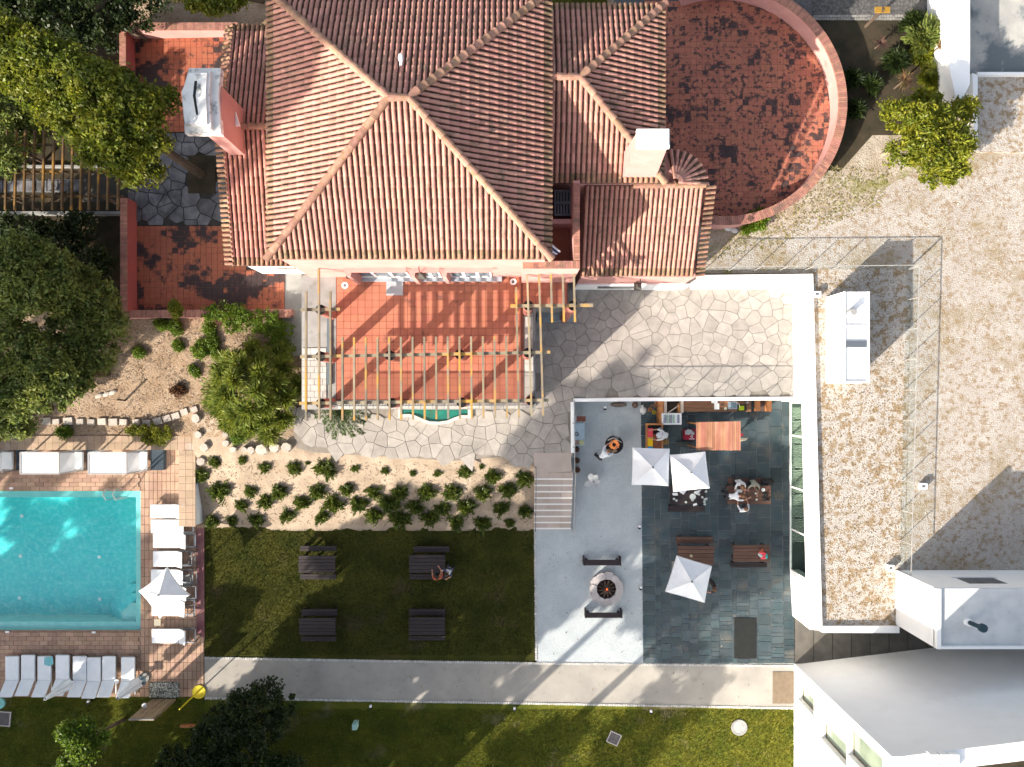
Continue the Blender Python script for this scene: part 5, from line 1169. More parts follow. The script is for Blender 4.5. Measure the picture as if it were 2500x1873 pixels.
a = P(1771, 998, h); tag(MB().disc(a[0], a[1], .07, h, h + .03, 14).build('saucer', mat('pale_green', (.45, .48, .35), None)), 'small pale saucer on the counter beside the sink', 'saucer')
a = P(1763, 988, h); tag(MB().disc(a[0], a[1], .06, h, h + .05, 12).build('bowl', mat('dark_brown', (.06, .035, .025), None)), 'small dark bowl on the counter between board and sink', 'bowl')
a = P(1822, 983, h); tag(MB().disc(a[0], a[1], .05, h, h + .2, 12).build('jar', M_metal), 'small steel jar at the right end of the counter', 'jar')
# shelf frame left of the counter
t = thing('shelf_frame', 'orange wooden shelf frame with two pale posts beside the counter', 'shelf', (*P(1640, 990, 0), 0))
for i in range(4): cbox(1608, 980 + i * 7, 1620, 986.5 + i * 7, .5, .95, M_orange, 'slat', t)
M_pp = mat('pale_post', (.42, .37, .32), (.34, .30, .26), 4, .8)
cbox(1622, 978, 1628, 1008, .02, 1.0, M_pp, 'post', t); cbox(1663, 978, 1669, 1008, .02, 1.0, M_pp, 'post', t)
cbox(1628, 980, 1663, 1006, .02, .45, mat('shelf_inner', (.07, .05, .035), (.03, .025, .02), 5, .8), 'shelf_board', t); cbox(1656, 985, 1663, 1008, .45, .8, M_orange, 'side_slat', t)
a = P(1628, 1010, 1.0); b = P(1657, 990, 1.0); MB().bar((a[0], a[1], 1.0), (b[0], b[1], 1.02), .04, .03).build('loose_stick', M_pp, t)
cbox(1610, 1008, 1616, 1034, .02, .8, M_orange, 'front_rail', t)
t = thing('drawer_rack', 'white open case with three rows of papers in pastel colours', 'case', (*P(1640, 1022, 0), .02))
cbox(1616, 1009, 1664, 1037, .3, .86, M_white, 'case', t)
for x0, x1, m in ((1620, 1627, mat('lilac', (.18, .13, .30), (.3, .4, .35), 14)), (1628, 1632, mat('mint', (.30, .45, .34), None)), (1634, 1641, mat('greyprint', (.30, .30, .33), (.18, .2, .24), 14)), (1643, 1647, MATS['mint']), (1648, 1653, M_cloth), (1654, 1659, MATS['lilac'])):
    cbox(x0, 1013, x1, 1033, .86, .90, m, 'paper', t)
# serving board with coloured panels
t = thing('serving_stand', 'orange framed stand with red, yellow and blue panels on its left', 'stand', (*P(1597, 1065, 0), .02))
cbox(1578, 1034, 1618, 1038, .7, .92, M_orange, 'top_rail', t); cbox(1578, 1038, 1581, 1096, .7, .92, M_orange, 'side_rail', t); cbox(1616, 1038, 1619, 1096, .7, .92, M_orange, 'side_rail', t)
cbox(1580.5, 1038, 1616, 1096, .1, .6, M_black, 'cabinet', t)
for y0, y1, m in ((1046, 1067, mat('red_panel', (.55, .035, .06), (.62, .07, .09), 3, .5)), (1067.5, 1090, mat('yellow_panel', (.62, .40, .005), None, rough=.5)), (1090.5, 1100, mat('blue_panel', (.01, .20, .42), None, rough=.5))):
    cbox(1580, y0, 1594, y1, .86, .90, m, 'panel', t)
cbox(1594, 1060, 1617, 1095, .80, .87, mat('meat_board', (.20, .065, .03), (.12, .045, .025), 5, .6), 'board', t)
a = P(1626, 1079, .5); o = MB().disc(a[0], a[1], .15, .4, .46, 18).build('round_basket', mat('straw', (.26, .17, .07), (.16, .10, .04), 9, .9)); tag(o, 'round straw tray beside the coloured serving stand', 'tray')
a = P(1612, 1048, .95); tag(MB().disc(a[0], a[1], .085, .87, 1.0, 14).build('steel_pot', mat('steelblue', (.20, .27, .31), None, rough=.3, metallic=.5)), 'small blue grey steel pot on the serving stand', 'pot')
a = P(1614, 1057, .95); tag(MB().disc(a[0], a[1], .045, .87, .92, 12).build('cup', M_cloth), 'tiny white cup beside the steel pot', 'cup')
item('menu_strip', 'thin white strip with small dark marks lying across the serving board', 'strip', 1608, 1061, 1619, 1064, .87, .885, M_cloth)
t = thing('cooler', 'dark red cooler box with white round emblem and crumpled foil inside', 'cooler', (*P(1686, 1061, 0), .02))
cbox(1671, 1048, 1699, 1074, .02, .42, mat('wine_red', (.26, .012, .035), (.20, .01, .03), 5, .5), 'box', t)
fo = MB(); rr = random.Random(2)
for i in range(12): q = P(1683 + rr.uniform(-7, 9), 1054 + rr.uniform(-4, 5), .5); fo.ball((q[0], q[1], .46), .09, sx=rr.uniform(.7, 1.2), sz=.5, n=6, k=4, rot=i)
fo.build('foil', mat('crumpled_foil', (.45, .48, .5), (.25, .28, .3), 12, .4, metallic=.3), t)
q = P(1689, 1066, .43); MB().ring(q[0], q[1], .035, .06, .42, .428, 14).build('emblem', M_cloth, t); MB().box(q[0] - .13, q[1] - .13, .42, q[0] + .13, q[1] - .10, .428).build('lettering', M_cloth, t)
q = P(1582 - 8, 1001, .4)
t = thing('amphora', 'round white ceramic jug with narrow neck in the dark kitchen corner', 'jug', (*P(1571, 1002, .3), .02))
q = P(1571, 1002, .3); MB().ball((q[0], q[1], .25), .17, n=16, k=9).build('body', M_pt, t); MB().tube((q[0] - .04, q[1] + .14, .3), (q[0] - .06, q[1] + .24, .34), .04, .055, 9).build('neck', M_pt, t); MB().ball((q[0], q[1] - .17, .2), .05).build('spout', M_pt, t)
t = thing('copper_pans', 'cluster of copper pans and bowls hanging by the shelf frame', 'pans', (*P(1596, 995, .6), .3)); M_cu = mat('copper', (.40, .17, .06), (.22, .09, .04), 8, .35, metallic=.6)
for i, (x, y, r_) in enumerate(((1588, 1000, .11), (1603, 985, .09), (1600, 992, .06), (1597, 1007, .10), (1592, 990, .05), (1606, 1005, .05))):
    q = P(x, y, .7); MB().ring(q[0], q[1], r_ * .7, r_, .62, .72, 14).disc(q[0], q[1], r_ * .7, .60, .63, 12).build('pan', M_cu if i != 3 else mat('brass', (.36, .27, .02), None, rough=.4, metallic=.4), t)
o = MB().ball((*P(1511, 988, .25), .16), .42, sx=1.0, sy=.30, sz=.38, n=12, k=7).build('driftwood', mat('dry_wood', (.14, .11, .09), (.08, .06, .05), 5, .9)); tag(o, 'long grey boulder lying against the terrace wall on the gravel', 'boulder')
o = MB().ball((*P(1551, 989, .25), .16), .16, sz=.9, n=12, k=7).build('clay_pot', mat('dark_clay', (.11, .07, .055), None, bump=.3)); tag(o, 'round dark clay pot at the corner between gravel and slate', 'pot')
t = thing('worktop', 'long pale blue worktop with a steel hob and food trays against the left wall', 'worktop', (*P(1415, 1050, 0), .02))
cbox(1403, 1033, 1427, 1088, .02, .86, mat('pale_blue_top', (.36, .45, .50), (.32, .41, .46), 3, .5), 'cabinet', t); q = P(1408, 1060, .87); MB().ring(q[0], q[1], .055, .105, .86, .885, 18).build('hob_ring', M_lead, t)
t = thing('meat_tray', 'steel tray of browned meat above the pale blue worktop', 'tray', (*P(1417, 1023, .8), .6)); cbox(1403, 1015, 1431, 1031, .6, .86, mat('tray_steel', (.40, .42, .43), None, rough=.4), 'tray', t); cbox(1408, 1016.5, 1430, 1029.5, .86, .90, mat('meat', (.22, .07, .04), (.09, .035, .025), 22, .6), 'meat', t)
t = thing('salad_tray', 'tray of vegetables below the pale blue worktop', 'tray', (*P(1415, 1080, .8), .86)); cbox(1403, 1074, 1427, 1087, .86, .89, MATS['tray_steel'], 'tray', t); cbox(1404, 1075, 1414, 1086, .89, .92, mat('onions', (.18, .09, .09), (.3, .25, .2), 25), 'food', t); cbox(1414.5, 1075, 1425, 1086, .89, .92, mat('greens', (.25, .30, .06), (.5, .5, .35), 25), 'food', t)
for i, (x, y) in enumerate(((1408, 1098), (1409, 1125), (1410, 1148))):
    q = P(x, y, .3); t = thing('clay_jar', ('upper', 'middle', 'lowest')[i] + ' brown clay jar in the column along the left patio wall', 'jar', (q[0], q[1], .02), 'brown jars against the patio wall'); m_ = mat('brown_clay', (.12, .055, .03), (.07, .035, .025), 6)
    MB().ball((q[0], q[1], .2), .15, n=12, k=7).build('body', m_, t); MB().ring(q[0], q[1], .05, .08, .3, .38, 10).build('neck', m_, t)
t = thing('bamboo_shade', 'rectangular bamboo slat roof on four posts above the slate patio', 'shade roof', (*P(1756, 1065, 0), .035))
zb_ = 2.2; a = P(1700, 1031, zb_); b = P(1808, 1099, zb_); nS = 40; wv = (b[0] - a[0]) / nS
for i in range(nS):
    x = a[0] + i * wv; r = random.Random(i); sk = .10 * i / nS
    MB().add([(x + .003, b[1] + r.uniform(-.03, .02) + sk * 0, zb_ - .02), (x + wv - .003, b[1] + r.uniform(-.02, .01), zb_ - .02), (x + wv - .003 - .0, a[1] + sk * .4, zb_ - .02), (x + .003, a[1] + sk * .4 + r.uniform(-.02, .02), zb_ - .02),
              (x + .003, b[1] + r.uniform(-.03, .02), zb_), (x + wv - .003, b[1], zb_), (x + wv - .003, a[1] + sk * .4, zb_), (x + .003, a[1] + sk * .4, zb_)],
             [(3, 2, 1, 0), (4, 5, 6, 7), (0, 1, 5, 4), (1, 2, 6, 5), (2, 3, 7, 6), (3, 0, 4, 7)]).build('bamboo_slat', M_bamboo, t)
for x in (a[0] + .1, b[0] - .1):
    for y in (a[1] - .08, b[1] + .08): MB().box(x - .03, y - .03, .035, x + .03, y + .03, zb_ - .03).build('post', M_orange, t)
item('red_bag', 'red bag end poking out from under the bamboo shade', 'bag', 1806, 1059, 1815, 1065, .4, .9, MATS['red_panel'])
o = MB().prism(PL([(1808, 1069), (1826, 1070), (1822, 1075), (1808, 1078)], .8), .7, .8).build('cloth', mat('cream', (.5, .45, .33), None)); tag(o, 'cream cloth corner poking out from under the bamboo shade', 'cloth')
item('doormat', 'large black mat lying on the slate patio', 'mat', 1793, 1509, 1847, 1608, .036, .06, mat('black_mat', (.018, .02, .02), (.012, .014, .014), 8, .95, bump=.3))
item('path_mat', 'brown coir mat at the right end of the footpath', 'mat', 1887, 1641, 1938, 1718, .02, .05, mat('coir', (.19, .145, .10), (.15, .115, .08), 6, .95, bump=.4))
item('bench_slab', 'low flat grey slab on the slate left of the bamboo shade', 'slab', 1650, 1079, 1692, 1092, .036, .14, mat('slab_grey', (.04, .05, .05), None))
# plates and cups
M_plate = mat('plate_white', (.58, .62, .58), None, rough=.4)
def dish(label, px, py, r, z=.75, hgt=.02, m=M_plate, name='plate', cat='plate', group='white tableware on the laid table'):
    q = P(px, py, z); mb = MB().disc(q[0], q[1], r * .7, z, z + hgt * .5, 14, r1=r).ring(q[0], q[1], r * .85, r, z + hgt * .5, z + hgt, 14)
    tag(mb.build(name, m), label, cat, group)
dish('large pale oval plate in the middle of the laid table', 1691, 1213, .15)
for (x, y), w in zip(((1645, 1218), (1651, 1222), (1674, 1226), (1690, 1221), (1706, 1207), (1714, 1214), (1720, 1219), (1724, 1218), (1723, 1200), (1720, 1231), (1719, 1225)),
                     ('near the left end', 'second from the left end', 'alone left of the oval plate', 'just below the oval plate', 'right of the paper sheets', 'in the right hand cluster top', 'in the cluster centre', 'rightmost of the cluster', 'at the upper right corner', 'lowest at the right end', 'beside the lowest one')):
    dish(f'small white cup {w} of the laid table', x, y, .055, hgt=.06, name='cup', cat='cup')
for pts, lb in (([(1656, 1200), (1676, 1198), (1669, 1208)], 'white paper triangle on the laid table below the parasol hem'), ([(1695, 1200), (1712, 1196), (1703, 1209), (1694, 1204)], 'white paper sheet on the laid table right of the triangle'), ([(1641, 1204), (1654, 1203), (1655, 1210), (1643, 1210)], 'white napkin near the left end of the laid table'), ([(1692, 1231), (1701, 1228), (1702, 1233), (1693, 1236)], 'small white packet near the bench side of the laid table')):
    tag(MB().prism(PL(pts, .77), .752, .765).build('paper', M_cloth), lb, 'paper')
for (x, y), lb in zip(((1845, 1205), (1847, 1220), (1863, 1196), (1797, 1197), (1808, 1198)), ('small white cup in the middle of the occupied table', 'small white bowl lower right on the occupied table', 'pale plate at the right end of the occupied table', 'white plate in front of the person in white', 'second white plate beside the person in white')):
    dish(lb, x, y, .09 if 'plate' in lb else .05, group='tableware on the occupied table')
gb = MB(); rr = random.Random(4)
for i in range(16): q = P(1870 + rr.uniform(-8, 8), 1214 + rr.uniform(-9, 9), .8); gb.ball((q[0], q[1], .78 + rr.uniform(0, .04)), .05, sx=rr.uniform(.6, 2), n=6, k=4, rot=rr.uniform(0, 3))
tag(gb.build('heap_of_bags', M_black), 'heap of small black bags on the right end of the occupied table', 'bags')
t = thing('bundle', 'crumpled red and teal bundle of clothes on the lower right slate table', 'clothes', (*P(1866, 1357, .8), .75))
for i, (x, y, m) in enumerate(((1860, 1350, 'red_panel'), (1866, 1356, 'red_panel'), (1871, 1358, 'teal_cloth'), (1857, 1356, 'pale_cloth'), (1864, 1362, 'red_panel'), (1859, 1345, 'rust'))):
    mm = MATS.get(m) or mat(m, {'teal_cloth': (.03, .30, .28), 'pale_cloth': (.35, .42, .42), 'rust': (.25, .06, .03)}[m], None)
    q = P(x, y, .82); MB().ball((q[0], q[1], .8), .12, sx=1.3, sy=.7, sz=.5, n=9, k=5, rot=.8 * i).build('garment', mm, t)
q = P(1687, 1357, .8); tag(MB().disc(q[0], q[1], .06, .75, .83, 14).ring(q[0], q[1], .05, .065, .83, .85, 14).build('ashtray', mat('cream_pot', (.52, .49, .33), None)), 'small cream round pot on the table with the askew parasol', 'pot')
q = P(1873, 1175, .5); tag(MB().ball((q[0], q[1], .56), .3, sx=1.1, sy=.6, sz=.35, n=12, k=6).build('black_bag', M_black), 'big black bag beside the upper right corner of the occupied table', 'bag')

# small things on lawns and beds
def glight(label, x, y):
    q = P(x, y, .3); t = thing('garden_light', label, 'garden light', (q[0], q[1], 0), 'small white garden lights')
    MB().box(q[0] - .05, q[1] - .09, 0, q[0] + .05, q[1] - .01, .3).build('post', M_black, t); MB().box(q[0] - .05, q[1] - .005, .18, q[0] + .05, q[1] + .09, .3).build('lamp', M_white, t)
for (x, y), lb in zip(((904, 1728), (1256, 1733), (1590, 1740), (1562, 1288), (1565, 1437), (1478, 997), (214, 1716)), ('left one below the footpath', 'middle one below the footpath', 'right one below the footpath', 'at the slate edge above the fire ring', 'at the slate edge right of the fire ring', 'near the boulder on the upper gravel', 'just below the bottom row of loungers')):
    glight('small white garden light, ' + lb, x, y)
q = P(1805, 1777, .06); t = thing('manhole_cover', 'round pale grey manhole cover in the sunlit lawn', 'manhole cover', (q[0], q[1], 0)); MB().ring(q[0], q[1], .30, .39, 0, .06, 32).build('rim', M_conc, t); MB().disc(q[0], q[1], .30, 0, .05, 28).build('lid', mat('lid_grey', (.36, .36, .35), (.26, .26, .26), 6), t)
def sq(label, cx_, cy_, s, rot, frame, lid):
    q = P(cx_, cy_, .05); t = thing('inspection_cover', label, 'cover', (q[0], q[1], 0))
    def rp(k): return [(q[0] + k * (x * math.cos(rot) - y * math.sin(rot)), q[1] + k * (x * math.sin(rot) + y * math.cos(rot))) for x, y in ((-1, -1), (1, -1), (1, 1), (-1, 1))]
    o_, i_ = rp(s), rp(s * .86); m = MB()
    for k in range(4): m.prism([o_[k], o_[(k + 1) % 4], i_[(k + 1) % 4], i_[k]], 0, .07)
    m.build('frame', frame, t); MB().prism(i_, 0, .05).build('lid', lid, t)
sq('square dark cover with pale frame tilted on the lower lawn', 1499, 1803, .29, R(-24), mat('frame_pale', (.45, .41, .38), None), mat('lid_dark', (.09, .075, .08), (.13, .12, .12), 7))
sq('square dark cover with pale edge at the lower left corner of the lawn', 8, 1755, .36, R(-5), MATS['frame_pale'], MATS['lid_dark'])
q = P(865, 1777, .5); o = MB().box(q[0] - .11, q[1] - .12, 0, q[0] + .11, q[1] + .17, .5).build('pale_green_box', mat('mint_box', (.30, .48, .42), None)); tag(o, 'small pale green box standing in the dark lawn below the path', 'box')
q = P(3, 1718, .6); tag(MB().disc(q[0] - .1, q[1], .26, .5, .6, 14).build('teal_table', mat('teal_top', (.2, .48, .45), None)), 'edge of a pale teal round table at the left edge below the loungers', 'table')
q = P(2141, 27, 4.0); t = thing('yellow_sign', 'yellow board on a dark post standing at the edge of the cobbled lane', 'sign', (*P(2112, 66, 2.5), 2.5)); b = P(2112, 66, 2.5)
MB().bar((b[0], b[1], 2.5), (b[0] + .05, b[1] + .0, 4.05), .09, .09).build('post', M_bark, t); MB().box(b[0] - .28, b[1] - .12, 3.95, b[0] + .36, b[1] + .12, 4.02).build('board', mat('sign_yellow', (.30, .17, .02), (.24, .13, .02), 5), t)
MB().box(b[0] + .0, b[1] - .125, 4.02, b[0] + .08, b[1] + .125, 4.03).build('bar', M_bark, t)
for x, y, lb, zz in ((1998, 718, 'small white vent cap with dark opening by the pavilion parapet', 2.5), (2178, 1388, 'small white box at the lower end of the long railing', 2.5), (2258, 1188, 'small glass topped square light on the gravel field', 2.5)):
    q = P(x, y, zz + .3); t = thing('roof_vent', lb, 'vent', (q[0], q[1], zz)); MB().box(q[0] - .13, q[1] - .13, zz, q[0] + .13, q[1] + .13, zz + .28).build('cap', M_white, t); MB().box(q[0] - .12, q[1] - .05, zz + .28, q[0] + .02, q[1] + .05, zz + .3).build('opening', M_lead, t)
for i, (x, y, r_, lb) in enumerate(((1776, 555, .2, 'larger pale stone by the end of the curved wall'), (1793, 562, .16, 'smaller pale stone by the end of the curved wall'))):
    q = P(x, y, 2.6); tag(MB().ball((q[0], q[1], 2.58), r_, sx=1.2, sy=.8, sz=.5, n=8, k=5, rot=-.5).build('boulder', M_pt), lb, 'stone')
# stepping stones and edging boulders on the slope
M_bl = mat('limestone_block', (.48, .43, .37), (.38, .335, .285), 4, .9, rnd=.1, bump=.5, bsc=8)
sx_ = [(113, 1029), (137, 1030), (165, 1029), (195, 1030), (222, 1031), (249, 1030), (276, 1031), (301, 1031), (332, 1031), (357, 1033), (385, 1029), (408, 1022), (429, 1016), (450, 1006), (474, 1000)]
for i, (x, y) in enumerate(sx_):
    r = random.Random(i); z = gz(*P(x, y, 1.1)) + .04; s = 9 + r.uniform(-1.5, 2); a = R(0 if x < 380 else 18) + r.uniform(-.08, .08)
    w = [P(x + s * (u * math.cos(a) - v_ * math.sin(a)), y - s * (u * math.sin(a) + v_ * math.cos(a)), z + .04) for u, v_ in ((-1, -.8), (1, -.8), (1, .85), (-1, .85))]
    o = MB().prism(w, z - .15, z + .05 + r.uniform(0, .05)).build('stepping_block', M_bl)
    tag(o, f'pale square block, number {i + 1} counted from the left in the curved row above the pool wall' if 0 else f'pale square block, {("first second third fourth fifth sixth seventh eighth ninth tenth eleventh twelfth thirteenth fourteenth fifteenth").split()[i]} from the left in the curved row above the pool wall', 'stone', 'row of pale blocks on the dry slope')
bl = [(496, 1093, 12, 'lone square block beside the pool wall corner'), (481, 1062, 11, 'round pale rock just right of the pool wall corner'), (488, 1128, 13, 'pale rock at the upper left corner of the sandy bed'), (476, 1022, 13, 'rough pale rock above the pool wall corner'),
      (548, 1062, 9, 'upper pale slab under the conifer edge'), (550, 1082, 10, 'middle pale slab under the conifer edge'), (566, 1098, 10, 'lower pale slab under the conifer edge'), (594, 1099, 9, 'first rough block in the row left of the stone terrace'), (611, 1100, 11, 'second rough block in the row left of the stone terrace'),
      (636, 1100, 17, 'third and widest rough block left of the stone terrace'), (668, 1094, 15, 'fourth rough block left of the stone terrace'), (698, 1092, 15, 'fifth rough block touching the stone terrace')]
for i, (x, y, s, lb) in enumerate(bl):
    r = random.Random(i + 77); z = gz(*P(x, y, 1.3)) + .02; n_ = 7
    w = [P(x + s * (1 + r.uniform(-.18, .12)) * math.cos(2 * math.pi * k / n_ + .4), y + s * (.95 + r.uniform(-.2, .1)) * math.sin(2 * math.pi * k / n_ + .4), z + .25) for k in range(n_)]
    c = cent(w); tag(MB().prism(w, z - .2, z + .2, 0, [(c[0] + (a - c[0]) * .86, c[1] + (b_ - c[1]) * .86) for a, b_ in w]).build('rock', M_bl), lb, 'rock')
for i, (x, y) in enumerate(((243, 966), (262, 962), (276, 958))):
    z = gz(*P(x, y, 1.3)); tag(MB().ball((*P(x, y, z), z + .03), .16, sx=1.4, sy=.7, sz=.5, n=8, k=5, rot=.5).build('rock', M_bl), ('left', 'middle', 'right')[i] + ' one of three small pale rocks on the dry slope', 'rock')
q = P(305, 978, 1.2); tag(MB().bar((q[0], q[1], gz(*q)), (q[0] + .05, q[1] + .05, gz(*q) + .8), .07, .07).build('stake', M_bark), 'short dark wooden stake on the dry slope', 'stake')

# ============================================================ PEOPLE
SKIN = mat('skin', (.38, .20, .135), (.34, .17, .115), 9, .6); HAIR = mat('dark_hair', (.022, .014, .010), (.04, .025, .015), 20, .6); HAIRB = mat('brown_hair', (.13, .065, .03), (.08, .04, .02), 20, .6)
def person(label, loc, facing, shirt, pants, hair=HAIR, sit=False, lean=10, arms=((35, 60), (35, 60)), hat=None, spread=12, armlen=1.0):
    """arms: (upper arm lift from hanging, forearm lift) per side, degrees forward"""
    Vv = {}; rad = {}; E = []; tagp = {}
    def add(n, p, r, k, par=None):
        Vv[n] = Vector(p); rad[n] = r; tagp[n] = k
        if par: E.append((par, n))
    hp = .52 if sit else .95; L = R(lean); t = Vector((0, math.sin(L), math.cos(L)))
    pel = Vector((0, 0, hp)); add('pelvis', pel, .135, 'pants'); add('waist', pel + t * .18, .125, 'shirt', 'pelvis'); add('chest', pel + t * .38, .15, 'shirt', 'waist'); add('neck0', pel + t * .52, .065, 'shirt', 'chest')
    nk = pel + t * .60; hd = Vector((0, math.sin(L * .8 + .25), math.cos(L * .8 + .25))); add('neck', nk, .055, 'skin', 'neck0'); add('head', nk + hd * .12, .095, 'skin', 'neck'); add('crown', nk + hd * .22, .075, 'skin', 'head')
    fw = Vector((0, math.cos(L * .8 + .25), -math.sin(L * .8 + .25))); add('nose', nk + hd * .10 + fw * .11, .018, 'skin', 'head')
    for s, (ua, fa) in zip((-1, 1), arms):
        sh = pel + t * .47 + Vector((s * .185, 0, 0)); add(f'sh{s}', sh, .062, 'shirt', 'chest')
        d = Vector((s * .25, math.sin(R(ua)), -math.cos(R(ua)))).normalized(); el = sh + d * .28 * armlen; add(f'el{s}', el, .045, 'sleeve', f'sh{s}')
        d2 = Vector((-s * .22, math.sin(R(fa)), -math.cos(R(fa)))).normalized(); wr = el + d2 * .25 * armlen; add(f'wr{s}', wr, .028, 'skin', f'el{s}')
        pa = wr + d2 * .07; add(f'palm{s}', pa, .034, 'skin', f'wr{s}')
        sd = Vector((1, 0, 0))
        for k in range(4):
            f0 = pa + d2 * .035 + sd * (k - 1.5) * .019; ln = (.033, .04, .037, .028)[k]
            add(f'f{s}{k}a', f0, .0095, 'skin', f'palm{s}'); add(f'f{s}{k}b', f0 + d2 * ln + Vector((0, 0, -.008)), .009, 'skin', f'f{s}{k}a'); add(f'f{s}{k}c', f0 + d2 * ln * 1.7 + Vector((0, 0, -.025)), .008, 'skin', f'f{s}{k}b')
        th = pa - sd * s * .035; add(f't{s}a', th, .011, 'skin', f'palm{s}'); add(f't{s}b', th - sd * s * .018 + d2 * .035, .0095, 'skin', f't{s}a')
        hpv = pel + Vector((s * .10, 0, -.03)); add(f'hip{s}', hpv, .10, 'pants', 'pelvis')
        if sit: kn = hpv + Vector((s * .06, .42, .02)); an = kn + Vector((0, .03, -.44)) 
        else: kn = hpv + Vector((s * .05, .05 * (1 if s > 0 else -.5), -.43)); an = kn + Vector((0, -.03, -.42))
        an.z = .08; add(f'kn{s}', kn, .062, 'pants', f'hip{s}'); add(f'an{s}', an, .042, 'pants', f'kn{s}'); add(f'toe{s}', an + Vector((0, .16, -.04)), .035, 'shoe', f'an{s}')
    names = list(Vv); idx = {n: i for i, n in enumerate(names)}
    me = bpy.data.meshes.new('body'); me.from_pydata([tuple(Vv[n]) for n in names], [(idx[a], idx[b]) for a, b in E], []); tmp = bpy.data.objects.new('tmp', me); col.objects.link(tmp)
    md = tmp.modifiers.new('s', 'SKIN'); sv = me.skin_vertices[0].data
    for i, n in enumerate(names): sv[i].radius = (rad[n], rad[n] * (.72 if n in ('chest', 'waist', 'pelvis') else 1)); sv[i].use_root = (n == 'pelvis')
    ss = tmp.modifiers.new('u', 'SUBSURF'); ss.levels = 1; ss.render_levels = 1
    dg = bpy.context.evaluated_depsgraph_get(); body = bpy.data.meshes.new_from_object(tmp.evaluated_get(dg)); bpy.data.objects.remove(tmp)
    kinds = ['skin', 'shirt', 'pants', 'shoe']; body.materials.clear()
    for m_ in (SKIN, shirt, pants, M_black): body.materials.append(m_)
    pts = np.array([tuple(Vv[n]) for n in names]); kk = [tagp[n] for n in names]
    segs = [(idx[a], idx[b]) for a, b in E]; A = pts[[a for a, b in segs]]; B = pts[[b for a, b in segs]]
    for p in body.polygons:
        c = np.array(p.center); d = B - A; tt = np.clip(((c - A) * d).sum(1) / (d * d).sum(1), 0, 1); dist = np.linalg.norm(A + d * tt[:, None] - c, axis=1); j = int(np.argmin(dist))
        k = kk[segs[j][1]] if tt[j] > .5 else kk[segs[j][0]]
        if k == 'sleeve': k = 'shirt' if tt[j] > .5 or kk[segs[j][0]] == 'shirt' else 'skin'
        if k == 'sleeve': k = 'skin'
        p.material_index = kinds.index(k); p.use_smooth = True
    root = thing('person', label, 'person', (loc[0], loc[1], loc[2]), 'people on the patio and lawn')
    ob = bpy.data.objects.new('body', body); col.objects.link(ob); ob.parent = root
    hc = nk + hd * .15
    h_ = MB().ball(tuple(hc - fw * .018 + hd * .02), .108, sx=.92, sy=1.05, sz=1.0, n=14, k=8); hm = h_.mesh('hair', hair, True)
    bm = bmesh.new(); bm.from_mesh(hm); bmesh.ops.delete(bm, geom=[v for v in bm.verts if (v.co - hc).dot(fw) > .045 and (v.co - hc).dot(hd) < .05], context='VERTS'); bm.to_mesh(hm); bm.free()
    ho = bpy.data.objects.new('hair', hm); col.objects.link(ho); ho.parent = root
    for s in (-1, 1):
        e = MB().ball(tuple(nk + hd * .13 + fw * .088 + Vector((s * .035, 0, 0))), .012, n=6, k=4).mesh('eye', M_black); eo = bpy.data.objects.new('eye', e); col.objects.link(eo); eo.parent = root
        e = MB().ball(tuple(nk + hd * .12 + Vector((s * .095, 0, 0))), .025, sx=.4, n=6, k=4).mesh('ear', SKIN); eo = bpy.data.objects.new('ear', e); col.objects.link(eo); eo.parent = root
    e = MB().ball(tuple(nk + hd * .065 + fw * .088), .018, sy=.4, sz=.35, n=6, k=4).mesh('mouth', mat('lips', (.3, .1, .08), None)); eo = bpy.data.objects.new('mouth', e); col.objects.link(eo); eo.parent = root
    if hat is not None:
        c_ = nk + hd * .22; hh = MB().disc(c_.x, c_.y, .12, c_.z - .02, c_.z + .09, 16, r1=.14).mesh('cap', hat, True); eo = bpy.data.objects.new('cap', hh); col.objects.link(eo); eo.parent = root
    root.rotation_euler.z = R(facing); return root
W_ = mat('white_shirt', (.66, .68, .70), (.58, .60, .63), 6, .9, bump=.3, bsc=10); Gs = mat('sage_shirt', (.30, .31, .25), (.25, .26, .21), 6, .9); Dk = mat('dark_trousers', (.025, .025, .035), (.04, .04, .05), 5, .9); Rd = mat('orange_red_shirt', (.42, .10, .05), (.35, .08, .05), 5, .9)
Bk = mat('black_shirt', (.03, .025, .025), None, rough=.9)
person('person in a white shirt bending forward beside the black fire bowl', (*P(1464, 1118, .9), .02), -45, W_, Dk, HAIRB, lean=48, arms=((70, 85), (60, 95)))
person('cook in white shirt and white cap leaning over the coloured serving stand', (*P(1628, 1063, .9), .036), 85, W_, Dk, HAIR, lean=38, arms=((60, 90), (70, 85)), hat=W_)
person('person in loose white shirt with brown hair sitting above the occupied table', (*P(1799, 1172, .5), .036), 190, W_, Dk, HAIRB, sit=True, lean=18, arms=((45, 80), (50, 75)))
person('person in a sage shirt with dark hair sitting behind the occupied table', (*P(1835, 1172, .5), .036), 180, Gs, Dk, HAIR, sit=True, lean=26, arms=((40, 90), (35, 80)))
person('person in white bending over the left end of the occupied table', (*P(1776, 1212, .9), .036), -80, W_, Dk, HAIRB, lean=50, arms=((60, 90), (75, 95)))
person('person in white shirt sitting below the occupied table', (*P(1810, 1247, .5), .036), 5, W_, Dk, HAIRB, sit=True, lean=15, arms=((50, 85), (55, 85)))
person('person in dark clothes standing at the right corner of the askew parasol', (*P(1742, 1427, .9), .036), 100, Bk, Dk, HAIRB, lean=12, arms=((30, 80), (35, 85)))
person('person in an orange red top sitting at the upper right lawn table', (*P(1074, 1410, .5), .0), 20, Rd, Dk, HAIR, sit=True, lean=14, arms=((35, 80), (40, 85)), armlen=.85)
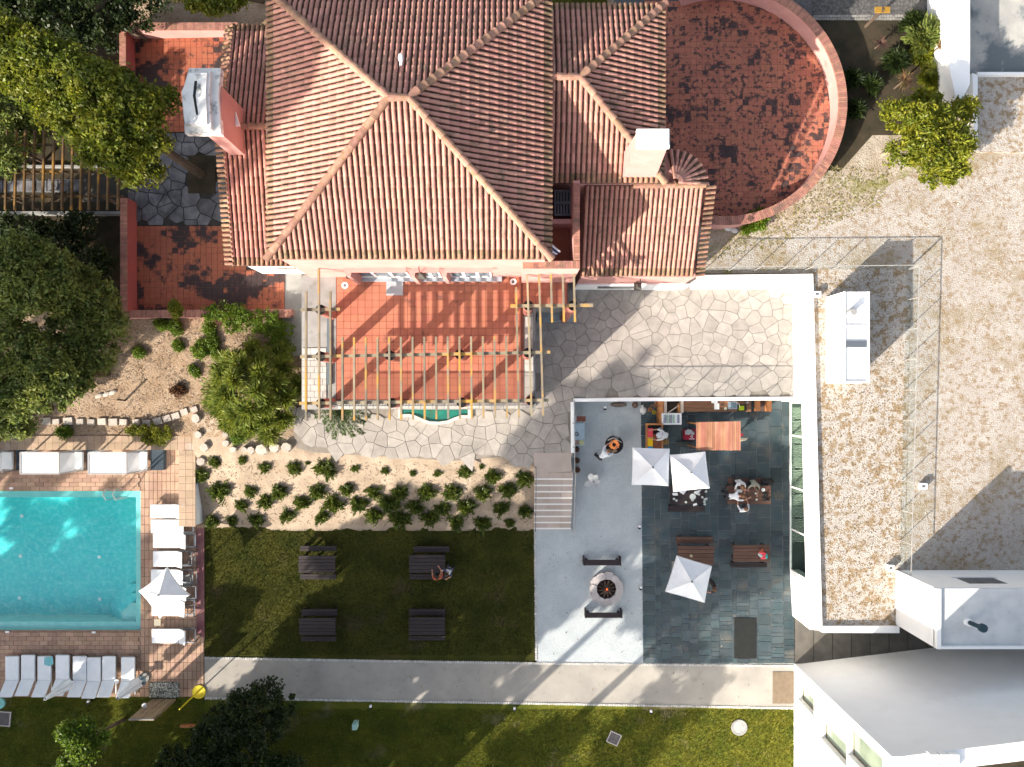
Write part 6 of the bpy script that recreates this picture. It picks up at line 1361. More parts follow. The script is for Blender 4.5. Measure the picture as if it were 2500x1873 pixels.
person('person in white and navy standing beside the upper right lawn table', (*P(1099, 1388, .9), .0), 140, mat('navy_shirt', (.04, .05, .09), (.5, .52, .55), 4, .9, lo=.5, hi=.52), Dk, HAIR, lean=10, arms=((25, 60), (30, 75)))

# ============================================================ VEGETATION
def leaf_mesh(name, C, size, m, aspect=1.8, out=None, outw=0.0, upw=0.5, nrg=nr, curl=0.25):
    """C (n,3) leaf centres; each leaf a bent diamond of two triangles pairs; out: preferred long direction"""
    n = len(C); s = size * nrg.uniform(.65, 1.35, n)[:, None]
    d = nrg.normal(size=(n, 3))
    if out is not None: d = d / np.linalg.norm(d, axis=1)[:, None] * (1 - outw) + out * outw
    d /= np.linalg.norm(d, axis=1)[:, None]
    nm = nrg.normal(size=(n, 3)) * (1 - upw) + np.array([0, 0, 1.0]) * upw
    sd = np.cross(d, nm); sd /= np.linalg.norm(sd, axis=1)[:, None] + 1e-9
    nn_ = np.cross(sd, d)
    a = C - d * s * .5 * aspect; b = C + sd * s * .5 - nn_ * s * curl * .5; c = C + d * s * .5 * aspect - nn_ * s * curl; e = C - sd * s * .5 - nn_ * s * curl * .5
    V = np.stack([a, b, c, e], 1).reshape(-1, 3)
    me = bpy.data.meshes.new(name); me.vertices.add(4 * n); me.vertices.foreach_set('co', V.ravel().astype(np.float32))
    me.loops.add(4 * n); me.loops.foreach_set('vertex_index', np.arange(4 * n, dtype=np.int32)); me.polygons.add(n)
    me.polygons.foreach_set('loop_start', np.arange(0, 4 * n, 4, dtype=np.int32)); me.materials.append(m); me.update(); me.validate(); return me
def clumpy(blobs, n, clump=.35, shell=.55, nrg=nr, flat=1.0):
    """points gathered in clumps on the outer part of ellipsoids (cx,cy,cz,rx,ry,rz)"""
    vol = np.array([b[3] * b[4] + b[5] * b[3] for b in blobs]); vol = vol / vol.sum(); out = []; ctr = []
    for b, w in zip(blobs, vol):
        k = max(4, int(n * w / 60)); u = nrg.normal(size=(k, 3)); u /= np.linalg.norm(u, axis=1)[:, None]; u[:, 2] = np.where(u[:, 2] < -.35, -u[:, 2], u[:, 2])
        r = shell + (1 - shell) * nrg.uniform(0, 1, k)[:, None] ** .6; c = np.array(b[:3]) + u * r * np.array(b[3:6])
        cs = clump * nrg.uniform(.5, 1.4, k); q = nrg.normal(size=(k, 60, 3)); q /= np.linalg.norm(q, axis=2)[:, :, None]; q *= nrg.uniform(.3, 1, (k, 60, 1)); q[:, :, 2] *= .6 * flat
        pts = c[:, None, :] + q * cs[:, None, None]; out.append(pts.reshape(-1, 3)); ctr.append(np.repeat(np.array(b[:3])[None], k * 60, 0))
    return np.concatenate(out), np.concatenate(ctr)
def tree(name, label, cat, base, blobs, n, size, m, clump=.35, aspect=1.8, outw=0, trunk=.18, bark=M_bark, group=None, limbs=5, shell=.55, upw=.5, lean=None, seed=0):
    g = np.random.RandomState(seed + 5); t = thing(name, label, cat, base, group)
    C, ce = clumpy(blobs, n, clump, shell, g); out = C - ce; out /= np.linalg.norm(out, axis=1)[:, None] + 1e-6
    me = leaf_mesh('crown', C, size, m, aspect, out, outw, upw, g)
    o = bpy.data.objects.new('crown', me); col.objects.link(o); o.parent = t; o.matrix_parent_inverse = Matrix.Translation(-t.location)
    cc = np.mean([b[:3] for b in blobs], 0); b0 = Vector(base); r = random.Random(seed)
    if trunk:
        tb_ = MB(); mid = b0.lerp(Vector(cc), .45) + Vector((r.uniform(-.2, .2), r.uniform(-.2, .2), 0)); tb_.path([tuple(b0 - Vector((0, 0, .2))), tuple(mid), tuple(b0.lerp(Vector(cc), .75))], [trunk, trunk * .75, trunk * .45], 9)
        tb_.build('trunk', bark, t, True); lb = MB()
        for i, b in enumerate(blobs[:limbs * 3]):
            e = Vector(b[:3]); st_ = b0.lerp(Vector(cc), .4 + .3 * r.random()); lb.path([tuple(st_), tuple(st_.lerp(e, .5) + Vector((0, 0, .15))), tuple(e)], [trunk * .4, trunk * .25, trunk * .08], 6)
        lb.build('limbs', bark, t, True)
    return t
def B(px, py, z, rx, ry, rz): q = P(px, py, z); return (q[0], q[1], z, rx, ry, rz)

# --- large bright leaning tree, upper left
lt = [B(40, 120, 9.3, 1.0, .9, .7), B(110, 150, 9.4, 1.1, .9, .8), B(60, 190, 9.0, .9, .7, .6), B(180, 190, 9.5, 1.1, .9, .8), B(120, 240, 9.2, .9, .9, .7), B(240, 230, 9.6, 1.1, 1.0, .9), B(190, 290, 9.3, 1.0, .9, .8), B(310, 250, 9.3, 1.0, .9, .8),
      B(270, 320, 9.4, 1.1, 1.0, .8), B(360, 270, 9.0, .8, .8, .7), B(350, 330, 9.0, .9, .9, .7), B(240, 370, 8.9, .8, .7, .6), B(310, 390, 8.8, .9, .8, .6), B(370, 380, 8.6, .7, .8, .6), B(345, 425, 8.4, .7, .45, .5), B(0, 90, 9.0, .9, .8, .6), B(410, 250, 8.4, .5, .6, .5), B(150, 170, 8.6, 1.0, .9, .6), B(280, 200, 8.6, .8, .6, .5)]
tree('large_tree', 'large sunlit bright green tree leaning out over the left pergola', 'tree', (*P(494, 428, zL), zL), lt, 44000, .085, L_pine, clump=.38, trunk=.22, aspect=2.0, outw=.3, upw=.35, seed=1)
# --- olive tree mass at the left
for i, (bl_, lb, n_) in enumerate((
    ([B(45, 640, 6.5, 1.2, 1.1, .9), B(110, 650, 6.2, 1.1, 1.0, .8), B(70, 700, 6.6, 1.3, 1.0, .9), B(140, 710, 6.0, 1.0, .9, .8), B(30, 730, 6.0, 1.0, .9, .8)], 'pale olive green tree crown at the left edge beside the dark garden', 20000),
    ([B(210, 720, 4.6, 1.2, 1.2, .9), B(250, 780, 4.4, 1.0, 1.2, .8), B(180, 790, 4.7, 1.2, 1.2, .8), B(230, 850, 4.2, 1.0, 1.0, .7), B(160, 870, 4.6, 1.2, 1.0, .8)], 'dark olive tree crown against the left terrace wall', 16000),
    ([B(50, 850, 5.6, 1.3, 1.2, .9), B(20, 930, 5.4, 1.2, 1.1, .9), B(110, 900, 5.6, 1.2, 1.1, .9), B(130, 950, 5.2, 1.1, .9, .8), B(60, 970, 5.0, 1.2, .9, .8), B(190, 920, 4.6, .8, .7, .6)], 'broad bright olive tree crown above the pool wall at the left edge', 24000),
    ([B(20, 1030, 3.2, .9, .7, .7), B(50, 1040, 3.0, .6, .5, .5)], 'small olive crown hanging over the pool wall at the left edge', 5000))):
    c = bl_[len(bl_) // 2]; by = c[1] + .8; tree('olive_tree', lb, 'tree', (c[0] * .99, by, gz(c[0], by)), bl_, n_, .085, L_olive, clump=.36, trunk=.16, group='olive trees along the left edge', seed=20 + i, upw=.4, aspect=2.2)
# --- dark trees at the top left
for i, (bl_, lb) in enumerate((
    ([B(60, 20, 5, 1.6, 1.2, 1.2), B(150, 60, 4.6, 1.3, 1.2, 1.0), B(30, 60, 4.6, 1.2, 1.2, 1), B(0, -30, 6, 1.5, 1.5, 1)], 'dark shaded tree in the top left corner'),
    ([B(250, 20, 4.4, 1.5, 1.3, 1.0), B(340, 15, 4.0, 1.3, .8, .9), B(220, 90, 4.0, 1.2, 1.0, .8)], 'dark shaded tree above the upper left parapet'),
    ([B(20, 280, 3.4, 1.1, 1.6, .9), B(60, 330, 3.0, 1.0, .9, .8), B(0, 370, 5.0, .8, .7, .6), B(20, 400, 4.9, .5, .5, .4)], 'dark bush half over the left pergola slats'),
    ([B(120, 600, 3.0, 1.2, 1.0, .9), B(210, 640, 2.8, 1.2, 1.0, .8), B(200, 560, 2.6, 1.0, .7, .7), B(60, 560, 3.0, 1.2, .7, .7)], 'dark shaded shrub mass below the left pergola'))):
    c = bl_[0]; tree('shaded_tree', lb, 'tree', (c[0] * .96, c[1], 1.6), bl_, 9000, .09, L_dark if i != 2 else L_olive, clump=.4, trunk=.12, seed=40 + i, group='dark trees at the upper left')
for i, (bl_, lb) in enumerate((([B(500, 5, 7.0, .7, .5, .5), B(545, 12, 7.0, .7, .5, .5), B(575, -5, 7.0, .6, .5, .5), B(460, -20, 7, .7, .6, .5)], 'bright leafy branch reaching in at the top beside the west wing'), )):
    c = bl_[0]; tree('leafy_branch', lb, 'tree', (c[0] + .5, c[1] + 3, 1.6), bl_, 6000, .085, L_pine, clump=.3, trunk=.12, seed=60)
# --- conifer in front of the pergola terrace
cb = []
for k in range(26):
    a = 2.4 * k; r_ = .3 + 1.75 * ((k + 1) / 26) ** .6; z_ = 4.6 - 2.6 * (r_ / 2.2) ** 1.2; c = P(612, 955, 3.2); cb.append((c[0] + r_ * math.cos(a), c[1] + 1.0 * r_ * math.sin(a), z_, .42, .42, .3))
tree('conifer', 'feathery green conifer between the dry slope and the stone terrace', 'tree', (*P(640, 955, 1.6), 1.5), cb, 26000, .05, L_con, clump=.42, aspect=5.5, outw=.75, trunk=.14, seed=71, upw=.2, shell=.2)
# --- olive-yellow tree at the upper right with pale trunk
yb = [B(2190, 290, 4.6, .8, .7, .6), B(2240, 330, 5.0, .9, .8, .7), B(2300, 300, 4.8, .8, .7, .6), B(2350, 270, 4.3, .6, .5, .5), B(2210, 370, 4.6, .8, .7, .6), B(2270, 390, 5.0, .9, .7, .7), B(2330, 350, 5.0, .8, .8, .7), B(2330, 410, 4.4, .6, .6, .5), B(2290, 435, 4.2, .6, .4, .5), B(2260, 250, 4.2, .6, .5, .5), B(2240, 290, 5.2, .7, .6, .6)]
t = tree('leafy_tree', 'sunlit yellow green tree with a bent pale trunk right of the round terrace', 'tree', (*P(2150, 378, 2.5), 2.5), yb, 24000, .075, L_yel, clump=.3, trunk=.10, bark=M_palebark, seed=81, aspect=2.4, upw=.35)
# --- creeper and bushes by the lower left parapet
def bush(label, pts, n, size, m, name='bush', cat='bush', clump=.2, seed=0, aspect=1.8, outw=0, zoff=0.0, group=None, trunk=0, upw=.5, shell=.4):
    bl_ = []
    for x, y, r_ in pts:
        q = P(x, y, 1.9); z = gz(*q); bl_.append((q[0], q[1], z + zoff + r_ * .4, r_, r_, r_ * .7))
    b = bl_[0]; return tree(name, label, cat, (b[0], b[1], b[2] - b[5]), bl_, n, size, m, clump=clump, aspect=aspect, outw=outw, trunk=trunk, seed=seed, group=group, upw=upw, shell=shell)
bush('bright green creeper spilling over the low pink wall', [(540, 762, .4), (565, 772, .4), (590, 765, .35), (610, 772, .4), (520, 772, .3), (575, 798, .35), (600, 790, .35)], 6000, .05, L_vine, 'creeper', 'creeper', seed=91, zoff=.5)
bush('dense green bush at the right end of the low pink wall', [(650, 780, .5), (680, 790, .5), (700, 810, .45), (670, 820, .5), (700, 850, .35), (640, 800, .4)], 8000, .05, L_vine, seed=92, zoff=.3)
bush('small leafy plant standing on the low pink wall', [(448, 755, .28), (452, 770, .26)], 1500, .05, L_yel, seed=93, zoff=1.0, aspect=3)
for i, (x, y, r_, lb) in enumerate(((425, 798, .3, 'small green plant below the low pink wall'), (427, 842, .18, 'tiny green plant in the middle of the dry slope'), (485, 852, .38, 'round dark green bush on the dry slope left of the conifer'), (512, 835, .3, 'loose green bush above the round dark bush'), (525, 865, .22, 'small green tuft right of the round dark bush'),
                                    (465, 902, .2, 'small green tuft below the round dark bush'), (330, 858, .2, 'small dark plant at the shade edge of the slope'), (130, 1055, .28, 'green bush growing over the pool wall coping on the left'), (390, 788, .25, 'small plant in the shade below the pink wall'), (507, 800, .25, 'little green plant between wall and conifer'))):
    bush(lb, [(x, y, r_), (x + 5, y + 4, r_ * .8)], int(1500 + 4000 * r_), .045, L_vine, seed=100 + i, group='small plants on the dry slope')
bush('yellow green bush spilling over the pool wall coping', [(310, 1052, .3), (335, 1056, .35), (365, 1055, .35), (390, 1058, .3), (345, 1075, .3), (375, 1078, .25)], 4500, .05, L_yel, seed=120, zoff=.15)
bush('reddish brown dead plant in the middle of the dry slope', [(420, 955, .25), (432, 950, .2)], 1500, .04, mat('dead_leaves', (.12, .05, .02), (.08, .04, .02), 5, .9, rnd=.4), seed=121, aspect=3)
bush('vivid green bush at the foot of the conifer', [(578, 1070, .3), (572, 1062, .25)], 2500, .045, L_vine, seed=122)

# --- low shrubs of the sandy bed: three shapes shared among all, each shrub its own plant
protos = []
for k in range(4):
    g = np.random.RandomState(300 + k); nb = 5; C = []
    for j in range(70):
        a = g.uniform(0, 2 * math.pi); L_ = g.uniform(.6, 1.0) * (1 + .14 * math.sin(3 * a + k) + .08 * math.sin(7 * a)); el = g.uniform(.05, 1.35)
        dv = np.array([math.cos(a) * math.cos(el), math.sin(a) * math.cos(el), math.sin(el) * .75]); s = g.uniform(.25, 1, 30)[:, None]
        C.append(dv * s * L_ + g.normal(size=(30, 3)) * .075 + np.array([0, 0, .06]))
    C = np.concatenate(C); out = C / (np.linalg.norm(C, axis=1)[:, None] + 1e-6); protos.append(leaf_mesh('leaves', C, .085, L_shrub, 3.0, out, .6, .3, g))
stem = MB()
for j in range(5):
    a = j * 1.26; stem.tube((0, 0, -.1), (.35 * math.cos(a), .35 * math.sin(a), .3), .03, .012, 5)
stem = stem.mesh('stems', M_bark)
shr = [(524, 1128, 18), (592, 1123, 16), (646, 1142, 18), (719, 1142, 22), (750, 1131, 9), (796, 1145, 30), (868, 1144, 14), (940, 1150, 13), (1008, 1155, 12), (1068, 1155, 13), (1135, 1152, 20), (1176, 1139, 9), (1204, 1163, 24), (1280, 1169, 28),
       (492, 1160, 24), (538, 1200, 36), (611, 1199, 22), (682, 1202, 28), (776, 1201, 25), (847, 1196, 28), (912, 1202, 26), (978, 1202, 27), (1043, 1202, 28), (1103, 1202, 27), (1179, 1204, 27), (1239, 1197, 30),
       (589, 1234, 19), (647, 1226, 26), (736, 1229, 28), (814, 1229, 29), (875, 1231, 25), (951, 1229, 30), (1014, 1237, 28), (1081, 1242, 25), (1138, 1237, 29), (1224, 1243, 26), (1282, 1248, 23),
       (517, 1273, 25), (565, 1272, 20), (625, 1269, 25), (700, 1259, 25), (785, 1262, 27), (912, 1258, 29), (977, 1267, 30), (1049, 1265, 25), (1113, 1275, 27), (1179, 1278, 25), (1245, 1277, 20)]
rows = [shr[:14], shr[14:26], shr[26:37], shr[37:]]; od = 'first second third fourth fifth sixth seventh eighth ninth tenth eleventh twelfth thirteenth fourteenth'.split()
for ri, row in enumerate(rows):
    for ci, (x, y, r_) in enumerate(sorted(row)):
        q = P(x, y, 1.0); z = gz(*q); q = P(x, y, z + .1); z = gz(*q); r = random.Random(x * 7 + y)
        t = thing('low_shrub', f'{"tiny" if r_ < 15 else "small" if r_ < 22 else "spreading" if r_ > 27 else "low"} green shrub, {od[ci]} from the left in the {("top", "second", "third", "bottom")[ri]} row of the sandy bed', 'shrub', (q[0], q[1], z), 'low shrubs planted on the sandy bed')
        t.rotation_euler.z = r.uniform(0, 6.3); s = r_ / 50 * r.uniform(.88, 1.12); t.scale = (s, s * r.uniform(.85, 1.15), s * .85)
        for nm, me in (('leaves', protos[r.randrange(4)]), ('stems', stem)):
            o = bpy.data.objects.new(nm, me); col.objects.link(o); o.parent = t

# --- palm over the stone terrace
t = thing('palm', 'young palm with arching fronds below the pergola beams', 'palm', (*P(832, 1000, 1.6), 1.6)); q = P(832, 1010, 3.4)
MB().tube((q[0], q[1] + .35, 1.6), (q[0], q[1] + .1, 3.0), .12, .10, 10).build('trunk', M_bark, t)
for k in range(11):
    a = R(-200 + k * 20) if k < 11 else 0; a = R(170 + k * 20); L_ = 1.15 + .15 * math.sin(k * 2.1); C = []; D = []
    for i in range(26):
        s = i / 25; px_ = q[0] + math.cos(a) * L_ * s; py_ = q[1] + .1 + math.sin(a) * L_ * s; pz_ = 3.1 + .35 * math.sin(s * 2.6) - .5 * s * s
        for sg in (-1, 1):
            for f_ in (0.08, .17): C.append((px_ - math.sin(a) * sg * f_ * (1.1 - s * .7) + math.cos(a) * .06, py_ + math.cos(a) * sg * f_ * (1.1 - s * .7) + math.sin(a) * .06, pz_ - f_ * .3)); D.append((-math.sin(a) * sg + math.cos(a) * .7, math.cos(a) * sg + math.sin(a) * .7, -.2))
    D = np.array(D); D /= np.linalg.norm(D, axis=1)[:, None]; me = leaf_mesh('frond', np.array(C), .042, mat('palm_leaf', (.055, .08, .02), (.035, .06, .015), 3, .5, rnd=.3, trans=.3), 4.2, D, .93, .7, nr)
    o = bpy.data.objects.new('frond', me); col.objects.link(o); o.parent = t; o.matrix_parent_inverse = Matrix.Translation(-t.location)
# --- spiky plants at the upper right
def spiky(label, px, py, zc, L_, m, n=46, base=2.5, seed=0):
    q = P(px, py, zc); t = thing('spiky_plant', label, 'plant', (q[0], q[1], base)); g = random.Random(seed); mb = MB()
    for i in range(n):
        a = 2 * math.pi * i / n + g.uniform(-.1, .1); el = g.uniform(.1, 1.2); d = Vector((math.cos(a) * math.cos(el), math.sin(a) * math.cos(el), math.sin(el) * .5)); s = Vector((-math.sin(a), math.cos(a), 0)) * .022; b_ = Vector((q[0], q[1], zc)); l = L_ * g.uniform(.8, 1.05)
        mb.add([tuple(b_ - s * .6), tuple(b_ + d * l * .5 - s), tuple(b_ + d * l - Vector((0, 0, .1 * l))), tuple(b_ + d * l * .5 + s), tuple(b_ + s * .6)], [(0, 1, 2, 3, 4)])
    mb.build('blades', m, t); MB().tube((q[0], q[1], base), (q[0], q[1], zc), .05, .04, 8).build('stem', M_bark, t)
spiky('large bronze spiky plant in the shaded bed right of the round terrace', 2209, 195, 3.4, .62, L_red, seed=1)
spiky('small pale bronze spiky plant against the thick white wall', 2297, 112, 3.6, .40, L_red, 34, seed=2)
spiky('dark bronze spiky plant deep in the shaded bed', 2150, 105, 3.0, .5, mat('dark_bronze', (.06, .03, .022), None, rnd=.3), 30, seed=3)
spiky('yellow green spiky plant above the sunlit tree', 2272, 165, 3.2, .55, L_yel, 50, seed=4)
for i, (x, y, r_, m, lb) in enumerate(((2250, 100, .9, L_olive, 'tall dark grass clump beside the thick white wall'), (2230, 60, .6, L_dark, 'dark clump at the edge of the lane'), (2275, 190, .55, L_yel, 'feathery yellow green plant between the white wall and tree'), (2190, 150, .5, L_dark, 'dark bush in the shaded upper bed'), (2255, 135, .5, L_yel, 'bright small bush catching sun near the white wall'),
                                       (2130, 205, .4, L_dark, 'lone dark bush in the middle of the shaded bed'), (2080, 190, .4, L_dark, 'dark bush close to the curved wall'), (2090, 265, .4, L_dark, 'second dark bush close to the curved wall'), (1848, 535, .45, L_vine, 'vivid green plant at the end of the curved wall'), (1830, 545, .35, L_vine, 'smaller vivid green plant at the end of the curved wall'))):
    q = P(x, y, 2.8); tree('bed_plant', lb, 'plant', (q[0], q[1], 2.5), [(q[0], q[1], 2.5 + r_ * .55, r_, r_, r_ * .7)], int(5200 * r_), .05, m, clump=.22, aspect=5, outw=.8, trunk=0, seed=200 + i, upw=.2, group='plants in the upper right bed', shell=.2)

# --- lower left shrubs and trees
for i, (bl_, m, n_, lb) in enumerate((
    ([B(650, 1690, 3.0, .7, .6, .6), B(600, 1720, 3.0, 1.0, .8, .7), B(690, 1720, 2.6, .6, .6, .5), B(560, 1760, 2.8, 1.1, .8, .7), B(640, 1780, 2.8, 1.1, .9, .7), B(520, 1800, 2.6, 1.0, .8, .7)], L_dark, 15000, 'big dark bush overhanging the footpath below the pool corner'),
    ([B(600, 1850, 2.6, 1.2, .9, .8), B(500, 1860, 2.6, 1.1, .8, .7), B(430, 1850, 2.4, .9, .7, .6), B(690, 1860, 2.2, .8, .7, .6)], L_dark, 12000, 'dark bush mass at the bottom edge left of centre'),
    ([B(175, 1790, 3.4, .5, .4, .4), B(200, 1830, 3.6, .6, .5, .4), B(240, 1800, 3.2, .4, .35, .3), B(180, 1865, 3.4, .7, .4, .4), B(215, 1775, 3.2, .35, .3, .3)], L_vine, 7000, 'sunlit vivid green young tree at the bottom left'))):
    c = bl_[1]; tree('lawn_tree', lb, 'tree', (c[0], c[1] - .3, 0), bl_, n_, .075, m, clump=.3, trunk=.1, seed=140 + i)

# --- grass: short tufts standing on the lawns
def tufts(name, label, polys, n, hgt, m, z=0.0, seed=1, w=.02):
    g = np.random.RandomState(seed); C = []
    for poly, k in polys:
        xs = [p[0] for p in poly]; ys = [p[1] for p in poly]; X = g.uniform(min(xs), max(xs), k); Y = g.uniform(min(ys), max(ys), k); C.append(np.stack([X, Y], 1))
    C = np.concatenate(C); n = len(C); a = g.uniform(0, 2 * math.pi, n); h = hgt * g.uniform(.5, 1.4, n); le = g.normal(size=(n, 2)) * .5 * h[:, None]
    zz = np.full(n, z); b0 = np.stack([C[:, 0] - np.cos(a) * w, C[:, 1] - np.sin(a) * w, zz], 1); b1 = np.stack([C[:, 0] + np.cos(a) * w, C[:, 1] + np.sin(a) * w, zz], 1); tp = np.stack([C[:, 0] + le[:, 0], C[:, 1] + le[:, 1], z + h], 1)
    V = np.stack([b0, b1, tp], 1).reshape(-1, 3); me = bpy.data.meshes.new(name); me.vertices.add(3 * n); me.vertices.foreach_set('co', V.ravel().astype(np.float32)); me.loops.add(3 * n); me.loops.foreach_set('vertex_index', np.arange(3 * n, dtype=np.int32))
    me.polygons.add(n); me.polygons.foreach_set('loop_start', np.arange(0, 3 * n, 3, dtype=np.int32)); me.materials.append(m); me.update(); o = bpy.data.objects.new(name, me); col.objects.link(o); tag(o, label, kind='stuff')
tufts('grass', 'short shade-darkened grass of the lawn with the picnic tables', [(PL([(500, 1292), (1300, 1292), (1300, 1600), (500, 1600)], 0), 50000)], 0, .05, L_grass_shade, seed=2)
tufts('grass', 'short grass of the lawn below the footpath', [(PL([(-20, 1705), (500, 1705), (500, 1900), (-20, 1900)], 0), 22000), (PL([(500, 1732), (1938, 1732), (1938, 1900), (500, 1900)], 0), 75000)], 0, .05, L_grass)

# --- tall trees outside the frame, placed to lay shade across garden and roof
def big_mesh(seed, n, R_, Hc, m, clump, size, gap=1.0):
    g = np.random.RandomState(seed); bl_ = []
    for k in range(14):
        a = g.uniform(0, 6.28); r_ = R_ * g.uniform(.1, .85); z = g.uniform(.12, 1) * Hc; s = R_ * g.uniform(.28, .5) * gap * (1.15 - .5 * z / Hc); bl_.append((r_ * math.cos(a) * (1.1 - .5 * z / Hc), r_ * math.sin(a) * (1.1 - .5 * z / Hc), z, s, s, s * .8))
    C, ce = clumpy(bl_, n, clump, .3, g); return leaf_mesh('crown', C, size, m, 1.6, None, 0, .3, g)
shade = [big_mesh(500 + k, 15000, 1.0 * 2.6, 6.0, L_dark, .6, .195) for k in range(3)] + [big_mesh(540, 30000, 2.6, 6.0, L_dark, .6, .195)]
tk = MB().path([(0, 0, -.02), (.05, .04, .5), (0, 0, 1)], [.28, .2, .07], 9).mesh('trunk', M_bark)
def offtree(x, y, zb_, sx=1.0, sz=1.0, k=0, rot=0.0, lb=''):
    t = thing('tall_tree', lb or 'tall tree standing beyond the bottom edge of the photo', 'tree', (x, y, 0), 'tall trees beyond the frame')
    o = bpy.data.objects.new('crown', shade[k]); col.objects.link(o); o.parent = t; o.location = (0, 0, zb_); o.scale = (sx, sx, sz); o.rotation_euler.z = rot
    o = bpy.data.objects.new('trunk', tk); col.objects.link(o); o.parent = t; o.scale = (1, 1, zb_ + 3.2 * sz)
# (photo position of the middle of its shade, crown middle height, crown stretch, crown width, variant)
OFF = [(860, 1420, 7.5, 1.0, .85, 0), (930, 1470, 7.5, 1.1, 1.05, 1), (1080, 1440, 8, 1.1, 1.05, 2), (1230, 1440, 8, 1.1, .95, 0), (1380, 1400, 9, 1.2, .8, 1), (1500, 1230, 11.5, 1.2, 1.15, 2),
       (1630, 1370, 10, 1.1, .9, 0), (1790, 1400, 9.5, .9, .95, 1), (1420, 1120, 12, 1.0, 1.0, 2), (1640, 1150, 11.5, .6, .7, 1), (900, 1560, 6.5, .8, .7, 2), (1150, 1570, 6.5, .8, .8, 1),
       (10, 1410, 8, 1.0, .75, 1), (120, 1580, 7, .7, .8, 2), (10, 1250, 9, .8, .5, 0), (205, 1450, 8, .7, .5, 1), (80, 1660, 6, .7, 1.0, 1), (290, 1450, 8, .5, .6, 0), (250, 1590, 7, .5, .5, 1), (-20, 1560, 7, 1, 1.1, 2), (320, 1600, 6, .35, .35, 1),
       (700, 1800, 4.5, .6, .9, 3), (980, 1830, 4.5, .7, .75, 1), (1120, 1790, 5, .7, .45, 2), (1500, 1850, 5.5, .8, .8, 0), (560, 1850, 4, .6, .9, 1), (300, 1840, 4, .6, .8, 2), (60, 1830, 4, .6, .8, 3), (150, 1750, 3.7, .4, .7, 3), (820, 1850, 4.3, .55, .7, 3), (700, 1760, 4.2, .5, .7, 3), (600, 1740, 4, .5, .8, 3), (1560, 880, 15.5, .5, .5, 1), (1440, 930, 15, .4, .45, 2), (1280, 1870, 4.5, .5, .7, 1), (430, 1790, 3.6, .4, .6, 1)]
OFF.sort(); ordn = 'first second third fourth fifth sixth seventh eighth ninth tenth eleventh twelfth thirteenth fourteenth fifteenth sixteenth seventeenth eighteenth nineteenth twentieth twenty-first twenty-second twenty-third twenty-fourth twenty-fifth twenty-sixth twenty-seventh twenty-eighth twenty-ninth thirtieth thirty-first thirty-second thirty-third thirty-fourth thirty-fifth thirty-sixth thirty-seventh thirty-eighth'.split()
ct_ = 1 / math.tan(R(SUN_EL)); cx_, cy_ = math.cos(R(SUN_AZ)) * ct_, math.sin(R(SUN_AZ)) * ct_
for i, (tx, ty, h_, sz_, sx_, k_) in enumerate(OFF):
    q = P(tx, ty, 0); offtree(q[0] - cx_ * h_, q[1] - cy_ * h_, h_ - 3 * sz_, sx_, sz_, k_, i * 1.3, f'tall shade tree beyond the bottom edge, {ordn[i]} by the shade it throws, from the left')
LEFT = ((-30.6, -5.3, 6, 1.35, 2.05, 3), (-30, 1.8, 1.8, .9, .72, 3), (-31, 4.6, 2.0, 1.0, .8, 3), (-30.5, 8, 2.5, 1.0, 1.0, 3), (-30, 12, 2.5, 1.0, 1.2, 3), (-27.5, 16, 3, 1.0, 1.3, 0), (-22, 21, 2, 1.1, 1.2, 1),
        (-28.9, -7.2, 20.6, .72, .85, 3), (-29.7, -6.2, 20.6, .72, .85, 3), (-30.7, -5.2, 20.8, .75, .85, 3), (-31.4, -9.9, 22.2, .72, .8, 3), (-32.3, -8.9, 22.2, .72, .8, 3), (-31.7, -4.0, 20.8, .75, .85, 3), (-33.3, -7.6, 22.3, .8, .8, 3), (-30.2, -7.9, 21.2, .85, .8, 3), (-31.2, -6.9, 21.2, .85, .8, 3), (-32.2, -5.9, 21.4, .85, .8, 3))  # high crowns added unseen, shaped to shade the roof but clear the chimney
for i, (x, y, zb_, sx_, sz_, k_) in enumerate(LEFT):
    offtree(x, y, zb_, sx_, sz_, k_, x, f'unseen tree added for shade beyond the left edge of the frame, {ordn[i]} of its row')

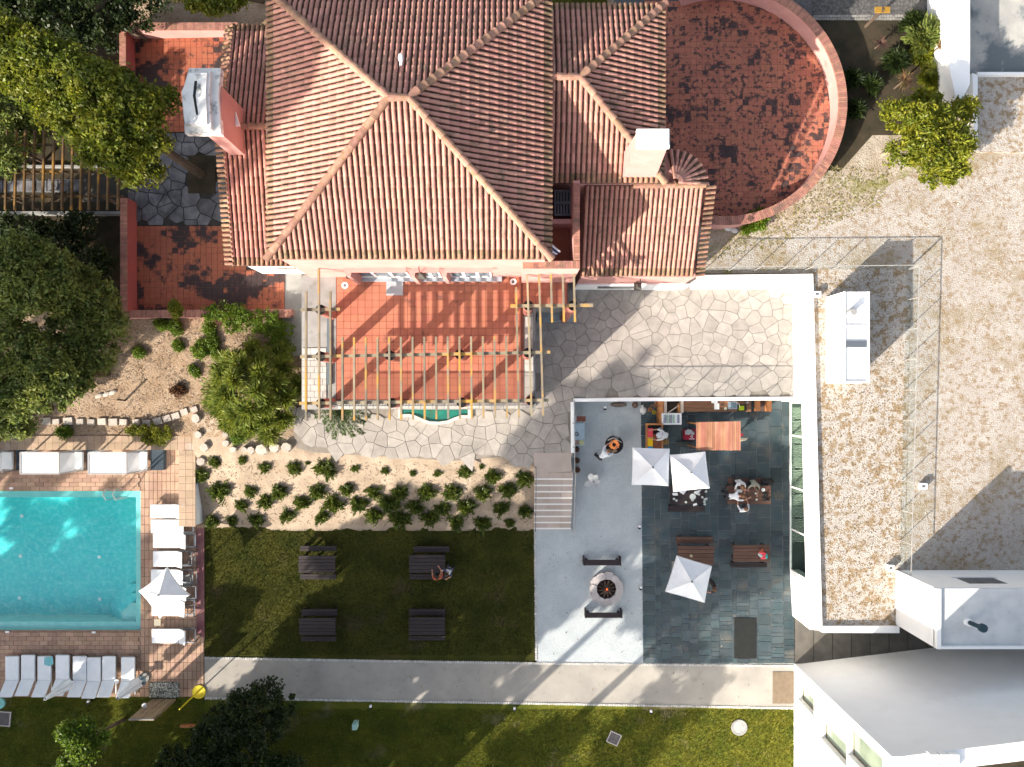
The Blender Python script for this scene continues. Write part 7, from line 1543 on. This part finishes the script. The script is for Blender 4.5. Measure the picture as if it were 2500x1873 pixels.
# --- twigs, dry leaves and small stones lying about
def litter(name, label, zone, n, size, m, seed, zf, asp=3.0):
    g = np.random.RandomState(seed); C = []
    for poly, k in zone:
        xs = [p[0] for p in poly]; ys = [p[1] for p in poly]
        for _ in range(k):
            p = (g.uniform(min(xs), max(xs)), g.uniform(min(ys), max(ys)))
            if inside(p, poly): C.append((p[0], p[1], zf(*p) + .02))
    C = np.array(C); D = g.normal(size=C.shape); D[:, 2] *= .1; D /= np.linalg.norm(D, axis=1)[:, None]
    o = bpy.data.objects.new(name, leaf_mesh(name, C, size, m, asp, D, 1.0, .9, g)); col.objects.link(o); tag(o, label, kind='stuff')
slope = PL([(110, 1055), (100, 900), (300, 780), (480, 770), (735, 780), (735, 1000), (480, 1060)], 1.4)
M_twig = mat('dry_twigs', (.13, .085, .055), (.30, .23, .16), 3, .95, rnd=.5)
litter('dry_leaves', 'twigs and dry leaves lying on the dry slope', [(slope, 5200)], 0, .035, M_twig, 1, gz, 4.0)
litter('pale_chips', 'small pale stones on the dry slope', [(slope, 900)], 0, .045, M_bl, 2, gz, 1.2)
litter('bed_litter', 'dry stalks and leaves on the sandy bed', [(PL([(480, 1115), (1300, 1130), (1300, 1288), (500, 1288)], .8), 2600)], 0, .03, M_twig, 3, gz, 4.0)
litter('garden_weeds', 'sparse dry weeds in the upper garden', [(PL([(1730, 640), (1800, 560), (2000, 400), (2180, 420), (2150, 500), (1900, 600)], 2.5), 3000)], 0, .05, mat('dry_weed', (.16, .15, .04), (.25, .20, .10), 2, .9, rnd=.4), 4, lambda x, y: 2.5, 2.5)
litter('roof_moss', 'dark moss tufts scattered over the gravel roof', [(PL([(1992, 668), (2214, 662), (2200, 1400), (2186, 1528), (2014, 1528)], 2.5), 3800)], 0, .045, mat('moss_tuft', (.13, .09, .045), (.20, .15, .08), 2, .95, rnd=.4), 5, lambda x, y: 2.5, 1.2)
litter('field_pebbles', 'pale and brown pebbles scattered over the gravel field', [(PL([(2230, 665), (2500, 640), (2500, 1420), (2215, 1420)], 2.5), 2500), (PL([(1900, 570), (2180, 460), (2500, 390), (2500, 650), (1760, 650)], 2.5), 3000)], 0, .04, mat('pebble', (.30, .22, .15), (.5, .46, .42), 4, .95, rnd=.5), 6, lambda x, y: 2.5, 1.2)
litter('path_leaves', 'a few fallen leaves on path and patios', [(PL([(520, 1612), (1930, 1632), (1930, 1722), (520, 1700)], 0), 90), (PL([(1320, 1300), (1920, 1300), (1920, 1610), (1320, 1610)], 0), 110)], 0, .045, M_twig, 7, lambda x, y: .04, 1.6)
